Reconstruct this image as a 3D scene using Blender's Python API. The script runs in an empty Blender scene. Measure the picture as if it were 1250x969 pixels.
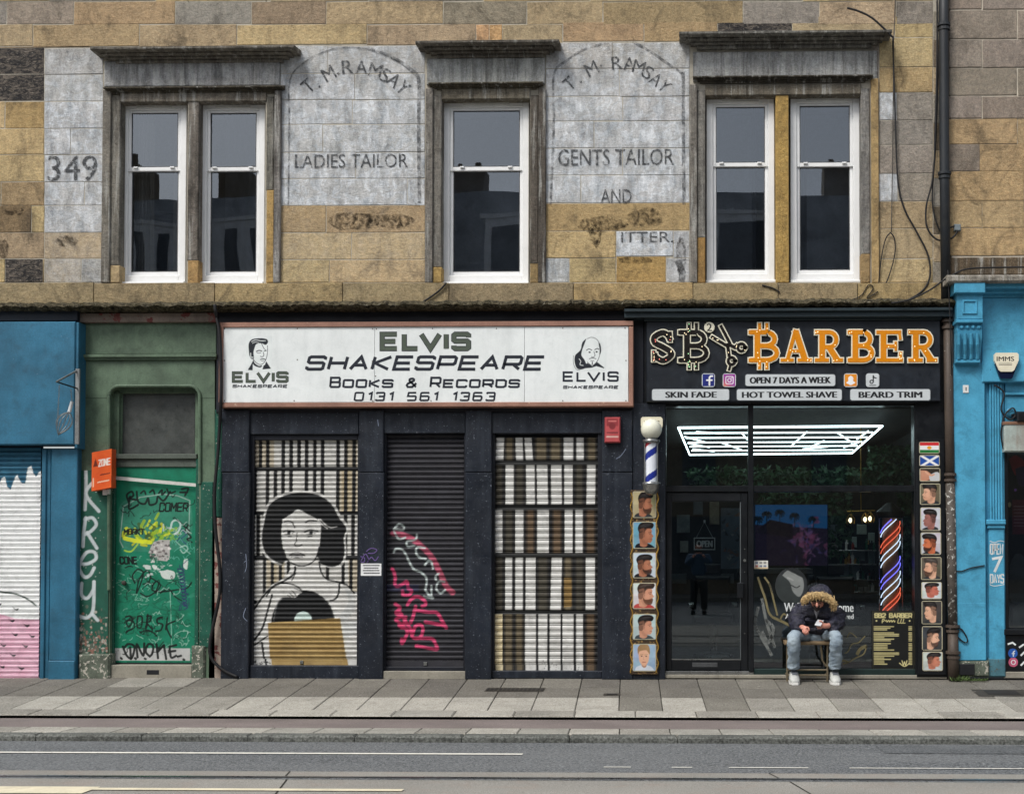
import bpy, math, random
import numpy as np
from mathutils import Vector, Matrix, Euler
R = random.Random(7)
scene = bpy.context.scene
COL = scene.collection
rad = math.radians

# ---------------------------------------------------------------- camera
W0, H0 = 1250.0, 969.0
FPX, DIST, HEYE = 1560.0, 15.0, 1.5
YAW, PITCH = 0.024, 0.024
CX, CY = 853.0 - FPX*math.tan(YAW), 672.0 - FPX*math.tan(PITCH)
cam_d = bpy.data.cameras.new('camera'); cam = bpy.data.objects.new('camera', cam_d); COL.objects.link(cam)
cam.location = (0, -DIST, HEYE); cam.rotation_euler = (math.pi/2+PITCH, 0, YAW)
cam_d.sensor_fit = 'HORIZONTAL'; cam_d.sensor_width = 36; cam_d.lens = FPX/W0*36
cam_d.shift_x = (W0/2-CX)/W0; cam_d.shift_y = (CY-H0/2)/W0
cam_d.clip_start = 0.1; cam_d.clip_end = 2000
scene.camera = cam
# ---------------------------------------------------------------- sky and sun (bright overcast)
SUN_EL, SUN_ROT = 52, 215
wd = bpy.data.worlds.new('World'); scene.world = wd; wd.use_nodes = True
nt = wd.node_tree; nt.nodes.clear()
sk = nt.nodes.new('ShaderNodeTexSky'); sk.sky_type = 'NISHITA'; sk.sun_disc = False
sk.sun_elevation = rad(SUN_EL); sk.sun_rotation = rad(SUN_ROT); sk.air_density = 1.0; sk.dust_density = 3.0
hs = nt.nodes.new('ShaderNodeHueSaturation'); hs.inputs['Saturation'].default_value = 0.42
bgn = nt.nodes.new('ShaderNodeBackground'); bgn.inputs['Strength'].default_value = 0.115
wo = nt.nodes.new('ShaderNodeOutputWorld')
nt.links.new(sk.outputs[0], hs.inputs['Color']); nt.links.new(hs.outputs[0], bgn.inputs[0]); nt.links.new(bgn.outputs[0], wo.inputs[0])
sd = bpy.data.lights.new('sun', 'SUN'); sd.energy = 1.5; sd.angle = rad(18); sd.color = (1, .965, .91)
sun = bpy.data.objects.new('sun', sd); COL.objects.link(sun); sun.location = (-6, -20, 30)
_d = Vector((math.sin(rad(SUN_ROT))*math.cos(rad(SUN_EL)), math.cos(rad(SUN_ROT))*math.cos(rad(SUN_EL)), math.sin(rad(SUN_EL))))
sun.rotation_euler = (-_d).to_track_quat('-Z', 'Y').to_euler()
scene.view_settings.view_transform = 'Standard'; scene.view_settings.look = 'None'
scene.view_settings.exposure = 0.64; scene.view_settings.gamma = 1.0

# ---------------------------------------------------------------- where things stand
RM = Euler((math.pi/2+PITCH, 0, YAW)).to_matrix()
def ray(px, py):
    return RM @ Vector(((px-CX)/FPX, (CY-py)/FPX, -1.0))
def P(px, py, y=0.0):                       # point of the plane at depth y
    d = ray(px, py); t = (y+DIST)/d.y
    return Vector((d.x*t, y, HEYE+d.z*t))
def G(px, py, z):                           # point of the level at height z
    d = ray(px, py); t = (z-HEYE)/d.z
    return Vector((d.x*t, -DIST+d.y*t, z))
def RX(x0, y0, x1, y1, y=0.0):              # x0,z0(bottom),x1,z1(top) in metres
    a, b, c, d = P(x0, y0, y), P(x1, y0, y), P(x0, y1, y), P(x1, y1, y)
    return (a.x+c.x)/2, (c.z+d.z)/2, (b.x+d.x)/2, (a.z+b.z)/2

def S(r, g, b):
    f = lambda c: (c/255/12.92) if c/255 <= .04045 else ((c/255+.055)/1.055)**2.4
    return (f(r), f(g), f(b))

# ---------------------------------------------------------------- things
class Node:
    pass
def thing(name, label, cat, loc=(0, 0, 0), group=None, kind=None):
    o = bpy.data.objects.new(name, None); COL.objects.link(o); o.location = loc
    o.empty_display_size = .1
    tagp(o, label, cat, group, kind)
    return o
def tagp(o, label=None, cat=None, group=None, kind=None):
    if label: o['label'] = label
    if cat: o['category'] = cat
    if group: o['group'] = group
    if kind: o['kind'] = kind
    return o
def wloc(o):
    v = Vector((0, 0, 0))
    while o is not None:
        v += o.location; o = o.parent
    return v
def obj(name, verts, faces, m, parent=None, smooth=False, cols=None, center=True):
    V = np.array(verts, dtype=float).reshape(-1, 3)
    c = (V.min(0)+V.max(0))/2 if center else np.zeros(3)
    me = bpy.data.meshes.new(name)
    me.from_pydata([tuple(v) for v in (V-c)], [], faces)
    if m is not None: me.materials.append(m)
    if smooth: me.polygons.foreach_set('use_smooth', [True]*len(me.polygons))
    if cols is not None:
        a = me.color_attributes.new('Col', 'FLOAT_COLOR', 'POINT')
        cc = np.ones((len(V), 4), dtype=np.float32); cc[:, :3] = cols
        a.data.foreach_set('color', cc.ravel())
    me.update()
    o = bpy.data.objects.new(name, me); COL.objects.link(o)
    o.location = Vector(c)
    if parent is not None:
        o.parent = parent; o.location = Vector(c)-wloc(parent)
    return o
class MB:                                    # collects shapes into one mesh
    def __init__(s): s.v = []; s.f = []; s.k = 0
    def add(s, V, F):
        b = len(s.v); s.v += [tuple(p) for p in V]; s.f += [tuple(i+b for i in f) for f in F]; return s
    def box(s, x0, y0, z0, x1, y1, z1):
        return s.add([(x0,y0,z0),(x1,y0,z0),(x1,y1,z0),(x0,y1,z0),(x0,y0,z1),(x1,y0,z1),(x1,y1,z1),(x0,y1,z1)],
                     [(0,1,5,4),(1,2,6,5),(2,3,7,6),(3,0,4,7),(4,5,6,7),(3,2,1,0)])
    def cbox(s, x0, yf, z0, x1, yb, z1, b=.006):     # box with chamfered front (front = smaller y)
        b = min(b, (x1-x0)*.3, (z1-z0)*.3, (yb-yf)*.5)
        V = [(x0,yb,z0),(x1,yb,z0),(x1,yb,z1),(x0,yb,z1),(x0,yf+b,z0),(x1,yf+b,z0),(x1,yf+b,z1),(x0,yf+b,z1),
             (x0+b,yf,z0+b),(x1-b,yf,z0+b),(x1-b,yf,z1-b),(x0+b,yf,z1-b)]
        Fs = [(3,2,1,0)]
        for i in range(4):
            j = (i+1) % 4
            Fs += [(i, j, 4+j, 4+i), (4+i, 4+j, 8+j, 8+i)]
        Fs.append((8,9,10,11))
        return s.add(V, Fs)
    def tube(s, pts, r, n=6, closed=False, caps=True):
        pts = [Vector(p) for p in pts]; m = len(pts); base = len(s.v)
        up = Vector((.13, .21, .97))
        rr = r if isinstance(r, (list, tuple)) else [r]*m
        for i, p in enumerate(pts):
            if closed: t = pts[(i+1) % m]-pts[i-1]
            else: t = pts[min(i+1, m-1)]-pts[max(i-1, 0)]
            t.normalize()
            a = t.cross(up)
            if a.length < .05: a = t.cross(Vector((1, 0, 0)))
            a.normalize(); b = t.cross(a)
            for k in range(n):
                an = 2*math.pi*k/n
                s.v.append(tuple(p+a*(math.cos(an)*rr[i])+b*(math.sin(an)*rr[i])))
        for i in range(m if closed else m-1):
            i2 = (i+1) % m
            for k in range(n):
                k2 = (k+1) % n
                s.f.append((base+i*n+k, base+i2*n+k, base+i2*n+k2, base+i*n+k2))
        if caps and not closed:
            s.f.append(tuple(base+k for k in range(n))); s.f.append(tuple(base+(m-1)*n+k for k in reversed(range(n))))
        return s
    def lathe(s, prof, c, n=16, axis='z'):           # prof: (r, h)
        base = len(s.v)
        for r, h in prof:
            for k in range(n):
                a = 2*math.pi*k/n
                if axis == 'z': s.v.append((c[0]+r*math.cos(a), c[1]+r*math.sin(a), c[2]+h))
                else: s.v.append((c[0]+r*math.cos(a), c[1]+h, c[2]+r*math.sin(a)))
        for i in range(len(prof)-1):
            for k in range(n):
                k2 = (k+1) % n
                s.f.append((base+i*n+k, base+i*n+k2, base+(i+1)*n+k2, base+(i+1)*n+k))
        s.f.append(tuple(base+k for k in reversed(range(n)))); s.f.append(tuple(base+(len(prof)-1)*n+k for k in range(n)))
        return s
    def prof(s, pts, x0, x1):                        # closed profile of (y, z) swept along x
        n = len(pts)
        V = [(x0, y, z) for y, z in pts]+[(x1, y, z) for y, z in pts]
        Fs = [(i, (i+1) % n, n+(i+1) % n, n+i) for i in range(n)]+[tuple(range(n-1, -1, -1)), tuple(range(n, 2*n))]
        return s.add(V, Fs)
    def prism(s, poly, yf, yb):                      # poly of (x, z), front yf
        n = len(poly)
        V = [(x, yf, z) for x, z in poly]+[(x, yb, z) for x, z in poly]
        Fs = [tuple(range(n)), tuple(range(2*n-1, n-1, -1))]+[(i, n+i, n+(i+1) % n, (i+1) % n) for i in range(n)]
        return s.add(V, Fs)
    def ribbon(s, pts, w, y, pxs=True, closed=False):         # flat stroke on plane y; pts in photo pixels
        if pxs: pts = [P(a, b, y) for a, b in pts]; pts = [(p.x, p.z) for p in pts]
        L, Rr = offset(pts, w/2, closed)
        n = len(L); base = len(s.v)
        for a, b in zip(L, Rr): s.v += [(a[0], y, a[1]), (b[0], y, b[1])]
        for i in range(n if closed else n-1):
            j = (i+1) % n
            s.f.append((base+2*i, base+2*j, base+2*j+1, base+2*i+1))
        return s
    def slab_ribbon(s, pts, w, yf, yb, closed=False, ext=0):  # stroke with real depth; pts in photo pixels
        q = [P(a, b, yf) for a, b in pts]; q = [(p.x, p.z) for p in q]
        if ext and not closed:
            a = Vector(q[0])-Vector(q[1]); a.normalize(); q[0] = tuple(Vector(q[0])+a*ext)
            a = Vector(q[-1])-Vector(q[-2]); a.normalize(); q[-1] = tuple(Vector(q[-1])+a*ext)
        L, Rr = offset(q, w/2, closed)
        n = len(L); base = len(s.v)
        for a, b in zip(L, Rr): s.v += [(a[0], yf, a[1]), (b[0], yf, b[1]), (a[0], yb, a[1]), (b[0], yb, b[1])]
        for i in range(n if closed else n-1):
            j = (i+1) % n; A = base+4*i; B = base+4*j
            s.f += [(A, B, B+1, A+1), (A, A+2, B+2, B), (A+1, B+1, B+3, A+3)]
        if not closed:
            A = base; B = base+4*(n-1)
            s.f += [(A, A+1, A+3, A+2), (B+1, B, B+2, B+3)]
        return s
    def build(s, name, m, parent=None, smooth=False):
        return obj(name, s.v, s.f, m, parent, smooth)
def offset(pts, h, closed=False):
    n = len(pts); L = []; Rr = []
    for i in range(n):
        p = Vector(pts[i][:2])
        a = Vector(pts[i-1][:2]) if (i > 0 or closed) else None
        b = Vector(pts[(i+1) % n][:2]) if (i < n-1 or closed) else None
        d1 = (p-a).normalized() if a is not None and (p-a).length > 1e-9 else None
        d2 = (b-p).normalized() if b is not None and (b-p).length > 1e-9 else None
        if d1 is None: d1 = d2
        if d2 is None: d2 = d1
        if d1 is None: d1 = d2 = Vector((1, 0))
        n1 = Vector((-d1.y, d1.x)); n2 = Vector((-d2.y, d2.x)); m = n1+n2
        if m.length < .2: m = n1*1.0; k = 1
        else:
            m.normalize(); k = 1/max(.45, m.dot(n1))
        L.append(tuple(p+m*(h*k))); Rr.append(tuple(p-m*(h*k)))
    return L, Rr
def box(name, m, parent, x0, y0, x1, y1, yf, yb, b=.006):   # box from photo pixels of its front face
    a = RX(x0, y0, x1, y1, yf)
    return MB().cbox(a[0], yf, a[1], a[2], yb, a[3], b).build(name, m, parent)

def arc(cx, cy, rx, ry, a0, a1, n=12):
    return [(cx+rx*math.cos(rad(a0+(a1-a0)*i/n)), cy-ry*math.sin(rad(a0+(a1-a0)*i/n))) for i in range(n+1)]
def spline(pts, k=6):
    out = []; n = len(pts); P4 = [pts[0]]+list(pts)+[pts[-1]]
    for i in range(n-1):
        a, b, c, d = [np.array(q, float) for q in P4[i:i+4]]
        for j in range(k):
            t = j/k
            out.append(tuple(.5*((2*b)+(-a+c)*t+(2*a-5*b+4*c-d)*t*t+(-a+3*b-3*c+d)*t**3)))
    out.append(tuple(float(q) for q in pts[-1])); return out

# ---------------------------------------------------------------- materials
MATS = {}
def newmat(name):
    m = bpy.data.materials.new(name); m.use_nodes = True; m.node_tree.nodes.clear(); return m
class NB:
    def __init__(s, m): s.nt = m.node_tree; s.pos = None
    def n(s, t, **kw):
        x = s.nt.nodes.new(t)
        for k, v in kw.items():
            if k.startswith('i_'): x.inputs[k[2:].replace('_', ' ')].default_value = v
            else: setattr(x, k, v)
        return x
    def l(s, a, b): s.nt.links.new(a, b)
    def P(s):
        if s.pos is None: s.pos = s.n('ShaderNodeNewGeometry').outputs['Position']
        return s.pos
    def noise(s, scale, detail=4, rough=.55, sx=1, sy=1, sz=1, dist=0, vec=None):
        mp = s.n('ShaderNodeMapping'); mp.inputs['Scale'].default_value = (sx, sy, sz)
        s.l(vec if vec is not None else s.P(), mp.inputs['Vector'])
        t = s.n('ShaderNodeTexNoise'); t.inputs['Scale'].default_value = scale; t.inputs['Detail'].default_value = detail
        t.inputs['Roughness'].default_value = rough; t.inputs['Distortion'].default_value = dist
        s.l(mp.outputs[0], t.inputs['Vector']); return t.outputs['Fac']
    def ramp(s, fac, a, b, ca=(0, 0, 0, 1), cb=(1, 1, 1, 1)):
        r = s.n('ShaderNodeMapRange'); r.inputs['From Min'].default_value = a; r.inputs['From Max'].default_value = b
        s.l(fac, r.inputs['Value']); return r.outputs[0]
    def mix(s, fac, a, b, bt='MIX'):
        x = s.n('ShaderNodeMix', data_type='RGBA', blend_type=bt)
        for inp, v in ((x.inputs[0], fac), (x.inputs[6], a), (x.inputs[7], b)):
            if isinstance(v, (int, float)): inp.default_value = v
            elif isinstance(v, tuple): inp.default_value = (*v[:3], 1)
            else: s.l(v, inp)
        return x.outputs[2]
    def math(s, op, a, b=0):
        x = s.n('ShaderNodeMath', operation=op)
        for inp, v in ((x.inputs[0], a), (x.inputs[1], b)):
            if isinstance(v, (int, float)): inp.default_value = v
            else: s.l(v, inp)
        return x.outputs[0]
    def finish(s, col, rough=.7, bump=None, bs=.3, bd=.01, metal=0, spec=.5, coat=0, trans=None):
        p = s.n('ShaderNodeBsdfPrincipled')
        if isinstance(col, tuple): p.inputs['Base Color'].default_value = (*col[:3], 1)
        else: s.l(col, p.inputs['Base Color'])
        if isinstance(rough, (int, float)): p.inputs['Roughness'].default_value = rough
        else: s.l(rough, p.inputs['Roughness'])
        p.inputs['Metallic'].default_value = metal; p.inputs['Specular IOR Level'].default_value = spec
        p.inputs['Coat Weight'].default_value = coat
        if bump is not None:
            b = s.n('ShaderNodeBump'); b.inputs['Strength'].default_value = bs; b.inputs['Distance'].default_value = bd
            s.l(bump, b.inputs['Height']); s.l(b.outputs[0], p.inputs['Normal'])
        o = s.n('ShaderNodeOutputMaterial')
        sh = p.outputs[0]
        if trans is not None:
            t = s.n('ShaderNodeBsdfTransparent'); mx = s.n('ShaderNodeMixShader')
            s.l(trans, mx.inputs[0]); s.l(t.outputs[0], mx.inputs[1]); s.l(sh, mx.inputs[2]); sh = mx.outputs[0]
        s.l(sh, o.inputs[0]); return p
def paint(name, col, rough=.5, var=.25, scale=3.0, grime=.25, grimecol=(.02, .02, .02), chips=0, chipcol=(.5, .48, .42),
          chipscale=22, bump=.15, bd=.004, metal=0, spec=.4, streak=.0, streakcol=None, fine=60, finevar=.12):
    """painted or plain surface: broad fading, vertical streaks, grime, chips, fine grain"""
    if name in MATS: return MATS[name]
    m = newmat(name); b = NB(m)
    n1 = b.ramp(b.noise(scale, 6, .6), .3, .7)
    dark = tuple(c*(1-var) for c in col); light = tuple(min(.9, c*(1+var*.8)) for c in col)
    c = b.mix(n1, dark, light)
    n2 = b.noise(fine, 3, .6)
    c = b.mix(finevar, c, b.mix(b.ramp(n2, .35, .65), (0, 0, 0), (1, 1, 1)), 'SOFT_LIGHT') if finevar else c
    if grime:
        g = b.math('MULTIPLY', b.ramp(b.noise(scale*1.7+2, 8, .7, dist=.6), .5, .78), grime)
        c = b.mix(g, c, grimecol)
    if streak:
        g = b.math('MULTIPLY', b.ramp(b.noise(9, 6, .65, 1.0, 1.0, .1), .48, .72), streak)
        c = b.mix(g, c, streakcol or grimecol)
    if chips:
        thr = 1-chips-(.075 if chips < .3 else .0); k = b.ramp(b.noise(chipscale, 5, .6, dist=.3), thr, thr+.02)
        c = b.mix(k, c, chipcol)
    ro = b.ramp(b.noise(scale*4, 5), .2, .8)
    ro = b.math('ADD', b.math('MULTIPLY', ro, .22), rough-.11)
    h = b.math('ADD', b.noise(fine, 4, .7), b.math('MULTIPLY', b.noise(scale*3, 5), 1.5))
    b.finish(c, ro, h, bump, bd, metal, spec)
    MATS[name] = m; return m
def stone_mat(name, streaky=0.0, bumps=.5):
    m = newmat(name); b = NB(m)
    oi = b.n('ShaderNodeObjectInfo')
    base = oi.outputs['Color']; ww = oi.outputs['Alpha']
    n1 = b.noise(2.2, 8, .65, dist=.5); n2 = b.noise(14, 8, .7, 1, 1, 1.6); n3 = b.noise(90, 3, .7); n4 = b.noise(5, 10, .75, 1, 1, .45, dist=1.2)
    n0 = b.ramp(b.noise(.55, 5, .6, dist=.6), .35, .65)
    c = b.mix(b.math('MULTIPLY', b.ramp(n1, .34, .66), .55), base, b.mix(1.0, base, (.55, .54, .56), 'MULTIPLY'))
    c = b.mix(b.math('MULTIPLY', b.ramp(n2, .44, .7), .55), c, b.mix(1.0, base, (1.5, 1.42, 1.36), 'MULTIPLY'))
    c = b.mix(b.math('MULTIPLY', b.ramp(n4, .47, .72), b.math('ADD', .26, b.math('MULTIPLY', n0, .5))), c, S(52, 48, 42))
    c = b.mix(b.math('MULTIPLY', b.ramp(b.noise(1.7, 7, .7, 1, 1, .8, dist=.9), .54, .68), .62), c, S(56, 52, 46))
    c = b.mix(b.math('MULTIPLY', b.ramp(b.noise(26, 6, .7, dist=1.0), .6, .68), .55), c, S(52, 46, 38))           # soot and weathering
    wm = b.math('MULTIPLY', b.math('MAXIMUM', b.math('MULTIPLY', b.ramp(b.noise(7, 10, .75, dist=.8), .34, .54), b.ramp(b.noise(2.3, 6, .7), .2, .42)), .68), ww)
    white = b.mix(b.ramp(b.noise(6, 8, .7, 1.3, 1, .5), .36, .64), S(150, 157, 163), S(228, 232, 235))
    c = b.mix(wm, c, white)
    if streaky:
        k = b.math('MULTIPLY', b.ramp(b.noise(8, 8, .68, 1.6, 1, .13, dist=.3), .44, .66), streaky)
        c = b.mix(k, c, S(40, 38, 35))
        k = b.math('MULTIPLY', b.ramp(b.noise(11, 8, .68, 1.6, 1, .1, dist=.3), .54, .64), streaky*.9)
        c = b.mix(k, c, S(184, 184, 178))
    c = b.mix(.32, c, b.mix(b.ramp(n3, .3, .7), (0, 0, 0), (1, 1, 1)), 'SOFT_LIGHT')
    n6 = b.noise(38, 4, .75)
    c = b.mix(.3, c, b.mix(b.ramp(n6, .34, .64), (.15, .15, .15), (.9, .9, .9)), 'SOFT_LIGHT')
    h = b.math('ADD', n3, b.math('MULTIPLY', n2, 2.5))
    b.finish(c, .9, h, bumps, .014, 0, .2)
    MATS[name] = m; return m
def emit(name, col, st):
    m = newmat(name); b = NB(m); e = b.n('ShaderNodeEmission'); e.inputs[0].default_value = (*col, 1); e.inputs[1].default_value = st
    o = b.n('ShaderNodeOutputMaterial'); b.l(e.outputs[0], o.inputs[0]); return m
def glass_mat(name, tint, ior=1.5, rough=0.0, wave=0.0):
    m = newmat(name); b = NB(m)
    t = b.n('ShaderNodeBsdfTransparent'); t.inputs[0].default_value = (*tint, 1)
    g = b.n('ShaderNodeBsdfGlossy'); g.inputs['Roughness'].default_value = rough; g.inputs[0].default_value = (.86, .93, 1, 1)
    f = b.n('ShaderNodeFresnel'); f.inputs[0].default_value = ior
    if wave:
        bp = b.n('ShaderNodeBump'); bp.inputs['Strength'].default_value = wave; bp.inputs['Distance'].default_value = .02
        b.l(b.noise(1.2, 1, .3), bp.inputs['Height']); b.l(bp.outputs[0], g.inputs['Normal']); b.l(bp.outputs[0], f.inputs['Normal'])
    x = b.n('ShaderNodeMixShader'); b.l(f.outputs[0], x.inputs[0]); b.l(t.outputs[0], x.inputs[1]); b.l(g.outputs[0], x.inputs[2])
    o = b.n('ShaderNodeOutputMaterial'); b.l(x.outputs[0], o.inputs[0]); return m
def printed(name, rough=.5, grime=.15, chips=0, bump=.1, spec=.4, alpha=False, chipcol=(.3, .3, .28)):
    m = newmat(name); b = NB(m)
    a = b.n('ShaderNodeVertexColor'); a.layer_name = 'Col'
    c = a.outputs['Color']
    c = b.mix(.25, c, b.mix(b.ramp(b.noise(8, 6, .6), .3, .7), (0, 0, 0), (1, 1, 1)), 'SOFT_LIGHT')
    if grime: c = b.mix(b.math('MULTIPLY', b.ramp(b.noise(5, 9, .72, dist=.7), .5, .75), grime), c, (.03, .03, .028))
    if chips: c = b.mix(b.ramp(b.noise(26, 5, .65, dist=.3), 1-chips, 1-chips+.02), c, chipcol)
    b.finish(c, rough, b.noise(70, 4, .7), bump, .003, 0, spec)
    return m
def faded(name, col, cover=.5, sc=14, dens=.88):
    """old sign paint worn off in patches"""
    m = newmat(name); b = NB(m)
    k = b.ramp(b.noise(sc, 8, .7, dist=.5), cover-.12, cover+.12)
    k = b.math('MULTIPLY', k, dens)
    b.finish(b.mix(b.noise(30, 4), tuple(c*.75 for c in col), tuple(c*1.3 for c in col)), .9, None, trans=k, spec=.1)
    return m

# ---------------------------------------------------------------- flat print: a small painter whose canvas becomes coloured panels
class Canvas:
    def __init__(s, x0, y0, x1, y1, col, ss=4):
        s.x0, s.y0, s.x1, s.y1, s.ss = x0, y0, x1, y1, ss
        s.w, s.h = int(math.ceil((x1-x0)*ss)), int(math.ceil((y1-y0)*ss))
        s.a = np.zeros((s.h, s.w, 3), np.float32); s.a[:] = col
    def _bb(s, xs, ys, m=0):
        i0 = max(0, int((min(xs)-m-s.x0)*s.ss)-1); i1 = min(s.w, int((max(xs)+m-s.x0)*s.ss)+2)
        j0 = max(0, int((min(ys)-m-s.y0)*s.ss)-1); j1 = min(s.h, int((max(ys)+m-s.y0)*s.ss)+2)
        if i1 <= i0 or j1 <= j0: return None
        X = s.x0+(np.arange(i0, i1)+.5)/s.ss; Y = s.y0+(np.arange(j0, j1)+.5)/s.ss
        X, Y = np.meshgrid(X, Y); return i0, i1, j0, j1, X, Y
    def _put(s, bb, mask, col, al=1.0):
        i0, i1, j0, j1 = bb[:4]; v = s.a[j0:j1, i0:i1]
        k = (mask.astype(np.float32)*al)[..., None]
        v[:] = v*(1-k)+np.array(col, np.float32)*k
    def poly(s, pts, col, al=1.0):
        bb = s._bb([p[0] for p in pts], [p[1] for p in pts])
        if bb is None: return s
        X, Y = bb[4:]; m = np.zeros(X.shape, bool); n = len(pts)
        for i in range(n):
            x1, y1 = pts[i][:2]; x2, y2 = pts[(i+1) % n][:2]
            if y1 == y2: continue
            c = ((y1 > Y) != (y2 > Y)) & (X < (x2-x1)*(Y-y1)/(y2-y1)+x1); m ^= c
        s._put(bb, m, col, al); return s
    def line(s, pts, w, col, al=1.0, soft=0):
        if len(pts) == 1: pts = [pts[0], (pts[0][0]+.01, pts[0][1])]
        bb = s._bb([p[0] for p in pts], [p[1] for p in pts], w/2+soft)
        if bb is None: return s
        X, Y = bb[4:]; D = np.full(X.shape, 1e9)
        for (x1, y1), (x2, y2) in zip(pts[:-1], pts[1:]):
            dx, dy = x2-x1, y2-y1; L = dx*dx+dy*dy+1e-9
            t = np.clip(((X-x1)*dx+(Y-y1)*dy)/L, 0, 1)
            D = np.minimum(D, (X-x1-t*dx)**2+(Y-y1-t*dy)**2)
        D = np.sqrt(D)
        m = np.clip((w/2+soft-D)/soft, 0, 1) if soft else (D < w/2)
        s._put(bb, m, col, al); return s
    def curve(s, pts, w, col, al=1.0, soft=0): return s.line(spline(pts), w, col, al, soft)
    def blob(s, pts, col, al=1.0): return s.poly(spline(list(pts)+[pts[0]]), col, al)
    def ell(s, cx, cy, rx, ry, col, al=1.0):
        bb = s._bb([cx-rx, cx+rx], [cy-ry, cy+ry])
        if bb is None: return s
        X, Y = bb[4:]; s._put(bb, ((X-cx)/rx)**2+((Y-cy)/ry)**2 < 1, col, al); return s
    def rect(s, x0, y0, x1, y1, col, al=1.0): return s.poly([(x0, y0), (x1, y0), (x1, y1), (x0, y1)], col, al)
    def text(s, t, x0, y0, x1, y1, w, col, slant=0, al=1.0):
        for st in glyphs(t, x0, y0, x1, y1, slant): s.line(st, w, col, al)
        return s
    def at(s, X, Y):
        k = max(1, s.ss//3); A = s.a
        if not hasattr(s, 'bl'):
            B = np.zeros_like(A); n = 0
            for dj in range(-k, k+1):
                for di in range(-k, k+1):
                    B += np.roll(np.roll(A, dj, 0), di, 1) if False else A[np.clip(np.arange(s.h)+dj, 0, s.h-1)][:, np.clip(np.arange(s.w)+di, 0, s.w-1)]; n += 1
            s.bl = B/n
        i = np.clip(((X-s.x0)*s.ss).astype(int), 0, s.w-1); j = np.clip(((Y-s.y0)*s.ss).astype(int), 0, s.h-1)
        return s.bl[j, i]
def panel(name, cv, m, parent, yf, res=1.6, thick=0.0, rect=None):
    """a flat print lying at depth yf, its colours one per grid point"""
    x0, y0, x1, y1 = rect or (cv.x0, cv.y0, cv.x1, cv.y1)
    a = RX(x0, y0, x1, y1, yf)
    nx, ny = max(2, int((x1-x0)*res)), max(2, int((y1-y0)*res))
    u = np.linspace(0, 1, nx+1); v = np.linspace(0, 1, ny+1)
    U, Vv = np.meshgrid(u, v)
    V = np.stack([a[0]+U*(a[2]-a[0]), np.full(U.shape, yf), a[3]+Vv*(a[1]-a[3])], -1).reshape(-1, 3)
    cols = cv.at(x0+U*(x1-x0), y0+Vv*(y1-y0)).reshape(-1, 3)
    idx = np.arange((nx+1)*(ny+1)).reshape(ny+1, nx+1)
    F = np.stack([idx[1:, :-1], idx[1:, 1:], idx[:-1, 1:], idx[:-1, :-1]], -1).reshape(-1, 4).tolist()
    return obj(name, V, F, m, parent, cols=cols)

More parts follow.
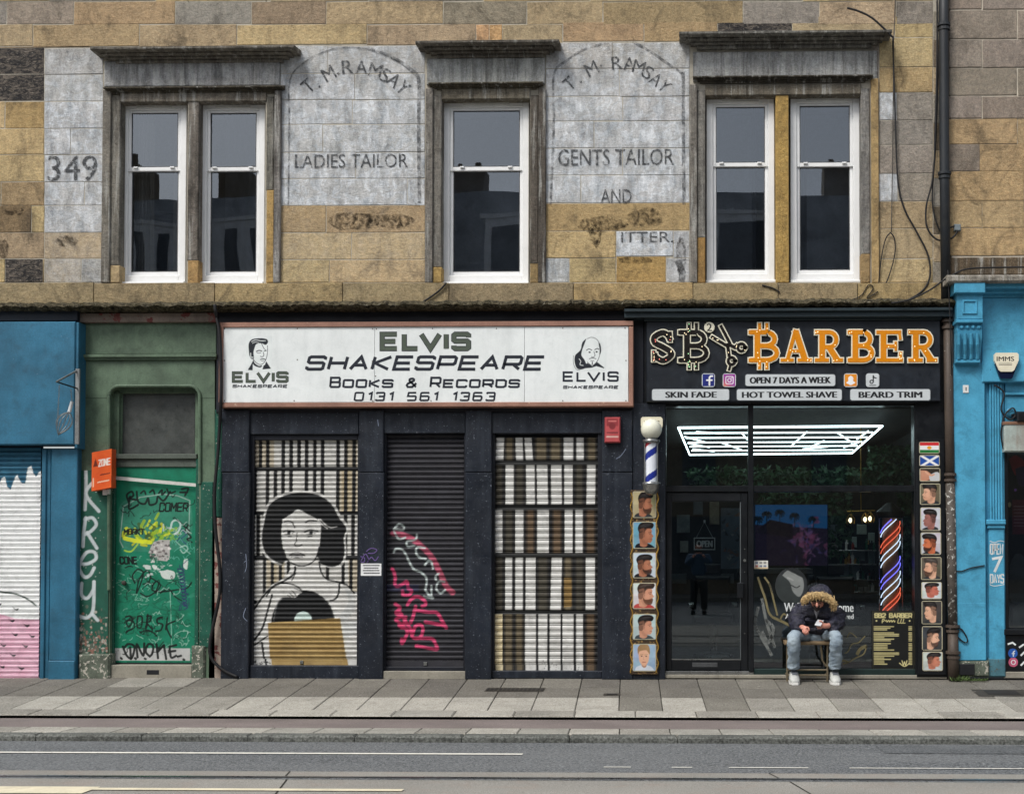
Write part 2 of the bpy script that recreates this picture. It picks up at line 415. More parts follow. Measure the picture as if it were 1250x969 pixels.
# ---------------------------------------------------------------- letters
GL = {
'A': (1, [[(0,0),(.5,1),(1,0)], [(.2,.33),(.8,.33)]]), 'B': (1, [[(0,0),(0,1),(.88,1),(.95,.9),(.95,.62),(.85,.52),(0,.52)], [(.85,.52),(1,.42),(1,.08),(.9,0),(0,0)]]),
'C': (1, [[(1,.75),(1,.9),(.9,1),(.1,1),(0,.9),(0,.1),(.1,0),(.9,0),(1,.1),(1,.25)]]), 'D': (1, [[(0,0),(0,1),(.8,1),(1,.85),(1,.15),(.8,0),(0,0)]]),
'E': (1, [[(1,1),(0,1),(0,0),(1,0)], [(0,.5),(.9,.5)]]), 'F': (.9, [[(1,1),(0,1),(0,0)], [(0,.5),(.85,.5)]]),
'G': (1, [[(1,.8),(.9,1),(.1,1),(0,.9),(0,.1),(.1,0),(1,0),(1,.48),(.55,.48)]]), 'H': (1, [[(0,0),(0,1)], [(1,0),(1,1)], [(0,.5),(1,.5)]]),
'I': (.02, [[(0,0),(0,1)]]), 'J': (.8, [[(1,1),(1,.1),(.9,0),(.1,0),(0,.15)]]), 'K': (1, [[(0,0),(0,1)], [(1,1),(.08,.5),(1,0)]]), 'L': (.9, [[(0,1),(0,0),(1,0)]]),
'M': (1.1, [[(0,0),(0,1),(.5,.35),(1,1),(1,0)]]), 'N': (1, [[(0,0),(0,1),(1,0),(1,1)]]), 'O': (1, [[(.1,0),(0,.1),(0,.9),(.1,1),(.9,1),(1,.9),(1,.1),(.9,0),(.1,0)]]),
'P': (1, [[(0,0),(0,1),(.9,1),(1,.9),(1,.5),(.9,.4),(0,.4)]]), 'R': (1, [[(0,0),(0,1),(.9,1),(1,.9),(1,.5),(.9,.4),(0,.4)], [(.55,.4),(1,0)]]),
'S': (1, [[(1,.78),(1,.92),(.9,1),(.1,1),(0,.92),(0,.6),(.1,.52),(.9,.52),(1,.44),(1,.08),(.9,0),(.1,0),(0,.08),(0,.22)]]),
'T': (1, [[(0,1),(1,1)], [(.5,1),(.5,0)]]), 'U': (1, [[(0,1),(0,.1),(.1,0),(.9,0),(1,.1),(1,1)]]), 'V': (.95, [[(-.26,1),(.4,0),(1.06,1)]]),
'W': (1.3, [[(0,1),(.25,0),(.5,.8),(.75,0),(1,1)]]), 'X': (1, [[(0,0),(1,1)], [(0,1),(1,0)]]), 'Y': (1, [[(0,1),(.5,.45),(1,1)], [(.5,.45),(.5,0)]]), 'Z': (1, [[(0,1),(1,1),(0,0),(1,0)]]),
'&': (1, [[(1,0),(.25,.75),(.25,.92),(.4,1),(.6,1),(.72,.9),(.7,.75),(.1,.4),(0,.2),(.12,0),(.6,0),(1,.45)]]), '.': (.05, [[(0,0),(0,.03)]]), ' ': (.75, []),
'0': (1, [[(.1,0),(0,.1),(0,.9),(.1,1),(.9,1),(1,.9),(1,.1),(.9,0),(.1,0)]]), '1': (.45, [[(.2,.8),(1,1),(1,0)]]),
'2': (1, [[(0,.8),(.1,1),(.9,1),(1,.85),(1,.6),(0,.15),(0,0),(1,0)]]), '3': (1, [[(0,.85),(.1,1),(.9,1),(1,.9),(1,.6),(.9,.52),(.35,.52)], [(.9,.52),(1,.42),(1,.1),(.9,0),(.1,0),(0,.15)]]),
'5': (1, [[(.95,1),(.05,1),(0,.55),(.9,.55),(1,.45),(1,.1),(.9,0),(0,0)]]), '6': (1, [[(.95,.88),(.9,1),(.1,1),(0,.9),(0,.1),(.1,0),(.9,0),(1,.1),(1,.45),(.9,.55),(0,.55)]]),
'7': (1, [[(0,1),(1,1),(.35,0)]]), '9': (1, [[(1,.45),(.1,.45),(0,.55),(0,.9),(.1,1),(.9,1),(1,.9),(1,.1),(.9,0),(.1,0)]]), '4': (1, [[(.8,0),(.8,1),(0,.3),(1,.3)]]),
}
def glyphs(t, x0, y0, x1, y1, slant=0, gap=.38, heights=None):
    ws = [GL[c][0] for c in t]; tot = sum(ws)+gap*(len(t)-1); k = (x1-x0)/tot; x = x0; out = []
    H = y1-y0
    for i, (c, w) in enumerate(zip(t, ws)):
        hh = 1 if heights is None else heights[i]
        for st in GL[c][1]:
            out.append([(x+(u if c != 'I' else 0)*w*k+slant*v*hh*H, y1-v*hh*H) for u, v in st])
        x += (w+gap)*k
    return out
def stroke_text(t, x0, y0, x1, y1, w, yf, m, parent, slant=0, heights=None, gap=.38, name='lettering'):
    b = MB(); wp = w/104.0
    for i, st in enumerate(glyphs(t, x0, y0, x1, y1, slant, gap, heights)):
        b.ribbon(st, wp, yf-(i % 5)*.0002)
    return b.build(name, m, parent)
def font_mesh(t, bold=0.0, shear=0.0):
    cu = bpy.data.curves.new('t', 'FONT'); cu.body = t; cu.offset = bold; cu.shear = shear; cu.resolution_u = 3
    o = bpy.data.objects.new('t', cu); COL.objects.link(o)
    dg = bpy.context.evaluated_depsgraph_get(); me = bpy.data.meshes.new_from_object(o.evaluated_get(dg))
    V = np.array([v.co[:] for v in me.vertices]); F = [tuple(p.vertices) for p in me.polygons]
    bpy.data.objects.remove(o); bpy.data.curves.remove(cu); bpy.data.meshes.remove(me)
    return V, F
def text(t, x0, y0, x1, y1, yf, m, parent, bold=.01, name='lettering', shear=0.0, rot=0):
    V, F = font_mesh(t, 0.0, shear)
    V = V[:, :2]; V = (V-V.min(0))/(V.max(0)-V.min(0))
    a = RX(x0, y0, x1, y1, yf); w, h = a[2]-a[0], a[3]-a[1]
    if bold > .006: w = max(w*.5, w-2*bold*h*.75)
    X = (V[:, 0]-.5)*w; Z = (V[:, 1]-.5)*h; cr, sr = math.cos(rad(rot)), math.sin(rad(rot))
    Q = np.stack([(a[0]+a[2])/2+X*cr-Z*sr, np.full(len(X), yf), (a[1]+a[3])/2+X*sr+Z*cr], -1)
    if bold > .006:                                   # heavier weight: the same face laid twice more, a hair apart
        d = bold*h*.75; n = len(Q); Q3 = [Q]; F3 = list(F)
        for k, (dx, dy) in enumerate(((d, -.0001), (-d, -.0002))):
            Q3.append(Q+np.array([dx*cr, dy, dx*sr])); F3 += [tuple(i+n*(k+1) for i in f) for f in F]
        Q, F = np.concatenate(Q3), F3
    return obj(name, Q, F, m, parent)

def skin(name, nodes, edges, m, parent, sub=2, smooth=True, fold=0.0, fs=(14, 14, 26)):
    """continuous surface grown on a skeleton; nodes: (point, rx, ry)"""
    me = bpy.data.meshes.new(name); c = Vector(nodes[0][0])
    me.from_pydata([tuple(Vector(n[0])-c) for n in nodes], edges, [])
    sl = me.skin_vertices
    o = bpy.data.objects.new(name, me); COL.objects.link(o)
    md = o.modifiers.new('s', 'SKIN'); md.use_smooth_shade = True
    sl = me.skin_vertices[0].data
    for i, n in enumerate(nodes):
        sl[i].radius = (n[1], n[2] if len(n) > 2 else n[1]); sl[i].use_root = (i == 0)
    md2 = o.modifiers.new('u', 'SUBSURF'); md2.levels = sub; md2.render_levels = sub
    dg = bpy.context.evaluated_depsgraph_get(); r = bpy.data.meshes.new_from_object(o.evaluated_get(dg))
    bpy.data.objects.remove(o); bpy.data.meshes.remove(me)
    if fold:
        from mathutils import noise as _n
        nn = [v.normal.copy() for v in r.vertices]
        for v, q in zip(r.vertices, nn):
            w = v.co+c; a = _n.noise(Vector((w.x*fs[0], w.y*fs[1], w.z*fs[2]))); b2 = 1-abs(_n.noise(Vector((w.x*fs[0]*.8+5, w.y*fs[1], w.z*fs[2]*1.5))))*2.4
            v.co = v.co+q*fold*(a*.9+max(0, b2)*.9-.3)
    V = [tuple(v.co+c) for v in r.vertices]; F = [tuple(p.vertices) for p in r.polygons]; bpy.data.meshes.remove(r)
    return obj(name, V, F, m, parent, smooth)

# ================================================================ THE SETTING: ground
def zg(s):                                      # height of the ground s metres out from the shopfronts
    K = [(0,0),(1.95,-.129),(2.3,-.14),(2.301,-.178),(3.37,-.118),(3.371,-.112),(3.95,-.094),(4.0,-.15),(4.8,-.12),(5.6,-.09),(6.3,-.056),(9,-.0),(15,-.02),(26,-.14)]
    for (a, za), (b, zb) in zip(K[:-1], K[1:]):
        if a <= s <= b: return za+(zb-za)*(s-a)/(b-a)
    return -.14
XL, XR = -16.0, 13.0
def ribz(mb, s0, s1, x0, x1, lift=0, skew=.054, z0=None, z1=None):
    a = zg(s0)+lift if z0 is None else z0; b = zg(s1)+lift if z1 is None else z1
    mb.add([(x0+skew*s1, -s1, b), (x1+skew*s1, -s1, b), (x1+skew*s0, -s0, a), (x0+skew*s0, -s0, a)], [(0,1,2,3)])
def ground_mat(name, c, **kw): return paint(name, c, rough=.88, spec=.25, **kw)
M_asph = newmat('asphalt'); b = NB(M_asph)
n = b.math('MULTIPLY', b.math('ADD', b.noise(120, 3, .8), b.noise(45, 3, .7)), .5); n2 = b.noise(1.2, 6, .6, .35, 1, 1)
c = b.mix(b.ramp(n, .43, .57), S(24, 26, 28), S(126, 130, 133)); c = b.mix(b.math('MULTIPLY', b.ramp(b.noise(70, 2, .5), .62, .68), .7), c, S(176, 178, 176)); c = b.mix(b.math('MULTIPLY', b.ramp(n2, .35, .7), .35), c, S(128, 130, 130))
c = b.mix(b.math('MULTIPLY', b.ramp(b.noise(3, 8, .7, .2, 1.5, 1, dist=.4), .55, .75), .4), c, S(58, 60, 62))
b.finish(c, .85, n, .6, .006, 0, .3)
M_red = ground_mat('red_chip_surface', S(122, 113, 110), var=.2, scale=1.4, fine=120, finevar=.4, grime=.4, grimecol=S(96, 92, 88), bump=.4)
M_slabs = []
for i, cc in enumerate([(110, 107, 100), (119, 116, 108), (104, 101, 95), (142, 139, 131), (164, 161, 152)]):
    M_slabs.append(ground_mat('concrete_slab_%d' % i, S(*cc), var=.16, scale=2.5, fine=70, finevar=.5, grime=.38, grimecol=S(88, 82, 72), bump=.3, streak=.1))
M_kerb = ground_mat('kerb_granite', S(150, 148, 140), var=.2, scale=3, fine=80, finevar=.35, grime=.5, grimecol=S(84, 82, 76), bump=.35)
M_kerbd = ground_mat('kerb_dark', S(98, 100, 96), var=.3, scale=4, fine=50, finevar=.6, grime=.6, grimecol=S(40, 40, 38), bump=.4)
M_tram = ground_mat('tram_concrete', S(140, 138, 132), var=.12, scale=1.2, fine=120, finevar=.4, grime=.3, grimecol=S(150, 124, 108), bump=.25)
M_line = ground_mat('road_line_paint', S(224, 222, 212), var=.12, scale=6, fine=90, finevar=.3, grime=.3, grimecol=S(120, 122, 120), bump=.2, chips=.34, chipcol=S(110, 112, 112), chipscale=40)
M_joint = ground_mat('joint_dirt', S(44, 42, 36), var=.3, grime=0)
M_iron = paint('cast_iron', S(60, 56, 50), .7, metal=.0, grime=.3, bump=.4)
M_rail = paint('rail_steel', S(96, 98, 100), .3, metal=.8, grime=.2, fine=30)

# base ground: one sheet out to the horizon
gb = MB(); ss = [0, 1.95, 2.3, 2.301, 3.37, 3.95, 4.0, 4.8, 5.6, 6.3, 9, 15, 26, 27]
gb.add([(-400, 60, -.22), (400, 60, -.22), (400, -400, -.22), (-400, -400, -.22)], [(3, 2, 1, 0)])
tagp(gb.build('ground', M_joint), kind='structure')
rd = MB()
for s0, s1 in zip(ss[6:-3], ss[7:-2]): ribz(rd, s0, s1, -120, 120, 0, 0)
ribz(rd, 15, 26, -120, 120, 0, 0)
tagp(rd.build('road', M_asph), kind='structure')
tr = MB()
for s0, s1 in ((5.93, 6.2), (6.36, 7.6), (7.76, 9.0), (9.0, 10.6)): ribz(tr, s0, s1, -60, 60, .006, 0)
tagp(tr.build('tram_track_slab', M_tram), kind='structure')
for s0 in (6.2, 7.6):
    t = thing('tram_rail', 'grooved steel tram rail %s' % ('crossing the road nearest the kerb' if s0 < 7 else 'farther from the kerb than the other'), 'tram rail', (0, -s0, zg(s0)), 'tram rails')
    m = MB(); z = zg(s0)+.009
    m.box(-60, -s0-.05, z-.03, 60, -s0, z-.002); m.build('rail_head', M_rail, t)
    m = MB(); m.box(-60, -s0-.095, z-.05, 60, -s0-.05, z-.02); m.build('groove', paint('groove_dark', S(24, 24, 24), .8, grime=0), t)
    m = MB(); m.box(-60, -s0-.16, z-.03, 60, -s0-.095, z-.004); m.build('rail_guard', M_rail, t)
m = MB()
# thin white lane lines, worn where the photograph shows them worn
for x0, x1, s_ in ((-30, -1.4, 4.84), (-8.6, -8.45, 4.84)):
    ribz(m, s_-.04, s_+.035, x0, x1, .006, 0)
tagp(m.build('lane_line', M_line), kind='structure')
m = MB()
for x0, x1 in ((-.7, -.5), (-.2, -.05), (.22, .8), (1.1, 2.9), (3.3, 7)):
    ribz(m, 5.575, 5.605, x0, x1, .006, 0)
tagp(m.build('lane_line', M_line), kind='structure')
m = MB()
ribz(m, 6.8, 6.98, -6.6, -5.05, .012, 0); ribz(m, 6.72, 6.98, -5.05, -3.9, .012, 0); ribz(m, 6.76, 6.84, -3.9, -1.9, .012, 0)
m.add([(-8.6, -5.98, zg(6)+.013), (-7.3, -6.8, zg(6.8)+.013), (-6.6, -6.74, zg(6.74)+.013), (-8.2, -5.94, zg(6)+.013)], [(0,1,2,3)])
M_cream = ground_mat('cream_road_paint', S(214, 206, 180), var=.12, scale=5, grime=.3, grimecol=S(130, 120, 100), chips=.3, chipcol=S(150, 146, 138), chipscale=30)
tagp(m.build('cream_marking', M_cream), kind='structure')

# cycle lane and footway beds with their stones
m = MB()
for x_ in (-7.4, -4.1, -.7, 2.4, 5.6): ribz(m, 5.94, 6.19, x_, x_+.012, .008, .2); ribz(m, 6.37, 7.5, x_+.03, x_+.042, .008, .2)
tagp(m.build('slab_joint', M_joint), kind='structure')
m = MB(); ribz(m, 4.12, 4.68, 1.4, 3.1, .004, .02); ribz(m, 4.95, 5.5, -6.2, -5.3, .004, -.1)
tagp(m.build('road_patch', ground_mat('asphalt_patch', S(92, 95, 97), var=.2, scale=2, fine=60, finevar=.7, bump=.5)), kind='structure')
m = MB(); ribz(m, 2.31, 3.37, -60, 60, .002, 0)
tagp(m.build('cycle_lane', M_red), kind='structure')
pv = thing('pavement', None, None, (0, 0, 0), kind='structure')
m = MB()
for s0, s1 in ((-.25, 1.95), (1.95, 2.3)):
    ribz(m, s0, s1, -60, 60, -.012, 0, z0=-.012+zg(max(s0, 0)))
m.add([(-60, -2.3, -.15), (60, -2.3, -.15), (60, -2.3, -.2), (-60, -2.3, -.2)], [(3,2,1,0)])
m.build('bed', M_joint, pv)
SK = .054
def slabpiece(name, parent, x0, x1, s0, s1, lift, m, g=.005, front=.0, tilt=0, ch=.006, zf=None):
    z0, z1 = zg(s0+1e-4)+lift, zg(s1-1e-4)+lift
    if zf: z0, z1 = zf
    V = []
    for (x, s_, z) in ((x0+g, s1-g, z1), (x1-g, s1-g, z1), (x1-g, s0+g, z0), (x0+g, s0+g, z0)):
        V.append((x+SK*s_, -s_, z))
    c = ch
    top = [(V[0][0]+c, V[0][1]+c, V[0][2]+tilt), (V[1][0]-c, V[1][1]+c, V[1][2]-tilt), (V[2][0]-c, V[2][1]-c, V[2][2]-tilt), (V[3][0]+c, V[3][1]-c, V[3][2]+tilt)]
    mid = [(p[0], p[1], p[2]-c) for p in V]
    bot = [(p[0], p[1], p[2]-max(.05, front)) for p in V]
    allv = top+mid+bot; F = [(0,1,2,3)]
    for L in (0, 4):
        for i in range(4):
            j = (i+1) % 4; F.append((L+4+i, L+4+j, L+j, L+i))
    return obj(name, allv, F, m, parent)
x = -9.9; i = 0
rowS = [(0.0, .62), (.62, 1.22), (1.22, 1.95)]
pw = .449
k = 0
R2 = random.Random(11)
while x < 6.4:
    for r_, (s0, s1) in enumerate(rowS):
        skip = (r_ == 0 and k % 5 == 2) 
        if r_ == 2:
            mm = M_slabs[R2.choice([4, 4, 3, 4, 3, 1])]
        else:
            mm = M_slabs[R2.choice([0, 0, 2, 1, 0])]
            if r_ == 1 and x > 2.6 : mm = M_slabs[R2.choice([0, 3, 4])]
            if r_ == 0 and -6.9 < x < -6.2: mm = M_slabs[3]
        slabpiece('paving_slab', pv, x, x+pw, s0, s1, R2.uniform(-.002, .002), mm, tilt=R2.uniform(-.0012, .0012), g=.004)
    x += pw; k += 1
for a, bb in ((-60, -9.9), (x, 60)):
    m = MB(); ribz(m, 0, 1.95, a, bb, 0, SK); m.build('far_slabs', M_slabs[0], pv)
x = -9.9
while x < 6.5:
    slabpiece('kerb_stone', pv, x, x+.61, 1.955, 2.303, 0.0, R2.choice([M_slabs[3], M_kerb, M_slabs[4]]), front=.1, ch=.012, g=.003, zf=(-.128+R2.uniform(0, .003), -.138)); x += .61
kb = thing('kerb', None, None, (0, -3.4, -.1), kind='structure')
m = MB(); m.box(-60, -3.9, -.2, 60, -3.38, -.135); m.build('bed', M_joint, kb)
x = -9.9
while x < 6.5:
    slabpiece('paving_slab', kb, x, x+.45, 3.38, 3.79, R2.uniform(-.002, .002), R2.choice([M_slabs[4], M_slabs[3], M_kerb]), g=.004); x += .45
x = -9.7
while x < 6.5:
    V0 = slabpiece('kerb_stone', kb, x, x+.93, 3.795, 3.99, 0.0, M_kerbd, front=.1, ch=.016, g=.003, zf=(-.1, -.096)); x += .93
m = MB()
for _ in range(150):
    s_ = R.uniform(.1, 1.9); x_ = R.uniform(-9, 4.4); r_ = R.uniform(.006, .017)
    m.add([(x_+r_*math.cos(k)*R.uniform(.7, 1.2), -s_+r_*math.sin(k), zg(s_)+.0045) for k in (0, 1, 2, 3, 4, 5.2)], [tuple(range(6))])
tagp(m.build('chewing_gum_spots', ground_mat('gum', S(176, 172, 162), var=.3, grime=.3)), 'flattened pale chewing gum spots scattered over the paving', 'gum spots', kind='stuff')
# ironwork in the footway
def cover(name, label, px0, py0, px1, py1, slots):
    s0, s1 = .25+(py0-833)*.045, .25+(py1-833)*.045
    def sof(py):
        lo, hi = 0, 2.2
        for _ in range(30):
            mid = (lo+hi)/2; q = 672+FPX*(HEYE-zg(mid))/(DIST-mid)
            if q < py: lo = mid
            else: hi = mid
        return lo
    s0, s1 = sof(py0), sof(py1)
    xa, xb = P(px0, py1, -s1).x, P(px1, py1, -s1).x
    t = thing(name, label, 'drain cover' if slots else 'access cover', ((xa+xb)/2, -(s0+s1)/2, zg((s0+s1)/2)))
    m = MB(); ribz(m, s0, s1, xa, xb, .004, 0); m.build('frame', M_iron, t)
    m = MB(); n_ = slots or 1
    for i in range(n_):
        u0 = xa+(xb-xa)*(i+.2)/n_; u1 = xa+(xb-xa)*(i+.8)/n_
        ribz(m, s0+(s1-s0)*.2, s1-(s1-s0)*.2, u0, u1, .008, 0)
    m.build('slot' if slots else 'lid', paint('iron_dark', S(38, 36, 34), .8, grime=.2), t)
cover('drain_cover', 'narrow slotted iron drain cover in the pavement before the bookshelf shutter', 591, 839.5, 663, 844, 14)
cover('access_cover', 'small oval iron cover in the pavement below the haircut photos', 736, 846, 757, 848.5, 0)
cover('access_cover', 'dark patched cover in the pavement at the right edge', 1195, 840, 1262, 848, 0)

# ================================================================ MATERIALS OF THE BUILDINGS
M_stone = stone_mat('ashlar_sandstone', 0, .5)
M_sooty = stone_mat('sooty_moulding_stone', .62, .6)
M_mortar = paint('lime_mortar', S(176, 170, 156), .95, grime=.5, grimecol=S(60, 55, 45), spec=.1, bump=.3)
M_mortarw = paint('pale_mortar', S(196, 188, 172), .95, grime=.3, spec=.1)
YEL, BUF, GRY, BLK, WHT = S(184, 164, 124), S(172, 154, 124), S(146, 140, 128), S(44, 43, 44), S(150, 140, 124)
M_blkst = newmat('blackened_stone'); b = NB(M_blkst)
c = b.mix(b.ramp(b.noise(9, 9, .75, 1, 1, 2.2, dist=1.4), .46, .66), S(34, 33, 34), S(128, 118, 106)); c = b.mix(b.ramp(b.noise(34, 5, .7), .58, .7), c, S(150, 142, 132))
b.finish(c, .8, b.noise(12, 8, .75, 1, 1, 2), .9, .03, 0, .3)
def setc(o, c, ww=0.0, jit=.07):
    k = 1+R.uniform(-jit, jit)
    o.color = (c[0]*k*(1+R.uniform(-.03, .03)), c[1]*k, c[2]*k*(1+R.uniform(-.05, .05)), ww); return o
tb = thing('tenement_building', 'soot stained sandstone tenement front above the shops with ghost lettering', 'building', (-3, 0, 3.7))
holes = [(146, 124, 229, 346), (242, 124, 324, 346), (539, 121, 647, 346), (861, 116, 947, 345), (963, 114, 1051, 345)]
def wall_holes(px0, py0, px1, py1, holes, yf, yb, m, parent, name):
    xs = sorted({px0, px1} | {h[0] for h in holes} | {h[2] for h in holes}); b_ = MB()
    for a, c in zip(xs[:-1], xs[1:]):
        hh = [h for h in holes if h[0] <= a and h[2] >= c]
        segs = [(py0, py1)] if not hh else [(py0, hh[0][1]), (hh[0][3], py1)]
        for y0, y1 in segs:
            q = RX(a, y0, c, y1, yf); b_.box(q[0], yf, q[1], q[2], yb, q[3])
    return b_.build(name, m, parent)
wall_holes(-420, -4, 1158, 378, holes, .003, .35, M_mortar, tb, 'backing_wall')
q = RX(-420, -1100, 1158, -4, 0); MB().box(q[0], 0, q[1], q[2], .35, q[3]).build('upper_wall', M_mortar, tb)
def stone(x0, y0, x1, y1, c, ww=0.0, parent=tb, m=None, yf=0.0, j=.45, jit=.07):
    yy = yf-R.uniform(0, .005)
    q = RX(x0+j, y0+j, x1-j, y1-j, yy)
    xa_, za_, xb_, zb_ = q; ring = []
    for (ax, az), (bx_, bz) in (((xa_, za_), (xb_, za_)), ((xb_, za_), (xb_, zb_)), ((xb_, zb_), (xa_, zb_)), ((xa_, zb_), (xa_, za_))):
        for k_ in range(3):
            t_ = k_/3+(R.uniform(-.08, .08) if k_ else 0); ring.append((ax+(bx_-ax)*t_+R.uniform(-.0022, .0022), az+(bz-az)*t_+R.uniform(-.0022, .0022)))
    cx_, cz_ = (xa_+xb_)/2, (za_+zb_)/2; n_ = 12; V = []
    for (y__, ins) in ((yy, .004), (yy+.003, 0), (yf+.05, 0)):
        for x__, z__ in ring: V.append((x__-math.copysign(ins, x__-cx_), y__, z__-math.copysign(ins, z__-cz_)))
    Fq = [tuple(range(n_))]+[(L_+i_, L_+n_+i_, L_+n_+(i_+1) % n_, L_+(i_+1) % n_) for L_ in (0, n_) for i_ in range(n_)]
    o = obj('stone', V, Fq, M_blkst if c[0] < .045 else (m or M_stone), parent)
    return setc(o, c, ww, jit)
def course(y0, y1, xs, cols, ww=0.0, **kw):
    for i, (a, c) in enumerate(zip(xs[:-1], xs[1:])):
        cc = cols[i % len(cols)] if isinstance(cols, list) else cols
        w = ww[i % len(ww)] if isinstance(ww, list) else ww
        stone(a, y0, c, y1, cc, w, **kw)
# two long courses at the top
course(2, 30, [-60, 8, 90, 214, 307, 398, 541, 643, 736, 907, 1000, 1094, 1139], [GRY, WHT, S(164, 142, 112), GRY, S(150, 134, 112), BUF, WHT, BUF, S(160, 140, 108), GRY, BUF, GRY])
course(30, 57, [-60, 40, 170, 289], [BUF, S(168, 146, 114), BUF])
course(30, 55, [289, 448, 581, 597, 613, 687], [YEL, BUF, S(196, 160, 118), S(190, 155, 110), BUF])
course(27, 51, [687, 786, 876, 967], [S(172, 148, 114), S(168, 144, 110), S(50, 48, 48)])
course(20, 46, [967, 1092, 1139], [BUF, YEL])
course(-26, 2, [-60, 60, 190, 330, 450, 590, 720, 860, 980, 1090, 1139], [BUF, GRY, YEL])
# far left bay
LY = [59, 91, 124, 157, 189, 222, 251, 284, 316, 345]
sp = [[-60, 54], [-60, 54], [-60, 6, 54], [-60, 54], [-60, 54], [-60, 1, 54], [-60, 38, 54], [-60, 54], [-60, 6, 52, 54]]
cl = [[BLK], [BLK], [YEL, S(172, 146, 104)], [YEL], [YEL], [BUF, S(160, 138, 104)], [S(140, 120, 90), YEL], [BUF], [YEL, S(46, 46, 50), YEL]]
for i in range(9): course(LY[i], LY[i+1], sp[i], cl[i], jit=.12)
sp = [[54, 126], [54, 126], [54, 126], [54, 86, 126], [54, 126], [54, 103, 126], [54, 126], [54, 124], [54, 99, 124]]
wv = [.6, .8, .95, .95, .95, .9, .85, .15, .45]
for i in range(9): course(LY[i], LY[i+1], sp[i], [WHT] if i < 7 else [BUF, GRY], wv[i])
course(57, 59, [-60, 110], [BUF])
for i in range(9):
    course(LY[i], LY[i+1], [-300, -245-(i % 2)*20, -185-(i % 3)*9, -120-(i % 2)*18, -60], [YEL, BUF, GRY, S(160, 138, 104)], jit=.1)
for y0, y1 in ((2, 30), (30, 57), (-26, 2)): course(y0, y1, [-300, -210, -130-(y0 % 3)*8, -60], [BUF, GRY, YEL])
course(57, 59, [-300, -180, -60], [BUF]); course(345, 373, [-300, -190, -60], [S(160, 144, 112), S(150, 134, 104)], yf=-.045, jit=.08)
# bay of the ladies tailor sign
CYs = [56, 90, 122, 152, 186, 218, 251, 284, 317, 345]
sp = [[342, 400, 519], [342, 433, 519], [342, 430, 519], [342, 394, 519], [342, 434, 519], [342, 497, 519], [342, 398, 519], [342, 429, 519], [342, 402, 519]]
wv = [.75, .85, .95, .9, .95, .95, .06, .12, .05]
for i in range(9): course(CYs[i], CYs[i+1], sp[i], [WHT] if i < 6 else [S(172, 150, 114) if i < 7 else YEL], wv[i], jit=.05)
# bay of the gents tailor sign
EY = [52, 84, 118, 148, 181, 214, 248, 282, 315, 345]
sp = [[666, 748, 842], [666, 756, 842], [666, 760, 842], [666, 725, 842], [666, 760, 842], [666, 709, 842]]
wv = [.7, .85, .9, .95, .98, .95]
for i in range(6): course(EY[i], EY[i+1], sp[i], [WHT], wv[i], jit=.05)
course(248, 282, [666, 842], [S(172, 150, 112)])
course(282, 315, [666, 752], [YEL]); course(282, 313, [752, 822], [WHT], 1.0); course(282, 315, [822, 842], [GRY], .75)
stone(752, 313, 813, 345, S(178, 148, 94)); stone(813, 315, 842, 345, GRY, .7)
stone(666, 315, 695, 345, GRY, .8); stone(695, 315, 752, 345, YEL)
# bay beside the downpipe
GY = [46, 82, 113, 147, 177, 212, 246, 279, 316, 345]
sp = [[1073, 1139], [1073, 1139], [1073, 1095, 1139], [1073, 1139], [1073, 1139], [1073, 1096, 1139], [1073, 1139], [1073, 1139], [1073, 1139]]
cl = [[YEL], [S(172, 150, 112)], [WHT, GRY], [GRY], [GRY], [WHT, GRY], [BUF], [BUF], [YEL]]
for i in range(9): course(GY[i], GY[i+1], sp[i], cl[i], [.9, 0] if i in (2, 5) else 0.0)
course(46, 113, [1073-8, 1073], [GRY])
for i in range(11):
    stone(1139, 14+i*34, 1158, 48+i*34, [GRY, S(110, 100, 84), BUF][i % 3])
# sill course
course(345, 373, [-60, 114, 262, 418, 548, 700, 846, 950, 1047, 1158], [S(160, 144, 112), S(150, 134, 104), S(168, 148, 108)], yf=-.045, jit=.08)
# ledge over the shops: crusted and mossy
M_moss = newmat('mossy_ledge'); b = NB(M_moss)
c = b.mix(b.ramp(b.noise(18, 9, .75, 1, 1, 1.5, dist=.8), .42, .6), S(34, 32, 26), S(112, 104, 84)); c = b.mix(b.ramp(b.noise(9, 8, .7), .5, .68), c, S(60, 56, 38))
c = b.mix(b.ramp(b.noise(40, 4, .7), .6, .68), c, S(150, 146, 130))
b.finish(c, .95, b.noise(30, 8, .8), 1.0, .03, 0, .15)
a0 = P(-420, 373, 0); a1 = P(1163, 373, 0)
def zpy(py, y=0.0): return P(600, py, y).z
zt = zpy(370.5)
m = MB(); n_ = 340; xs = [a0.x+(a1.x-a0.x)*i/n_ for i in range(n_+1)]
pr = [(.0, zt+.03), (-.16, zt+.0), (-.24, zt-.03), (-.26, zt-.06), (-.2, zt-.09), (-.0, zt-.1)]
for x in xs:
    j = R.uniform(-.012, .014); k = R.uniform(-.02, .02)
    for (y, z) in pr: m.v.append((x, y+(k if y < -.05 else 0), z+(j if y < -.05 else 0)))
npz = len(pr)
for i in range(n_):
    for k in range(npz-1): m.f.append((i*npz+k, i*npz+k+1, (i+1)*npz+k+1, (i+1)*npz+k))
m.build('ledge', M_moss, tb)

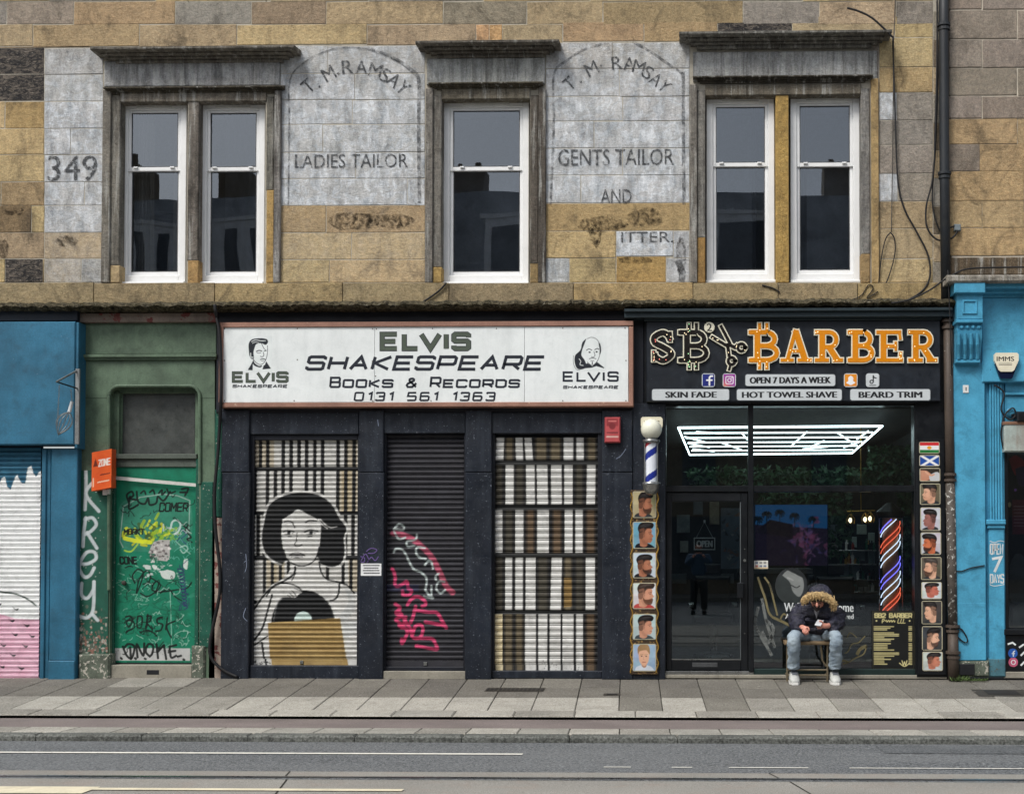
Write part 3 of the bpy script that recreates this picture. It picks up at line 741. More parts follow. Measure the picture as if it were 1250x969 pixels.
# window surrounds
def moulding(name, px0, px1, py0, py1, out, m, parent=tb, col=GRY, ww=0.0, back=.0, flip=False, ends=8):
    """moulded cornice: steps out towards the top"""
    zt_, zb_ = zpy(py0, -out), zpy(py1, -.03); x0, x1 = RX(px0, py0, px1, py1, -out)[::2]; h = zt_-zb_
    V = MB()
    steps = [(0, 0, .35), (.35, .35, .22), (.62, .57, .2), (1.0, .77, .23)]
    for k_, (o_, z_, dz) in enumerate(steps):
        off = (1-o_)*out*.8
        V.cbox(x0+off, -out*max(.18, o_)-.01, zb_+h*z_, x1-off, back+.02-k_*.001, zb_+h*(z_+dz), .008)
    V.prof([(-out-.01, zt_), (-out+.01, zt_+.012), (.02, zt_+.05), (.02, zt_)], x0, x1)
    o = V.build(name, m, parent); return setc(o, col, ww)
def sbox(name, x0, y0, x1, y1, yf, col, ww=0.0, m=None, parent=tb, yb=.25):
    return setc(box(name, m or M_sooty, parent, x0, y0, x1, y1, yf, yb, .008), col, ww)
DG = S(132, 129, 122)
# pair on the left
moulding('cornice', 110, 359, 54, 74, .26, M_sooty, col=S(126, 122, 114))
sbox('frieze', 127, 74, 341, 105, -.03, S(150, 148, 140), .45)
moulding('architrave', 126, 345, 103, 111, .1, M_sooty, col=S(96, 90, 78))
sbox('lintel', 146, 110, 325, 124, -.025, S(134, 128, 114))
sbox('jamb', 124, 110, 134, 345, -.05, DG, yb=.02); sbox('jamb', 134, 118, 146, 324, -.02, DG); sbox('jamb_base', 134, 324, 146, 345, -.022, YEL, m=M_stone)
sbox('mullion', 229, 122, 242, 318, -.01, S(128, 122, 112), yb=.15); sbox('mullion_base', 229, 318, 242, 346, -.012, S(176, 146, 96), m=M_stone, yb=.15)
sbox('jamb', 325, 118, 334, 232, -.02, DG); sbox('jamb_base', 325, 232, 334, 345, -.022, S(180, 150, 96), m=M_stone); sbox('jamb', 334, 110, 342, 345, -.05, DG, yb=.02)
# single window
moulding('cornice', 507, 682, 50, 71, .26, M_sooty, col=S(116, 112, 106))
sbox('frieze', 521, 71, 665, 103, -.03, S(146, 144, 136), .45)
moulding('architrave', 523, 662, 101, 109, .1, M_sooty, col=S(96, 90, 78))
sbox('lintel', 539, 108, 647, 121, -.025, S(126, 120, 108))
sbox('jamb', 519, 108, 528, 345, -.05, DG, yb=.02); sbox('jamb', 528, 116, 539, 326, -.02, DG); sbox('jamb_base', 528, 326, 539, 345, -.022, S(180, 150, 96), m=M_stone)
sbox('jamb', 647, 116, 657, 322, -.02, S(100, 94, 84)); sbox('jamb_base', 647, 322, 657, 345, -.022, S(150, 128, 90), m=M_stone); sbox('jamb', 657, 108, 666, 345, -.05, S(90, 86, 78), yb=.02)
# pair on the right
moulding('cornice', 829, 1089, 42, 63, .26, M_sooty, col=S(124, 122, 116))
sbox('frieze', 846, 63, 1071, 98, -.03, S(150, 148, 140), .45)
moulding('architrave', 846, 1066, 96, 104, .1, M_sooty, col=S(84, 80, 70))
sbox('lintel', 861, 103, 1051, 116, -.025, S(120, 114, 100))
sbox('jamb', 842, 103, 851, 345, -.05, DG, yb=.02); sbox('jamb', 851, 110, 861, 290, -.02, DG); sbox('jamb_base', 851, 290, 861, 345, -.022, S(156, 124, 78), m=M_stone)
sbox('mullion', 947, 113, 963, 345, -.01, S(172, 144, 88), m=M_stone, yb=.15)
sbox('jamb', 1051, 108, 1062, 310, -.02, DG); sbox('jamb_base', 1051, 310, 1062, 345, -.022, S(150, 128, 90), m=M_stone); sbox('jamb', 1064, 96, 1073, 345, -.04, S(168, 144, 100), m=M_stone, yb=.02)

# windows
M_upvc = paint('white_window_frame', S(232, 233, 232), .35, var=.04, grime=.12, grimecol=S(120, 118, 108), spec=.5, fine=30, finevar=.04, bump=.05)
M_seal = paint('grey_seal', S(90, 92, 94), .6, grime=.1)
M_glassu = glass_mat('window_glass', (.8, .84, .88), 2.2, 0, .12)
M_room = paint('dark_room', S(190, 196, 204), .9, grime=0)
M_curt = paint('pale_curtain', S(176, 172, 164), .9, var=.1, grime=.1)
def window(x0, y0, x1, y1, tm, yf=.12, curtain=None):
    q = RX(x0, y0, x1, y1, yf)
    b_ = MB(); w = .075
    b_.cbox(q[0], yf, q[1], q[0]+w, yf+.08, q[3]); b_.cbox(q[2]-w, yf, q[1], q[2], yf+.08, q[3])
    b_.cbox(q[0]+w, yf+.001, q[3]-w*1.2, q[2]-w, yf+.08, q[3]); b_.cbox(q[0]+w, yf+.001, q[1], q[2]-w, yf+.08, q[1]+.09)
    f = b_.build('window', M_upvc, tb)
    zm = (RX(x0, tm, x1, tm+1, yf)[3])
    # upper sash stands forward of the lower sash
    for (za, zb, dy, nm) in ((zm-.035, q[3]-w*1.2, .02, 'upper_sash'), (q[1]+.09, zm, .045, 'lower_sash')):
        s_ = MB(); t = .038; xa, xb = q[0]+w, q[2]-w
        s_.cbox(xa, yf+dy, za, xa+t, yf+dy+.03, zb); s_.cbox(xb-t, yf+dy, za, xb, yf+dy+.03, zb)
        s_.cbox(xa+t, yf+dy+.001, zb-t*.9, xb-t, yf+dy+.03, zb); s_.cbox(xa+t, yf+dy+.001, za, xb-t, yf+dy+.03, za+.05)
        s_.build(nm, M_upvc, f)
        g = MB(); j1, j2, j3, j4 = [R.uniform(-.0022, .0022) for _ in range(4)]; y_ = yf+dy+.016
        g.add([(xa+t, y_+j1, za+.05), (xb-t, y_+j2, za+.05), (xb-t, y_+j3, zb-t*.9), (xa+t, y_+j1+j3-j2, zb-t*.9)], [(0,1,2,3)]); g.build('pane', M_glassu, f)
        g = MB(); e = .008
        for (aa, bb, cc, dd) in ((xa+t, za+.05, xa+t+e, zb-t*.9), (xb-t-e, za+.05, xb-t, zb-t*.9), (xa+t+e, za+.05, xb-t-e, za+.05+e), (xa+t+e, zb-t*.9-e, xb-t-e, zb-t*.9)):
            g.box(aa, yf+dy+.004, bb, cc, yf+dy+.013, dd)
        g.build('seal', M_seal, f)
    v = MB(); xm = (q[0]+q[2])/2; hw = (q[2]-q[0])*.27
    v.cbox(xm-hw, yf-.012, q[3]-.07, xm+hw, yf+.0, q[3]-.035, .004); v.build('vent', paint('vent_grey', S(206, 206, 202), .4, grime=.2), f)
    v = MB()
    for s_ in (-.28, .28):
        v.cbox(xm+s_*(q[2]-q[0])-.025, yf-.002, zm-.004, xm+s_*(q[2]-q[0])+.025, yf+.03, zm+.016, .004)
    v.build('latch', M_upvc, f)
    v = MB(); v.cbox(q[0]-.01, yf-.07, q[1]-.035, q[2]+.01, yf+.08, q[1]-.001, .008); v.build('sill', M_upvc, f)
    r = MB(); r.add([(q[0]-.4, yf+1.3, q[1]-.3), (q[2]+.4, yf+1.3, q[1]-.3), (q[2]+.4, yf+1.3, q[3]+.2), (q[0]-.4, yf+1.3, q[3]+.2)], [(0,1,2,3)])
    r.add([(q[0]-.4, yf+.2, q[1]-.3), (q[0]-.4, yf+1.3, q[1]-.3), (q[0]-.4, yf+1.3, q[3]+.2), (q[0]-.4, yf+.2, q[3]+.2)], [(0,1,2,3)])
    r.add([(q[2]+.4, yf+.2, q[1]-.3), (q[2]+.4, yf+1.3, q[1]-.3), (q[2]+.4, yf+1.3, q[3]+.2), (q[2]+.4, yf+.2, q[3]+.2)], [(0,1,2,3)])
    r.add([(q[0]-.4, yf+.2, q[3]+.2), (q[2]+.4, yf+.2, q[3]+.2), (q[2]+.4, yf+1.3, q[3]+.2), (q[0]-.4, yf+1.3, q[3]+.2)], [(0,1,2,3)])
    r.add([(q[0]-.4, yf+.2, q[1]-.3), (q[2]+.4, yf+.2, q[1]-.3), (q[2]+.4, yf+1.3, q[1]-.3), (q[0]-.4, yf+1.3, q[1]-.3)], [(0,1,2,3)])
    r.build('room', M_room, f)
    if curtain:
        c0, c1 = curtain; k_ = MB(); n_ = 40
        X0, X1 = RX(c0, y0, c1, y1, yf+.2)[::2]
        for i in range(n_+1):
            xx = X0+(X1-X0)*i/n_; yy = yf+.2+.025*math.sin(i*1.15)
            k_.v += [(xx, yy, q[1]), (xx+.02*math.sin(i*.3), yy, q[3])]
        k_.f = [(2*i, 2*i+2, 2*i+3, 2*i+1) for i in range(n_)]
        k_.build('curtain', M_curt, f, True)
    return f
window(147.5, 125, 227, 345, 205, curtain=(162, 188)); window(244, 125, 323, 345, 205)
window(541, 122, 645.5, 345, 204.5); window(862.5, 117.5, 945.5, 343, 199.5); window(965, 116, 1049.5, 343, 199.5)

# ghost lettering and painted arches on the stones
M_ghost = faded('faded_black_lettering', S(86, 88, 90), .5, 22, .72)
M_ghost2 = faded('faded_black_line', S(76, 78, 80), .5, 12, .7)
yp = -.0085
def painted(t, x0, y0, x1, y1, rot=0, bold=.012, m=M_ghost): return text(t, x0, y0, x1, y1, yp, m, tb, bold, rot=rot)
painted('349', 58, 190, 119, 221, bold=.015)
painted('LADIES TAILOR', 360, 188, 498, 205, bold=.012)
painted('GENTS TAILOR', 681, 182, 823, 202, bold=.022)
painted('AND', 733, 231, 771, 248, bold=.012)
painted('ITTER.', 758, 283, 822, 296, bold=.015)
for ch, x, y, r_, w in (('T', 376, 105, 42, 13), ('.', 390, 106, 0, 3), ('M', 401, 90, 30, 15), ('.', 413, 90, 0, 3), ('R', 424, 82, 6, 14), ('A', 441, 82, -2, 15), ('M', 458, 86, -16, 16), ('S', 470, 92, -28, 12), ('A', 481, 98, -38, 14), ('Y', 492, 107, -46, 13)):
    h = 17 if ch != '.' else 3
    painted(ch, x-w/2, y-h/2, x+w/2, y+h/2, r_, .02)
for ch, x, y, r_, w in (('T', 695, 102, 42, 12), ('.', 709, 100, 0, 3), ('M', 722, 84, 28, 15), ('.', 734, 80, 0, 3), ('R', 753, 77, 6, 13), ('A', 768, 78, -4, 14), ('M', 780, 82, -16, 15), ('S', 791, 89, -30, 11), ('A', 801, 97, -38, 13), ('Y', 811, 105, -46, 12)):
    h = 16 if ch != '.' else 3
    painted(ch, x-w/2, y-h/2, x+w/2, y+h/2, r_, .02)
def gline(pts, w): 
    b_ = MB(); b_.ribbon(pts, w/104, yp+.0007); b_.build('painted_border', M_ghost2, tb)
gline(spline([(352, 250), (353, 150), (354, 98), (372, 76), (400, 62), (430, 58), (462, 64), (490, 78), (512, 98)]), 2)
gline(spline([(450, 60), (478, 70), (500, 84), (511, 98), (511, 150), (512, 248)]), 4.5)
gline(spline([(672, 250), (676, 150), (676, 92), (692, 74), (715, 60), (740, 53)]), 3)
gline(spline([(772, 51), (795, 64), (815, 78), (833, 90)]), 3.5)
gline([(834, 88), (834, 160), (835, 250)], 4)
gline([(827, 318), (833, 332), (832, 344)], 8)
# black residue where render has come off
M_tar = faded('tar_residue', S(40, 34, 28), .55, 17, .9)
def tar(x0, y0, x1, y1):
    q = RX(x0, y0, x1, y1, yp); n_ = 14
    pts = [(q[0]+(q[2]-q[0])*(.5+.5*math.cos(2*math.pi*i/n_)*R.uniform(.75, 1)), (q[1]+q[3])/2+(q[3]-q[1])/2*math.sin(2*math.pi*i/n_)*R.uniform(.7, 1)) for i in range(n_)]
    obj('tar_patch', [(x_, yp+.0004, z_) for x_, z_ in pts], [tuple(range(n_))], M_tar, tb)
for t_ in ((396, 257, 470, 284), (448, 259, 508, 280), (700, 262, 770, 286), (762, 252, 812, 279), (718, 270, 735, 304), (752, 312, 800, 323), (824, 282, 838, 340), (66, 286, 96, 303), (0, 252, 32, 264), (-4, 290, 12, 318)): tar(*t_)

# ---------------------------------------------------------------- the right-hand building
M_grb = stone_mat('grey_ashlar', 0, .25)
nb = thing('neighbouring_building', 'clean grey and yellow coursed stone wall at upper right beyond the downpipe', 'building', (6, 0, 3.7))
q = RX(1158, -1100, 1700, 378, .008); MB().box(q[0], .008, q[1], q[2], .35, q[3]).build('backing_wall', M_mortarw, nb)
GB, YB = S(142, 132, 120), S(178, 154, 116)
rows = [(-24, 12, [1158, 1199, 1290, 1380], [GB]), (12, 48, [1158, 1242, 1330, 1400], [GB]), (48, 83, [1158, 1199, 1290, 1380], [GB]), (83, 117, [1158, 1242, 1330, 1400], [GB]), (117, 145, [1158, 1199, 1290, 1380], [GB])]
for y0, y1, xs_, cs in rows: course(y0, y1, xs_, cs, parent=nb, m=M_grb, j=.8, jit=.06)
rows = [(145, 176, [1158, 1242, 1330, 1400], [YB]), (176, 209, [1158, 1196, 1290, 1400], [GB, YB, YB]), (209, 245, [1158, 1250, 1400], [YB]), (245, 278, [1158, 1199, 1250, 1400], [YB]), (278, 312, [1158, 1285, 1400], [YB])]
for y0, y1, xs_, cs in rows: course(y0, y1, xs_, cs, parent=nb, m=M_stone, j=.3, jit=.04)
setc(box('band', M_sooty, nb, 1158, 313, 1700, 334, -.05, .1), S(108, 96, 76))

# ================================================================ OPPOSITE SIDE OF THE STREET (seen only as reflections)
M_slate = paint('dark_slate', S(146, 150, 154), .8, var=.4, scale=1.5, fine=14, finevar=.6, bump=.5)
M_opp = paint('opposite_sandstone', S(120, 108, 92), .9, var=.3)
op = thing('tenement_building', 'dark mansard roofed tenement across the street, seen mirrored in the window panes', 'building', (0, -30, 0))
MB().box(-60, -40, -.14, 60, -30, 10.7).build('wall', M_opp, op)
MB().prof([(-30.1, 10.6), (-31.3, 14.6), (-39, 14.6), (-40, 10.6)], -60, 60).build('roof', M_slate, op)
m = MB(); m.box(-60, -30.35, 10.45, 60, -30, 10.75); m.build('cornice', M_opp, op)
M_wp = paint('white_dormer', S(240, 242, 244), .7)
M_dk = paint('dark_opening', S(70, 76, 84), .3, grime=0)
for xh, wd_ in ((190, 2.6), (290, 3.0), (625, 1.9), (905, 2.2), (1400, 2.2), (-100, 2.4)):
    xc = P(xh, 300, 0).x*(45/15); z0 = 11.0
    m = MB(); m.cbox(xc-wd_/2, -30.2, z0, xc+wd_/2, -31.3, z0+1.9) if False else m.box(xc-wd_/2, -31.6, z0, xc+wd_/2, -30.05, z0+2.4)
    m.prof([(-30.0, z0+2.4), (-31.6, z0+2.4), (-31.6, z0+2.6), (-30.0, z0+2.55)], xc-wd_/2-.15, xc+wd_/2+.15)
    d = m.build('dormer', M_wp, op)
    n_ = 3 if wd_ > 2.3 else 1
    for i in range(n_):
        w2 = wd_/n_; m = MB(); m.box(xc-wd_/2+i*w2+.25, -30.045, z0+.3, xc-wd_/2+(i+1)*w2-.25, -30.02, z0+2.1); m.build('window', M_dk, d)
for i in range(-9, 10):
    for z0 in (3.8, 7.0):
        m = MB(); m.box(i*4.6-.6, -29.99, z0, i*4.6+.6, -29.95, z0+2.0); m.build('window', M_dk, op)
m = MB()
for i in range(-7, 8): m.box(i*6.2-2.4, -29.99, .5, i*6.2+2.4, -29.94, 2.7)
m.build('shop_window', M_dk, op)
m = MB(); m.box(-60, -30, -.14, 60, -26, .0); tagp(m.build('pavement', M_slabs[1]), kind='structure')

for cx_, w_, h_ in ((-21.5, 1.6, 1.5), (-17.2, 1.2, 1.1), (-9.0, 2.2, 1.2), (-2.5, 1.4, 1.6), (5.5, 2.0, 1.3), (11, 1.5, 1.5)):
    m = MB(); m.box(cx_-w_/2, -33, 14.3, cx_+w_/2, -32, 14.6+h_)
    m.build('chimney', M_opp, op)
    for k in range(3): MB().lathe([(.12, 0), (.1, .45)], (cx_-w_/3+k*w_/3, -32.5, 14.6+h_), 8).build('chimney_pot', M_opp, op)

# ================================================================ SHOPFRONTS
M_navy = paint('navy_gloss_paint', S(21, 28, 39), .42, var=.3, scale=2.2, grime=.35, grimecol=S(54, 58, 64), chips=.27, chipcol=S(120, 126, 136), chipscale=60, streak=.3, streakcol=S(70, 78, 88), fine=40, bump=.2, spec=.45)
M_navyd = paint('navy_dark_paint', S(18, 22, 32), .5, var=.3, grime=.3, grimecol=S(46, 48, 52))
M_teal = paint('teal_blue_paint', S(44, 104, 132), .5, var=.3, scale=2, grime=.6, grimecol=S(40, 70, 86), streak=.25, streakcol=S(30, 80, 106), chips=.2, chipcol=S(140, 160, 170), fine=50)
M_greenp = paint('pale_green_paint', S(88, 108, 88), .6, var=.34, scale=3, grime=.8, grimecol=S(46, 60, 48), streak=.4, streakcol=S(58, 76, 62), chips=.23, chipcol=S(50, 56, 46), fine=50, bump=.3)
M_greend = paint('dark_green_paint', S(22, 82, 66), .5, var=.3, scale=3, grime=.45, grimecol=S(30, 44, 38), chips=.29, chipcol=S(150, 150, 140), chipscale=36, fine=50, bump=.3)
M_grimest = paint('grimy_painted_stone', S(92, 100, 88), .9, var=.4, scale=8, grime=.7, grimecol=S(38, 42, 36), chips=.42, chipcol=S(176, 172, 160), chipscale=26, bump=.6)
M_step = paint('worn_stone_step', S(142, 138, 126), .9, var=.2, grime=.5, grimecol=S(70, 66, 58), bump=.4)
M_sky = paint('sky_blue_paint', S(74, 156, 190), .5, var=.22, scale=2.5, grime=.7, grimecol=S(44, 96, 118), streak=.3, streakcol=S(52, 126, 158), chips=.22, chipcol=S(40, 60, 70), fine=50, bump=.25)
M_black = paint('black_paint', S(17, 20, 24), .35, var=.2, grime=.2, grimecol=S(40, 44, 46), fine=30)
M_blackf = paint('black_fascia', S(22, 28, 36), .45, var=.35, scale=3, grime=.4, grimecol=S(46, 56, 66), chips=.2, chipcol=S(120, 130, 140), chipscale=40)
M_chrome = paint('steel_trim', S(150, 152, 150), .3, metal=.85, grime=.3, fine=20)
M_white = paint('white_plastic', S(222, 222, 218), .4, var=.05, grime=.15, grimecol=S(120, 118, 108))
M_ink = paint('black_ink', S(20, 22, 26), .6, var=.1, grime=0)
M_graf_w = paint('white_spray', S(206, 212, 214), .6, var=.1, grime=.1)

# ---- roller shutters: every slat is curved metal; the mural is its paint
P_shut = printed('painted_shutter_metal', .7, .4, chips=.0, bump=.08)
def shutter(parent, x0, y0, x1, y1, n, cv, yf, amp=.019, botpx=8, res=1.25, foot=True):
    a = RX(x0, y0, x1, y1-botpx, yf)
    rs = thing('roller_shutter', None, None, ((a[0]+a[2])/2, yf, a[1])); rs.parent = parent; rs.location = rs.location-wloc(parent)
    prof_ = [(0.0, .2), (.07, -.55), (.2, -.85), (.4, -.9), (.58, -.7), (.68, -.1), (.73, .3), (.78, .1), (.82, -.45), (.9, -.45), (.95, .2)]   # t down the slat, out
    nx = int((x1-x0)*res); h = (a[3]-a[1])/n
    U = np.linspace(0, 1, nx+1); rows_ = len(prof_)
    for i in range(n):
        zt_ = a[3]-i*h; V = []; cols = []
        for t, o_ in prof_:
            z = zt_-t*h; fy = y0+(y1-botpx-y0)*(i+t)/n
            V.append(np.stack([a[0]+U*(a[2]-a[0]), np.full(nx+1, yf+o_*amp), np.full(nx+1, z)], -1))
            cols.append(cv.at(x0+U*(x1-x0), np.full(nx+1, fy)))
        V = np.concatenate(V); cols = np.concatenate(cols)
        idx = np.arange(rows_*(nx+1)).reshape(rows_, nx+1)
        F = np.stack([idx[1:, :-1], idx[1:, 1:], idx[:-1, 1:], idx[:-1, :-1]], -1).reshape(-1, 4).tolist()
        obj('slat', V, F, P_shut, rs, cols=cols)
    q = RX(x0-2, y0-2, x1+2, y1+2, yf+.03); MB().box(q[0], yf+.02, q[1], q[2], yf+.04, q[3]).build('shutter_back', M_navyd, rs)
    if foot:
        panel('bottom_rail', cv, P_shut, rs, yf-.012, 1.3, rect=(x0, y1-botpx, x1, y1))
        q = RX(x0, y1-botpx, x1, y1, yf-.01); MB().box(q[0], yf-.0105, q[1]-.004, q[2], yf+.015, q[3]).build('rail_core', M_chrome, rs)
    return rs

BLKC, WHC = S(24, 26, 28), S(208, 208, 204)
# --- mural of the woman with records in front of a bookshelf
c1 = Canvas(303, 536, 438, 814, WHC, 4)
Rm = random.Random(3)
def shelf(cv, y0, y1, bars, tan, wid=5.0):
    for x in tan: cv.rect(x, y0, x+12, y1, S(176, 160, 124), .6)
    for x in bars: cv.line([(x, y0), (x, y1)], wid, BLKC)
c1.rect(303, 536, 438, 740, S(186, 184, 176), .35)
shelf(c1, 536, 571, [317.5, 326.5, 345.5, 355, 364.5, 374, 384, 393.5, 412.5, 422, 432], [310, 322, 424], 4.6)
shelf(c1, 574, 625, [311, 326.5, 336, 345.5, 355, 374, 384, 393.5, 412.5, 422, 432], [417, 425, 414], 4.6)
shelf(c1, 628, 679, [315.5, 323, 431, 422, 340], [], 4.6)
shelf(c1, 683, 740, [307, 323.5, 333, 343, 352.5, 400.5, 419.5, 429, 362], [326, 336, 426], 4.2)
for y in (572.5, 626.5, 681): c1.line([(308, y), (437, y)], 4.5, BLKC)
c1.line([(303, 736), (312, 735)], 5, BLKC); c1.line([(303, 680.5), (437, 680.5)], 4, BLKC)
# body
c1.blob([(358, 690), (392, 690), (398, 706), (414, 711), (430, 720), (440, 734), (442, 816), (302, 816), (302, 760), (312, 740), (330, 716), (348, 705)], WHC)
c1.blob([(420, 716), (432, 726), (434, 742), (424, 756), (408, 762), (418, 748), (426, 734)], S(196, 198, 196))
c1.blob([(408, 764), (434, 758), (438, 772), (414, 778)], S(206, 208, 206))
for ln, w in (([(361, 692), (359, 701), (346, 710), (333, 717), (322, 728), (311, 744)], 2.4), ([(361, 692), (361, 700), (357, 708)], 1.2), ([(390, 686), (393, 699), (400, 707), (412, 710), (424, 714), (433, 724)], 2.0),
              ([(415, 712), (414, 724), (410, 731), (404, 733)], 2.2), ([(333, 726), (328, 744), (322, 765), (314, 778), (304, 790)], 2.4), ([(328, 776), (318, 783), (309, 789)], 1.8), ([(321, 784), (325, 811)], 2.4), ([(326, 728), (336, 714), (348, 712), (360, 714), (370, 721)], 1.6)):
    c1.curve(ln, w, BLKC)
# hair (flat black bob) with pale edge
hair = [(330, 681), (323, 672), (320, 656), (323, 636), (328, 618), (340, 608), (357, 602.5), (376, 602), (392, 606), (405, 616), (414, 632), (423, 645), (420, 656), (421, 674), (417, 687), (406, 692), (392, 688), (386, 680), (352, 684), (346, 688), (338, 686)]
c1.blob([(x+(2.2 if x > 372 else -2.2), y+(-2.2 if y < 650 else 1.6)) for x, y in hair], WHC)
c1.blob(hair, BLKC)
# face
c1.blob([(345, 634), (355, 628), (364, 622), (376, 628), (389, 635), (392, 642), (391, 662), (389, 675), (382, 686), (370, 691), (358, 688), (348, 676), (344, 655)], WHC)
c1.curve([(347, 672), (351, 683), (360, 689), (370, 691), (381, 687), (387, 679), (390, 668)], 1.6, BLKC)
for ln, w in (([(347, 637), (352, 636), (357, 638), (360, 644)], 1.5), ([(373, 638), (378, 635.5), (387, 636)], 1.6), ([(363, 650), (362, 660), (360, 665), (363, 667), (369, 665)], 1.1),
              ([(346, 649), (352, 647.5), (359, 649)], 1.4), ([(372, 649.5), (379, 647), (388, 648.5)], 1.6), ([(348, 652), (353, 652.5), (358, 651)], .8), ([(374, 652), (380, 652.5), (385, 651)], .8),
              ([(354, 677.5), (360, 674.5), (366, 674.5), (372, 677.5)], 1.0), ([(356, 679.5), (363, 681), (370, 679.5)], .9), ([(352, 655), (356, 655)], .8), ([(376, 655), (381, 655)], .8)):
    c1.curve(ln, w, BLKC)
c1.ell(353, 650, 2.3, 1.7, BLKC); c1.ell(380, 650, 2.5, 1.8, BLKC)
c1.blob([(354, 677.5), (362, 674), (372, 677.5), (363, 680)], S(150, 150, 148)); c1.curve([(353.5, 678.2), (358, 677), (363, 677.4), (368, 677), (372.5, 678.4)], 1.1, BLKC)
c1.curve([(391, 634), (398, 641), (404, 644), (411, 643)], 1.3, WHC); c1.curve([(389, 634), (394, 641), (400, 645)], 1.2, WHC)
# record and sleeve
c1.poly(arc(371, 762, 39, 42, 0, 180, 30), BLKC)
c1.poly(arc(371, 758, 11, 12, 0, 180, 16), S(196, 214, 208))
c1.curve([(335, 758), (340, 736), (352, 724)], 1.0, S(120, 122, 122)); c1.curve([(409, 756), (406, 744), (401, 735)], .9, S(90, 92, 92))
c1.poly([(328, 760), (416, 754), (426, 816), (332, 816)], S(158, 132, 80))
for _ in range(26):
    y = Rm.uniform(760, 812); c1.line([(330, y), (418, y+Rm.uniform(-1, 1))], Rm.uniform(.6, 2), S(182, 156, 106), .35)
c1.ell(368, 806.5, 1.2, 1, BLKC)
# hand over the record
c1.blob([(334, 720), (346, 716), (360, 717), (370, 722), (366, 725), (363, 728), (360, 730), (355, 729), (346, 729), (336, 727)], WHC)
for ln in ([(357, 721), (361, 725), (363, 728.5)], [(354, 724), (358, 727), (359, 730)], [(352, 726), (355, 729), (356, 731)], [(360, 718), (366, 720), (370, 723)]): c1.curve(ln, 1.0, BLKC)
for _ in range(30): c1.ell(Rm.uniform(304, 330), Rm.uniform(806, 813), Rm.uniform(.4, 1.3), .5, BLKC)

# --- centre shutter: plain dark metal with pink and white spray
c2 = Canvas(468, 528, 570, 815, S(46, 46, 52), 4)
PK, PW = S(214, 70, 118), S(186, 198, 196)
c2.curve([(480, 651), (492, 653), (505, 659), (516, 668), (528, 681), (537, 698), (545, 715), (553, 723)], 5.5, S(190, 86, 112), .8, 1.2)
for ln in (([(481, 646), (487, 640), (493, 643), (492, 647), (482, 646)]), ([(481, 648), (487, 658), (495, 656)]), ([(509, 653), (508, 658), (503, 660), (497, 661), (498, 667), (506, 666)]), ([(519, 669), (510, 668), (508, 674), (512, 680), (520, 682)]),
           ([(519, 690), (523, 685), (527, 686), (529, 694)]), ([(536, 700), (532, 704), (533, 708)]), ([(543, 710), (536, 710), (533, 718), (538, 724), (544, 720)]),
           ([(481, 674), (484, 670), (491, 671), (496, 677), (500, 686), (506, 695), (515, 699), (521, 706), (521, 714), (520, 720), (525, 727), (529, 730), (518, 728)]), ([(527, 715), (527, 729)])):
    c2.curve(ln, 1.9, PW, .9, .6)
for ln in (([(479, 694), (482, 700), (483, 708)]), ([(482, 711), (485, 716), (492, 713), (497, 710), (499, 718), (503, 721), (500, 726), (493, 726), (492, 721)]), ([(498, 738), (503, 731), (510, 728), (518, 732), (520, 738), (516, 740)]),
           ([(508, 740), (505, 752), (502, 760)]), ([(510, 745), (523, 747), (534, 748), (540, 757), (545, 766), (542, 763), (520, 759)]), ([(483, 737), (489, 742), (484, 748), (490, 752), (484, 756), (491, 762)]),
           ([(496, 753), (492, 766), (488, 762), (498, 770), (492, 785), (491, 780)]), ([(504, 775), (508, 764), (515, 763), (517, 770), (513, 778), (505, 778), (502, 768)]), ([(508, 779), (520, 779), (529, 780), (533, 787), (534, 792), (520, 790), (509, 788)]), ([(487, 744), (497, 760), (505, 772)])):
    c2.curve(ln, 3.2, PK, .9, .8)
c2.rect(470, 714, 512, 722, S(40, 48, 96), .35)

# --- right shutter: bookshelves
c3 = Canvas(600, 529, 733, 820, S(28, 29, 31), 4)
TAN, BRN, DBR = S(104, 94, 74), S(100, 82, 62), S(72, 68, 58)
def books(y0, y1, spec, lean=0):
    for x0, x1, w, l in spec:
        cc = {'w': WHC, 't': TAN, 'b': BRN, 'd': DBR, 'c': S(222, 208, 170)}[w]
        c3.poly([(x0+l, y0), (x1+l*.9, y0), (x1, y1), (x0, y1)], cc)
        if w in 'tdb':
            c3.line([(x0+.4, y0), (x0+.4, y1)], 3, BLKC, .7); c3.line([(x1-.4, y0), (x1-.4, y1)], 3, BLKC, .7)
books(534, 562, [(605, 614.5, 'w', .8), (616.5, 627, 't', 0), (630, 638.5, 'w', -1), (642, 650.5, 'w', -2), (653, 668, 't', 0), (671, 685, 't', 0), (688, 699.5, 'w', 0), (703.5, 712.5, 'w', 0), (716, 728, 't', 0)])
books(568, 616, [(604, 614.5, 'd', 0), (617, 627, 'w', 0), (629, 640, 'd', 0), (642.5, 653, 'w', -.5), (656, 669, 'w', -1), (673, 686, 'w', -.6), (689, 699, 'w', 0), (702, 712.5, 'd', 0), (716, 726.5, 'w', .6)])
books(623, 675, [(605, 613.5, 'w', -.4), (616, 627, 'd', 0), (629, 639, 'w', 0), (642, 653, 'b', 0), (656, 670, 'w', 0), (674, 686, 'b', 0), (689.5, 699, 'w', 0), (702.5, 711.5, 'w', 0), (715, 727, 'b', 0)])
books(680, 745, [(604, 615, 'd', 0), (617, 625.5, 'w', 0), (629.5, 638.5, 'w', 0), (642, 654, 'w', 0), (656, 670, 'd', 0), (672, 685, 'w', 1.5), (688.5, 699, 't', 0), (702, 713, 'd', 0), (715, 726.5, 'w', 0)])
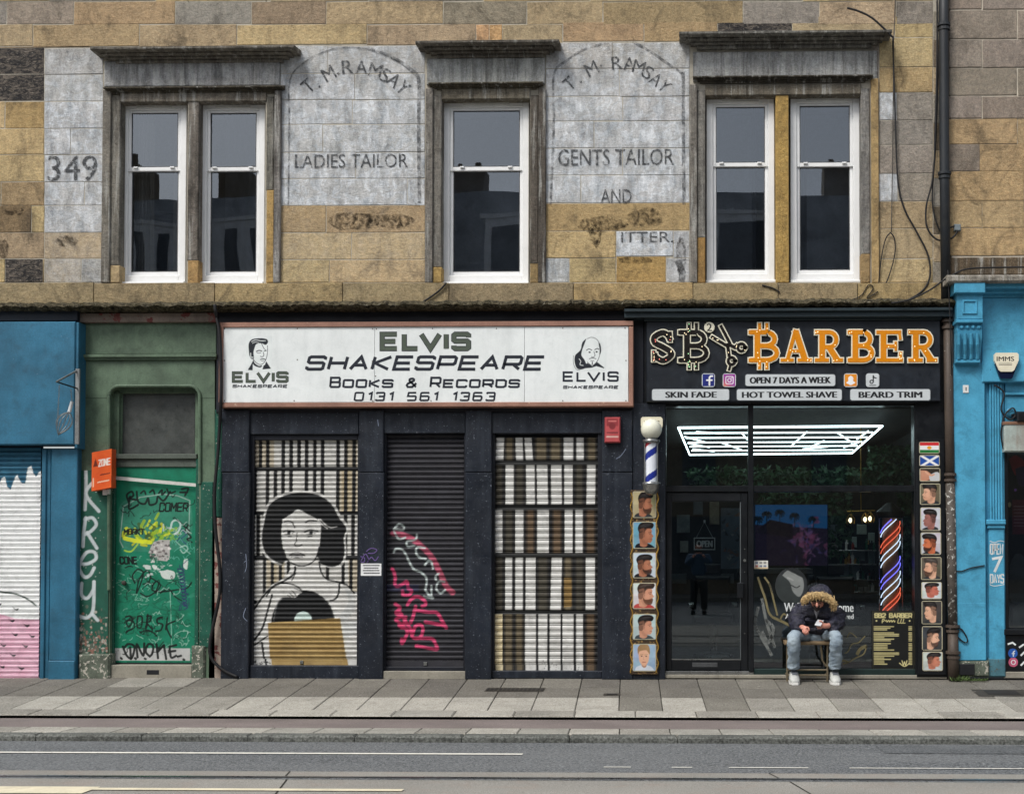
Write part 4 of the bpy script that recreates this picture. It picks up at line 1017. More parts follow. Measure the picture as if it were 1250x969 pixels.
c3.poly([(689, 705), (698, 705), (698, 740), (689, 741)], S(132, 106, 60))
books(750, 819, [(605, 614, 'c', -.4), (615.5, 627, 't', 0), (629, 639.5, 't', 0), (641.5, 654.5, 'w', 0), (657.5, 668.5, 'w', 0), (671.5, 684.5, 'w', 0), (687, 700.5, 'w', 0), (703.5, 712, 'w', 0), (715, 727, 'b', 0)])
for _ in range(40): c3.line([(Rm.uniform(655, 712), Rm.uniform(806, 818))]*2, Rm.uniform(.5, 1.4), BLKC, .8)
for y in (565, 619.5, 678, 747): c3.line([(602, y), (731, y)], 5, S(26, 28, 28))

# --- ice cream shutter at far left
c0 = Canvas(-14, 545, 50, 834, S(232, 234, 233), 4)
c0.poly([(-14, 545), (50, 545), (50, 572)]+[(50, 575), (47, 576), (43, 582), (40, 578), (37, 568), (33, 571), (30, 590), (26, 590), (23, 586), (20, 579), (17, 584), (12, 598), (8, 594), (5, 582), (1, 584), (-4, 596), (-14, 590)], S(40, 96, 122))
c0.poly([(-14, 752), (0, 749), (20, 755), (46, 756), (50, 756), (50, 834), (-14, 834)], S(226, 182, 200))
c0.curve([(-10, 720), (5, 723), (20, 725), (34, 731), (45, 739)], 1.8, S(40, 62, 52))
for x, y in ((20, 742), (15, 756), (33, 762), (19, 773), (5, 786), (32, 787), (17, 798), (4, 812), (27, 814), (-1, 736), (40, 775)):
    c0.blob([(x-4, y-2), (x, y+1), (x+4, y+.5), (x+2, y+3.5), (x-1, y+2)], S(28, 34, 34))

# ================= record shop
rs_ = thing('record_shopfront', 'navy painted record shopfront with three closed roller shutters', 'shopfront', (P(520, 827, 0).x, 0, 0))
def nbx(name, x0, y0, x1, y1, yf, yb=.3, m=None, b=.008, parent=None): return box(name, m or M_navy, parent or rs_, x0, y0, x1, y1, yf, yb, b)
nbx('fascia', 264, 380, 786, 503, -.03, m=M_navyd)
nbx('lintel', 304, 503, 438, 530, -.028); nbx('lintel', 468, 503, 568, 529, -.028); nbx('lintel', 600, 503, 735, 529, -.028)
for x0, x1 in ((270, 304), (438, 468), (568, 600), (735, 772)):
    nbx('pilaster', x0, 500, x1, 576, -.06); nbx('pilaster', x0, 576.6, x1, 829, -.058)
nbx('pilaster', 772, 492, 812, 829, -.04)
for x0, x1, y0 in ((304, 309, 530), (436, 440, 530), (466, 471, 529), (566, 570, 529), (598.5, 603.5, 529), (729.5, 736, 529)):
    nbx('guide_rail', x0, y0, x1, 826, .0, .2, M_navyd, .004)
nbx('stall_riser', 304, 812, 438, 829, -.02); nbx('stall_riser', 600, 818.5, 735, 828, -.015)
nbx('threshold', 468, 813.5, 568, 819, .01, .3, M_navyd); nbx('door_step', 467, 819, 569, 829, -.04, .3, M_step)
nbx('shutter_box', 308, 530, 437, 537, .01, .15, M_navyd)
shutter(rs_, 308, 536, 437, 812, 47, c1, .07)
shutter(rs_, 471, 530, 566, 814, 44, c2, .07)
shutter(rs_, 603, 532, 730, 819, 35, c3, .07)
# small padlock eyes
for x, y in ((368, 808), (519, 810)): nbx('lock_eye', x-2, y-2, x+2, y+2, .045, .06, M_chrome, .002)

P_print = printed('printed_board', .45, .1)
fs = thing('fascia_sign', 'long white record shop sign in a thin copper coloured wooden frame', 'shop sign', (P(520, 450, -.14).x, -.14, P(520, 450, -.14).z))
M_cop = paint('copper_wood_frame', S(150, 112, 96), .6, var=.25, grime=.35, grimecol=S(80, 50, 40), chips=.25, chipcol=S(180, 150, 130))
M_board = paint('white_sign_board', S(228, 233, 232), .5, var=.06, scale=3, fine=70, finevar=.1, grime=.22, grimecol=S(150, 160, 160), streak=.14, streakcol=S(160, 168, 168))
for (x0, y0, x1, y1) in ((267, 392.5, 773, 398.5), (267, 491, 773, 496.5)): nbx('frame', x0, y0, x1, y1, -.17, -.02, M_cop, .006, fs)
for (x0, y0, x1, y1) in ((267, 398.5, 272, 491), (767.5, 398.5, 773, 491)): nbx('frame', x0, y0, x1, y1, -.168, -.02, M_cop, .006, fs)
for x0, x1 in ((272.5, 457), (457.4, 640), (640.4, 767)): nbx('board', x0, 398.5, x1, 491, -.15, -.03, M_board, .002, fs)
M_olive = paint('olive_letters', S(76, 86, 74), .5, var=.1, grime=0); M_let = paint('black_letters', S(26, 32, 44), .5, var=.1, grime=0)
yl = -.1515
def ol(t, x0, y0, x1, y1, w, m, slant=0, gap=.38, heights=None, o=.9):
    stroke_text(t, x0, y0, x1, y1, w+o, yl, M_let, fs, slant, heights, gap)
    if m is not M_let: stroke_text(t, x0, y0, x1, y1, w-.6, yl-.0012, m, fs, slant, heights, gap)
ol('ELVIS', 466.5, 408, 572, 425.5, 5.6, M_olive, gap=.5)
ol('SHAKESPEARE', 374, 435.6, 660, 450.6, 2.9, M_let, .28, gap=.36)
hh = [1, .74, .74, .74, .74, 1, .9, 1, 1, .74, .74, .74, .74, .74, .74]
ol('BOOKS & RECORDS', 403, 461, 633, 472.3, 2.2, M_let, .1, gap=.4, heights=hh, o=.4)
ol('0131 561 1363', 432.5, 479.3, 603, 488.6, 1.8, M_let, .15, gap=.55, o=.4)
ol('ELVIS', 284.8, 455, 350.5, 465.5, 3.1, M_olive, gap=.45, o=.6); ol('SHAKESPEARE', 284, 469.8, 350, 472.8, .9, M_let, .2, gap=.4, o=.1)
ol('ELVIS', 688, 454.5, 754, 464.7, 2.3, M_let, gap=.5, o=.2); ol('SHAKESPEARE', 687.5, 471, 754, 474, .9, M_let, .2, gap=.4, o=.1)
# the two head emblems
BW = S(224, 230, 229); IK = S(28, 34, 42)
e1 = Canvas(300, 410, 332, 453.5, BW, 8)
e1.blob([(304, 430), (303.5, 420), (307, 414.5), (314, 413), (321, 413), (326, 414.5), (327, 418), (324, 421), (319, 419), (313, 420), (311, 424), (309.5, 430), (310, 437), (307, 438), (304.5, 434)], IK)
e1.curve([(307, 417), (312, 415), (318, 416), (324, 416)], .8, BW); e1.curve([(308, 419), (312, 417.5), (316, 418.5)], .6, BW); e1.curve([(319, 419), (322, 425), (325, 428)], .7, IK)
e1.curve([(306, 431), (306.5, 436), (309, 436)], .9, BW)
e1.curve([(313, 429), (316, 427.8), (319.5, 428.5)], 1.2, IK); e1.curve([(322.5, 428.5), (325, 428)], 1.0, IK); e1.curve([(313.5, 430.5), (316.5, 431), (318.5, 430.3)], .7, IK)
e1.curve([(326.5, 422), (326.5, 430), (325, 438), (321.5, 443.5), (317, 445), (312, 442), (309, 437.5)], .7, IK)
e1.curve([(321.5, 430), (322, 434), (320, 435.5), (318, 435)], .8, IK); e1.curve([(318, 438.8), (321, 438), (324, 438.8)], 1.1, IK); e1.curve([(319, 440.5), (322.5, 440.4)], .6, IK)
e1.blob([(309, 438), (311, 443), (316, 446.5), (320, 446), (318, 448.5), (312, 447), (309, 444)], IK)
e1.poly([(309, 440), (308.5, 452), (302.5, 451.5), (306, 446)], IK); e1.poly([(325, 441), (331, 450), (320.5, 451), (322, 446), (323.5, 445.5)], IK)
panel('emblem', e1, P_print, fs, yl, 3)
e2 = Canvas(699, 410, 740, 452, BW, 8)
e2.blob([(716, 413), (711, 418), (709, 426), (707, 429), (702, 434), (701.5, 442), (704, 449), (709, 451), (716, 448), (714, 440), (710, 434), (710.5, 428), (713, 421)], IK)
e2.blob([(714, 420), (717, 414), (722, 412), (728, 414.5), (731.5, 420), (732.5, 428), (731, 437), (727, 443), (721.5, 446), (717, 442), (713, 434), (713, 427)], BW)
e2.curve([(717, 413.5), (722, 411.8), (728, 414), (732, 420), (733, 428)], .6, IK)
e2.blob([(730.5, 417), (733, 421), (733.8, 429), (731.8, 434), (732, 427), (731, 421)], IK)
e2.curve([(716, 427.5), (719, 426), (722.5, 427.5)], 1.0, IK); e2.curve([(726, 427), (729, 425.5), (731, 426.5)], 1.0, IK)
e2.ell(719.8, 430, 1.4, 1, IK); e2.ell(728.3, 429.5, 1.3, 1, IK); e2.curve([(725, 429), (726.3, 434), (724, 436), (722, 435.4)], .7, IK)
e2.curve([(719.5, 438), (723.5, 437), (727.5, 438)], .9, IK); e2.curve([(721, 440.3), (725, 440.3)], .7, IK); e2.curve([(723, 442), (723, 444.5)], 1.3, IK); e2.curve([(732, 434), (729, 441), (723, 446), (717, 442)], .7, IK)
e2.poly([(717, 443), (723, 447), (729, 442), (738, 449), (737, 449.6), (728, 447), (722, 449), (709, 450)], IK); e2.curve([(707, 438), (709, 441), (708, 445), (712, 446)], .7, BW); e2.curve([(700, 434), (700, 443), (703, 450), (708, 452)], .5, IK)
panel('emblem', e2, P_print, fs, yl, 3)
M_screw = paint('screw_head', S(90, 80, 70), .5, grime=0)
for x, y in ((274, 401), (363, 401), (455, 401.5), (459.5, 401.5), (528, 401), (606, 401), (687, 400.5), (763, 400.5), (274, 440), (363, 439), (454.5, 441), (764, 440), (274, 489), (359, 489), (455, 489), (526, 489), (602, 489), (687, 489), (764, 489), (600, 445), (458.5, 459)):
    p = P(x, y, -.152); MB().lathe([(.007, 0), (.007, -.003), (.003, -.005)], (p.x, -.151, p.z), 8, 'y').build('screw', M_screw, fs)

# notice, alarm box, tag on the pilasters
cn = Canvas(440.5, 687.5, 465.5, 702.5, S(226, 228, 228), 6)
for i in range(4):
    y = 690+i*3.1; x = 443.5+(i % 2)
    while x < 462: 
        w = Rm.uniform(1, 2.6); cn.line([(x, y), (x+w, y)], 1.3, S(50, 52, 56)); x += w+1
nt_ = panel('notice', cn, P_print, None, -.0635, 3); nt_['kind'] = ''; del nt_['kind']
tagp(nt_, 'small white printed notice stuck on the navy pilaster beside the mural shutter', 'notice')
m = MB()
for ln in ([(441, 684), (446, 676), (450, 683), (447, 688), (453, 680), (458, 684), (462, 679)], [(447, 673), (453, 669), (460, 671), (456, 675), (449, 675)], [(440, 679), (445, 681), (444, 686), (440, 685)]):
    m.ribbon(spline(ln), .011, -.0632)
m.build('graffiti_tag', paint('purple_pen', S(104, 84, 140), .6, grime=0), rs_)
m = MB()
for ln in ([(300, 676), (301, 690), (299, 698)], [(298, 686), (301, 684)], [(764, 548), (758, 556), (752, 560)], [(461, 512), (462, 520)], [(300, 742), (297, 752), (302, 758)]): m.ribbon(spline(ln), .008, -.0625)
m.build('paint_scuff', paint('scuff_pale', S(120, 130, 150), .7, grime=0), rs_)
ca = Canvas(738, 509, 757, 540, S(176, 76, 78), 6)
ca.rect(740.5, 511, 754.5, 520, S(140, 52, 56)); ca.text('BELL', 742, 512.5, 753, 518.5, 1, S(210, 120, 116)) if False else None
ca.ell(747.5, 520, 4, 4, S(120, 44, 48)); ca.line([(741, 528), (754, 528)], 1.2, S(90, 36, 40)); ca.line([(741, 533), (754, 533)], 2, S(206, 170, 160)); ca.line([(743, 514), (752, 514)], 1.2, S(206, 120, 116))
ab = thing('alarm_box', 'faded red rectangular alarm box on the navy pilaster under the white sign', 'alarm box', tuple(P(747.5, 525, -.06)))
box('case', paint('faded_red_plastic', S(166, 66, 70), .5, grime=.2), ab, 738, 509, 757, 540, -.14, -.058, .01); panel('cover_print', ca, P_print, ab, -.1412, 2.5, rect=(739.2, 510.2, 755.8, 538.8))

# strips of cornice above the shops
paint('dark_navy_board', S(26, 36, 48), .6)
m_fl = paint('flaking_cream_board', S(128, 116, 106), .9, var=.3, grime=.5, grimecol=S(70, 60, 52), chips=.45, chipcol=S(112, 64, 60), chipscale=9)
M_dteal = paint('dark_teal_board', S(34, 48, 54), .5, var=.2, grime=.4, grimecol=S(30, 34, 34))

# ================= blue ice cream shop at far left
bs = thing('blue_shopfront', 'teal blue dessert shopfront with painted drip shutter at far left', 'shopfront', (P(20, 830, 0).x, 0, 0))
box('cornice_board', MATS['dark_navy_board'], bs, -420, 379, 94.5, 392.5, -.13, .1)
box('fascia', M_teal, bs, -420, 393.5, 91, 543, -.2, .1, .01); box('fascia_edge', M_teal, bs, 91.3, 393.5, 95.5, 547, -.18, .1, .006)
box('pilaster', M_teal, bs, 61, 547, 93.5, 806, -.1, .1, .01); box('pilaster_base', M_teal, bs, 58.5, 806, 91, 831, -.125, .1, .01)
box('shutter_guide', M_teal, bs, 49.5, 547, 55, 831, -.08, .1, .008); box('shutter_guide', M_teal, bs, 55, 547, 61, 831, -.06, .1, .008)
shutter(bs, -14, 546, 49, 832, 49, c0, -.03, .011, 4)
box('side_wall', M_teal, bs, -420, 540, -14, 832, -.1, .1)
wh = thing('wall_bracket', 'rusty grey metal sign bracket on the edge of the blue fascia', 'bracket', tuple(P(94, 470, -.2)))
M_gal = paint('galvanised_steel', S(134, 138, 138), .5, metal=.5, grime=.5, grimecol=S(92, 62, 44), chips=.3, chipcol=S(110, 70, 50))
box('mounting_plate', M_gal, wh, 91.5, 450, 96.5, 542, -.225, -.2, .003)
pa, pb_, pc = P(93, 453, -.23), P(69, 466, -.75), P(94, 474, -.23)
MB().tube([pa, pb_], .011).build('arm', M_gal, wh); MB().tube([pc, pb_], .009).build('brace', M_navyd, wh)
wk = thing('hanging_whisk', 'oversized wire whisk hanging on chains from the bracket over the blue shop', 'sign', tuple(P(78, 500, -.5)))
m = MB(); p0, p1 = P(88, 490, -.5), P(84.5, 503, -.5); m.tube([p0, p1], [.018, .02], 8); m.build('handle', paint('white_handle', S(206, 208, 208), .4), wk)
m = MB()
base, tip = P(84.5, 503, -.5), P(71, 531, -.5)
ax = (tip-base); L_ = ax.length; ax.normalize(); sd_ = ax.cross(Vector((0, 1, 0))).normalized(); ot = Vector((0, 1, 0))
for k in range(6):
    an = math.pi*k/6; w_ = sd_*math.cos(an)+ot*math.sin(an); loop = []
    for i in range(25):
        t = i/24*2-1; u = 1-abs(t); r_ = .085*math.sin(min(1, (1-abs(abs(t)*1.0-0))*1.0)*math.pi*.5)*math.sin(math.pi*min(1, .12+abs(t)*.88))
        dist_ = L_*(1-abs(t)**1.0)
        side = math.copysign(1, t)
        rr_ = .085*math.sin(math.pi*min(1, (dist_/L_))**.8)
        loop.append(base+ax*dist_+w_*(side*rr_))
    m.tube(loop, .0035, 4)
m.build('wires', M_gal, wk)
m = MB()
for (x0, y0, x1, y1) in ((72.5, 470, 70, 520), (86.5, 475, 88, 490)):
    a_, b2 = P(x0, y0, -.5), P(x1, y1, -.5); n_ = max(3, int((a_-b2).length/.035))
    for i in range(n_):
        u, v = a_.lerp(b2, i/n_), a_.lerp(b2, (i+.95)/n_); c_ = (u+v)/2; d_ = (v-u)/2; s_ = Vector((1, 0, 0)) if i % 2 else Vector((0, 1, 0))
        m.tube([c_+d_*math.cos(t)+s_*.007*math.sin(t) for t in [2*math.pi*q_/8 for q_ in range(8)]], .0028, 4, closed=True)
m.build('chain', M_gal, wk)

# ================= green doorway
gd = thing('green_doorway', 'weathered green doorway surround with rounded opening between the blue and navy shops', 'doorway', (P(180, 825, 0).x, 0, 0))
box('cornice_board', m_fl, gd, 95, 382, 264, 393, -.07, .1)
box('frieze', M_greenp, gd, 97, 394, 264, 432, -.01, .3); box('moulding', M_greenp, gd, 97, 432, 264, 436, -.06, .3); box('moulding', M_greenp, gd, 97, 436, 264, 439, -.035, .3, .004)
# face with rounded opening
def face_open(name, m, X0, Y0, X1, Y1, ox0, oy0, ox1, r, yf, yb, split=None):
    q = lambda x, y: (lambda p: (p.x, p.z))(P(x, y, yf))
    o_ = [(ox0, Y1)]+[(ox0+r-r*math.cos(rad(a)), oy0+r-r*math.sin(rad(a))) for a in range(0, 91, 15)]+[(ox1-r+r*math.sin(rad(a)), oy0+r-r*math.cos(rad(a))) for a in range(0, 91, 15)]+[(ox1, Y1)]
    b_ = MB(); n_ = len(o_)
    out = []
    for i, (x, y) in enumerate(o_):
        if i < n_/2: out.append((X0, y) if y > oy0+r-.01 else (X0+(x-ox0)*(1 if 0 else 0), y))
        else: out.append((X1, y))
    # left strip, right strip, top
    L = [(x, y) for x, y in o_[:n_//2]]; Rr = o_[n_//2:]
    for seq, X in ((L, X0), (Rr, X1)):
        for (xa, ya), (xb, yb_) in zip(seq[:-1], seq[1:]):
            if abs(ya-yb_) < .01: continue
            b_.prism([q(X, ya), q(xa, ya), q(xb, yb_), q(X, yb_)], yf, yb)
    b_.prism([q(X0, oy0), q(X0, Y0), q(X1, Y0), q(X1, oy0)], yf, yb)
    return b_.build(name, m, gd)
face_open('surround', M_greenp, 98, 439, 262, 830, 134, 472, 243, 12, -.0, .3)
m = MB(); pts = [(133, 720)]+[(133+13-13*math.cos(rad(a)), 471+13-13*math.sin(rad(a))) for a in range(0, 91, 10)]+[(244-13+13*math.sin(rad(a)), 471+13-13*math.cos(rad(a))) for a in range(0, 91, 10)]+[(244, 590)]
m.tube([P(x, y, -.01) for x, y in pts], .02, 8); m.build('bead', M_greenp, gd)
box('joint', paint('green_joint', S(50, 66, 52), .8, grime=0), gd, 98, 485.5, 133, 486.3, -.0015, .02, .0005); box('joint', MATS['green_joint'], gd, 245, 485.5, 262, 486.3, -.0015, .02, .0005)
cg = Canvas(97, 574, 132.5, 800, S(22, 80, 64), 4)
for _ in range(200): cg.ell(Rm.uniform(97, 132), 800-abs(Rm.gauss(0, 22)), Rm.uniform(.3, 2.2), Rm.uniform(.4, 2.5), Rm.choice([S(176, 172, 160), S(140, 96, 84), S(90, 96, 84)]), .85)
for _ in range(40): cg.ell(Rm.uniform(97, 132), Rm.uniform(574, 800), Rm.uniform(.3, .9), Rm.uniform(.3, 1), S(190, 196, 190), .8)
SPW = S(198, 206, 208)
for ln in ([(102, 562), (104, 585), (103, 622)], [(118, 583), (104, 602), (120, 624)], [(104, 632), (102, 648), (101, 667)], [(103, 634), (112, 632), (117, 640), (111, 648), (104, 652)], [(106, 650), (118, 669)],
           [(97, 688), (107, 688), (117, 682), (115, 674), (106, 674), (99, 684), (97, 694), (103, 704), (110, 702), (115, 693)], [(100, 712), (100, 726), (107, 730), (114, 720), (115, 710)], [(115, 710), (115, 734), (113, 748), (106, 754), (98, 752)], [(114, 750), (120, 757)]):
    cg.curve(ln, 3.0, SPW, .85, 1.0)
P_wall = printed('sprayed_wall', .6, .35, bump=.25)
panel('lower_panel', cg, P_wall, gd, -.012, 1.8)
box('panel_edge', M_greend, gd, 97.2, 574.2, 132.4, 799, -.011, .02, .003)
box('jamb_cover', M_greend, gd, 244, 588, 259, 790, -.012, .02, .006)
box('stone_base', M_grimest, gd, 95, 798, 133.5, 831, -.06, .3, .02); box('stone_base', M_grimest, gd, 233, 788, 250, 829, -.03, .3, .02)
box('side_strip', paint('peeling_plaster', S(160, 146, 134), .9, var=.3, scale=7, grime=.6, grimecol=S(84, 52, 46), chips=.45, chipcol=S(110, 66, 62), chipscale=12, bump=.6), gd, 255, 632, 271, 829, -.0, .2)
box('side_strip', M_greend, gd, 262, 500, 271, 631, -.004, .2)
box('frame_post', M_greend, gd, 134.5, 560, 139.5, 826, .06, .2, .006)
box('frame_post', M_greend, gd, 238, 560, 243, 790, .06, .2, .006)
m = MB(); q = RX(134, 470, 243, 480, .12); m.cbox(q[0], .1, q[1], q[2], .25, q[3]); m.build('frame_head', M_greenp, gd)
box('frame_post', M_greenp, gd, 135, 478, 145, 560, .08, .25); box('frame_post', M_greenp, gd, 238, 478, 243, 560, .08, .25)
box('transom', paint('grey_green_transom', S(84, 92, 84), .6, grime=.4), gd, 139, 554, 240, 560, .05, .2); box('transom', MATS['grey_green_transom'], gd, 140, 560, 240, 570, .08, .2)
box('fanlight', paint('dusty_grey_pane', S(66, 70, 68), .35, var=.3, scale=4, grime=.5, grimecol=S(90, 90, 84), spec=.6), gd, 145, 479, 238, 555, .16, .2, .002)
box('fanlight_bead', M_greenp, gd, 145, 479, 149, 555, .14, .2)
box('door_step', M_step, gd, 133, 811.5, 234, 828, -.02, .3, .008); box('threshold_gap', M_ink, gd, 139, 807, 238, 812, .1, .2, .001)
box('letter_slot', M_ink, gd, 179, 817.5, 194, 823, -.0225, .0, .001)
# door with all its writing
dr = thing('graffiti_door', 'green front door covered in black tags, scribbles and torn stickers', 'door', (P(188, 808, .1).x, .1, 0))
cd = Canvas(139, 570, 239, 808.5, S(20, 116, 88), 5)
GK = S(9, 16, 16)
cd.blob([(144, 622), (150, 612), (175, 603), (205, 601), (231, 610), (231, 662), (200, 672), (150, 668)], S(64, 132, 110), .55)
for _ in range(60):
    x, y = Rm.uniform(141, 236), Rm.uniform(640, 800)
    cd.blob([(x+Rm.uniform(-6, 6), y+Rm.uniform(-4, 4)) for _ in range(5)], Rm.choice([S(40, 140, 110), S(70, 150, 124), S(20, 96, 76)]), .35)
cd.line([(150, 668), (146, 660), (150, 618), (170, 607), (198, 603), (216, 605), (231, 611), (230, 660)], 1.2, S(150, 176, 166), .85)
cd.line([(208, 720), (211, 796)], 1.0, S(150, 190, 174), .6)
# yellow-green spray and torn paper
for _ in range(46):
    x = Rm.gauss(180, 16); y = Rm.gauss(650, 7); cd.line([(x, y), (x+Rm.uniform(-8, 8), y+Rm.uniform(-9, 5))], Rm.uniform(1.5, 4.5), Rm.choice([S(206, 214, 40), S(150, 180, 40), S(190, 190, 30), S(60, 90, 40)]), .8)
cd.curve([(152, 657), (165, 660), (183, 662)], 5, S(214, 220, 40), .85); cd.curve([(152, 672), (160, 673), (168, 664)], 2, S(170, 200, 60), .8)
for _ in range(26): 
    x = Rm.gauss(204, 8); y = Rm.gauss(655, 5); cd.line([(x, y), (x+Rm.uniform(-6, 6), y+Rm.uniform(-3, 3))], 2.2, S(120, 170, 50), .7)
cd.poly([(187, 662), (195, 659), (207, 659), (207, 680), (204, 685), (193, 684), (189, 676), (181, 675), (184, 668)], S(176, 174, 170))
for _ in range(60): cd.ell(Rm.uniform(183, 207), Rm.uniform(660, 686), Rm.uniform(.4, 2.2), Rm.uniform(.4, 1.8), Rm.choice([S(60, 58, 60), S(214, 210, 206), S(110, 100, 100)]), .8)
for x, y, w, h in ((224, 683, 6, 12), (196, 697, 18, 10), (186, 690, 5, 5), (177, 690, 6, 5)):
    cd.blob([(x+Rm.uniform(-1, 1)+w*a, y+h*b2) for a, b2 in ((0, 0), (.6, -.1), (1, .2), (.9, .9), (.4, 1), (.05, .7))], S(206, 214, 208), .9)
for _ in range(90):
    x, y = Rm.uniform(142, 236), Rm.uniform(676, 800); cd.curve([(x, y), (x+Rm.uniform(-5, 5), y+Rm.uniform(-3, 3)), (x+Rm.uniform(-7, 7), y+Rm.uniform(-5, 5))], .6, S(150, 196, 178), .6)
for _ in range(26):
    x, y = Rm.uniform(145, 230), Rm.uniform(728, 760); cd.curve([(x, y), (x+Rm.uniform(-14, 14), y+Rm.uniform(-8, 8)), (x+Rm.uniform(-16, 16), y+Rm.uniform(-9, 9))], 1.1, S(14, 88, 66), .7)
K = lambda ln, w=1.5, c=GK, a=.95: cd.curve(ln, w*1.4, c, a)
K([(156, 612), (154, 604), (160, 600), (162, 605), (157, 608), (165, 610)], 1.8); K([(158, 606), (157, 621), (168, 616)], 1.8); K([(166, 600), (168, 612), (176, 615), (180, 608), (182, 616), (190, 614), (192, 606), (199, 611), (207, 600)], 1.8)
for ln in ([(171, 602), (175, 599), (177, 603)], [(182, 601), (186, 598), (188, 603)], [(193, 602), (197, 598), (197, 604), (201, 600)], [(203, 597), (205, 602)], [(208, 602), (213, 600)], [(221, 597), (229, 596), (225, 605)], [(219, 601), (228, 601)]): K(ln, 1.6)
cd.text('COMER', 194, 614, 228, 624, 1.8, GK, .1)
cd.text('MBRKT', 151, 646, 175, 652, 1.5, GK, .1); cd.text('CONE', 147, 680, 167, 688, 1.8, GK, -.1); K([(153, 693), (158, 691), (162, 692)], 1)
for ln in ([(224, 642), (231, 648)], [(229, 641), (225, 649)], [(228, 650), (233, 656), (228, 658), (234, 662)]): K(ln, 1.4)
K([(165, 712), (162, 703), (168, 695), (175, 699), (172, 712), (167, 724), (170, 708), (178, 697), (184, 701), (182, 710), (175, 713)], 1.3); K([(172, 724), (180, 728), (190, 722), (194, 712), (190, 710), (186, 720), (200, 722), (215, 720), (228, 718), (234, 711)], 1.3)
K([(196, 724), (206, 719), (214, 728), (222, 733)], 1.1); K([(184, 705), (196, 714), (190, 724)], 1.1)
for i in range(12): cd.curve([(217+i*.6, 694+i*4), (225+i*.4, 697+i*4), (219+i*.6, 700+i*4)], 1.4, S(44, 44, 92), .85)
for ln in ([(221, 646), (227, 652), (221, 658), (227, 664)], [(215, 650), (219, 655), (216, 660)]): K(ln, 1.0, S(40, 60, 110), .8)
K([(208, 645), (210, 637), (216, 635), (220, 641), (217, 649), (213, 652)], 1.6, S(190, 210, 204), .8); K([(199, 640), (199, 648)], 1.2, S(190, 210, 204), .7)
K([(220, 668), (226, 666), (229, 670), (224, 675), (220, 671)], 1.1, S(170, 206, 192), .7); K([(214, 660), (218, 664), (232, 676)], .8, S(170, 206, 192), .6)
for ln in ([(154, 753), (160, 752), (162, 758), (158, 765), (155, 759), (162, 757), (165, 765), (157, 770), (155, 772)], [(169, 752), (168, 764), (173, 766), (174, 753), (169, 752)], [(181, 750), (179, 767)], [(180, 752), (185, 752), (184, 758), (180, 760), (187, 768)],
           [(199, 753), (193, 755), (193, 760), (199, 762), (197, 769), (191, 770)], [(205, 754), (203, 768)], [(214, 758), (204, 764), (210, 778)], [(172, 772), (180, 769), (188, 772), (192, 776)], [(156, 770), (155, 772)]): K(ln, 1.5)
cd.rect(139.5, 791, 233, 806, S(178, 180, 178))
for _ in range(20): cd.ell(Rm.uniform(142, 236), Rm.uniform(792, 806), Rm.uniform(.3, 1.2), .6, S(110, 110, 106), .6)
for ln in ([(151, 789), (156, 800), (162, 803), (165, 789), (157, 786), (152, 792)], [(160, 790), (161, 804)], [(169, 802), (168, 786), (176, 800), (177, 785)], [(184, 801), (179, 795), (182, 786), (188, 788), (187, 797), (184, 801)], [(192, 786), (194, 803)], [(194, 795), (201, 787)], [(201, 787), (204, 804)], [(208, 790), (210, 802), (216, 800)], [(208, 789), (216, 787)], [(209, 795), (215, 794)], [(149, 803), (150, 804)], [(166, 803), (167, 804)], [(178, 803.5), (179, 804)], [(218, 801), (222, 800)], [(225, 804.5), (226, 805)]):
    K(ln, 2.0)
cd.ell(152, 712, 2.6, 2.8, S(10, 22, 18))
def scrib(n, w, col, al, area, size):
    for _ in range(n):
        x, y = Rm.uniform(area[0], area[2]), Rm.uniform(area[1], area[3]); pts = [(x, y)]
        for k in range(Rm.randint(4, 9)): x += Rm.uniform(-.25, 1)*size; y += Rm.uniform(-1, 1)*size*.9; pts.append((x, y))
        cd.curve([(min(237, max(140, a)), b2) for a, b2 in pts], w, col, al)
scrib(16, .9, S(12, 74, 54), .75, (141, 735, 220, 778), 6); scrib(12, .7, S(170, 204, 190), .6, (141, 690, 225, 800), 4); scrib(9, 1.1, GK, .8, (146, 600, 222, 640), 4); scrib(7, 1.0, GK, .75, (150, 696, 215, 735), 6)
scrib(5, 1.1, S(40, 44, 90), .7, (214, 690, 226, 740), 4); scrib(8, 1.2, GK, .8, (148, 750, 205, 772), 3.5); scrib(5, 1.3, GK, .85, (148, 790, 215, 800), 3.5); scrib(8, .8, S(100, 180, 160), .6, (205, 660, 232, 690), 4); scrib(6, .8, S(196, 206, 200), .6, (200, 636, 230, 660), 4)
for _ in range(24): cd.ell(Rm.uniform(176, 210), Rm.uniform(690, 705), Rm.uniform(.5, 2.4), Rm.uniform(.4, 1.6), S(200, 208, 204), .8)

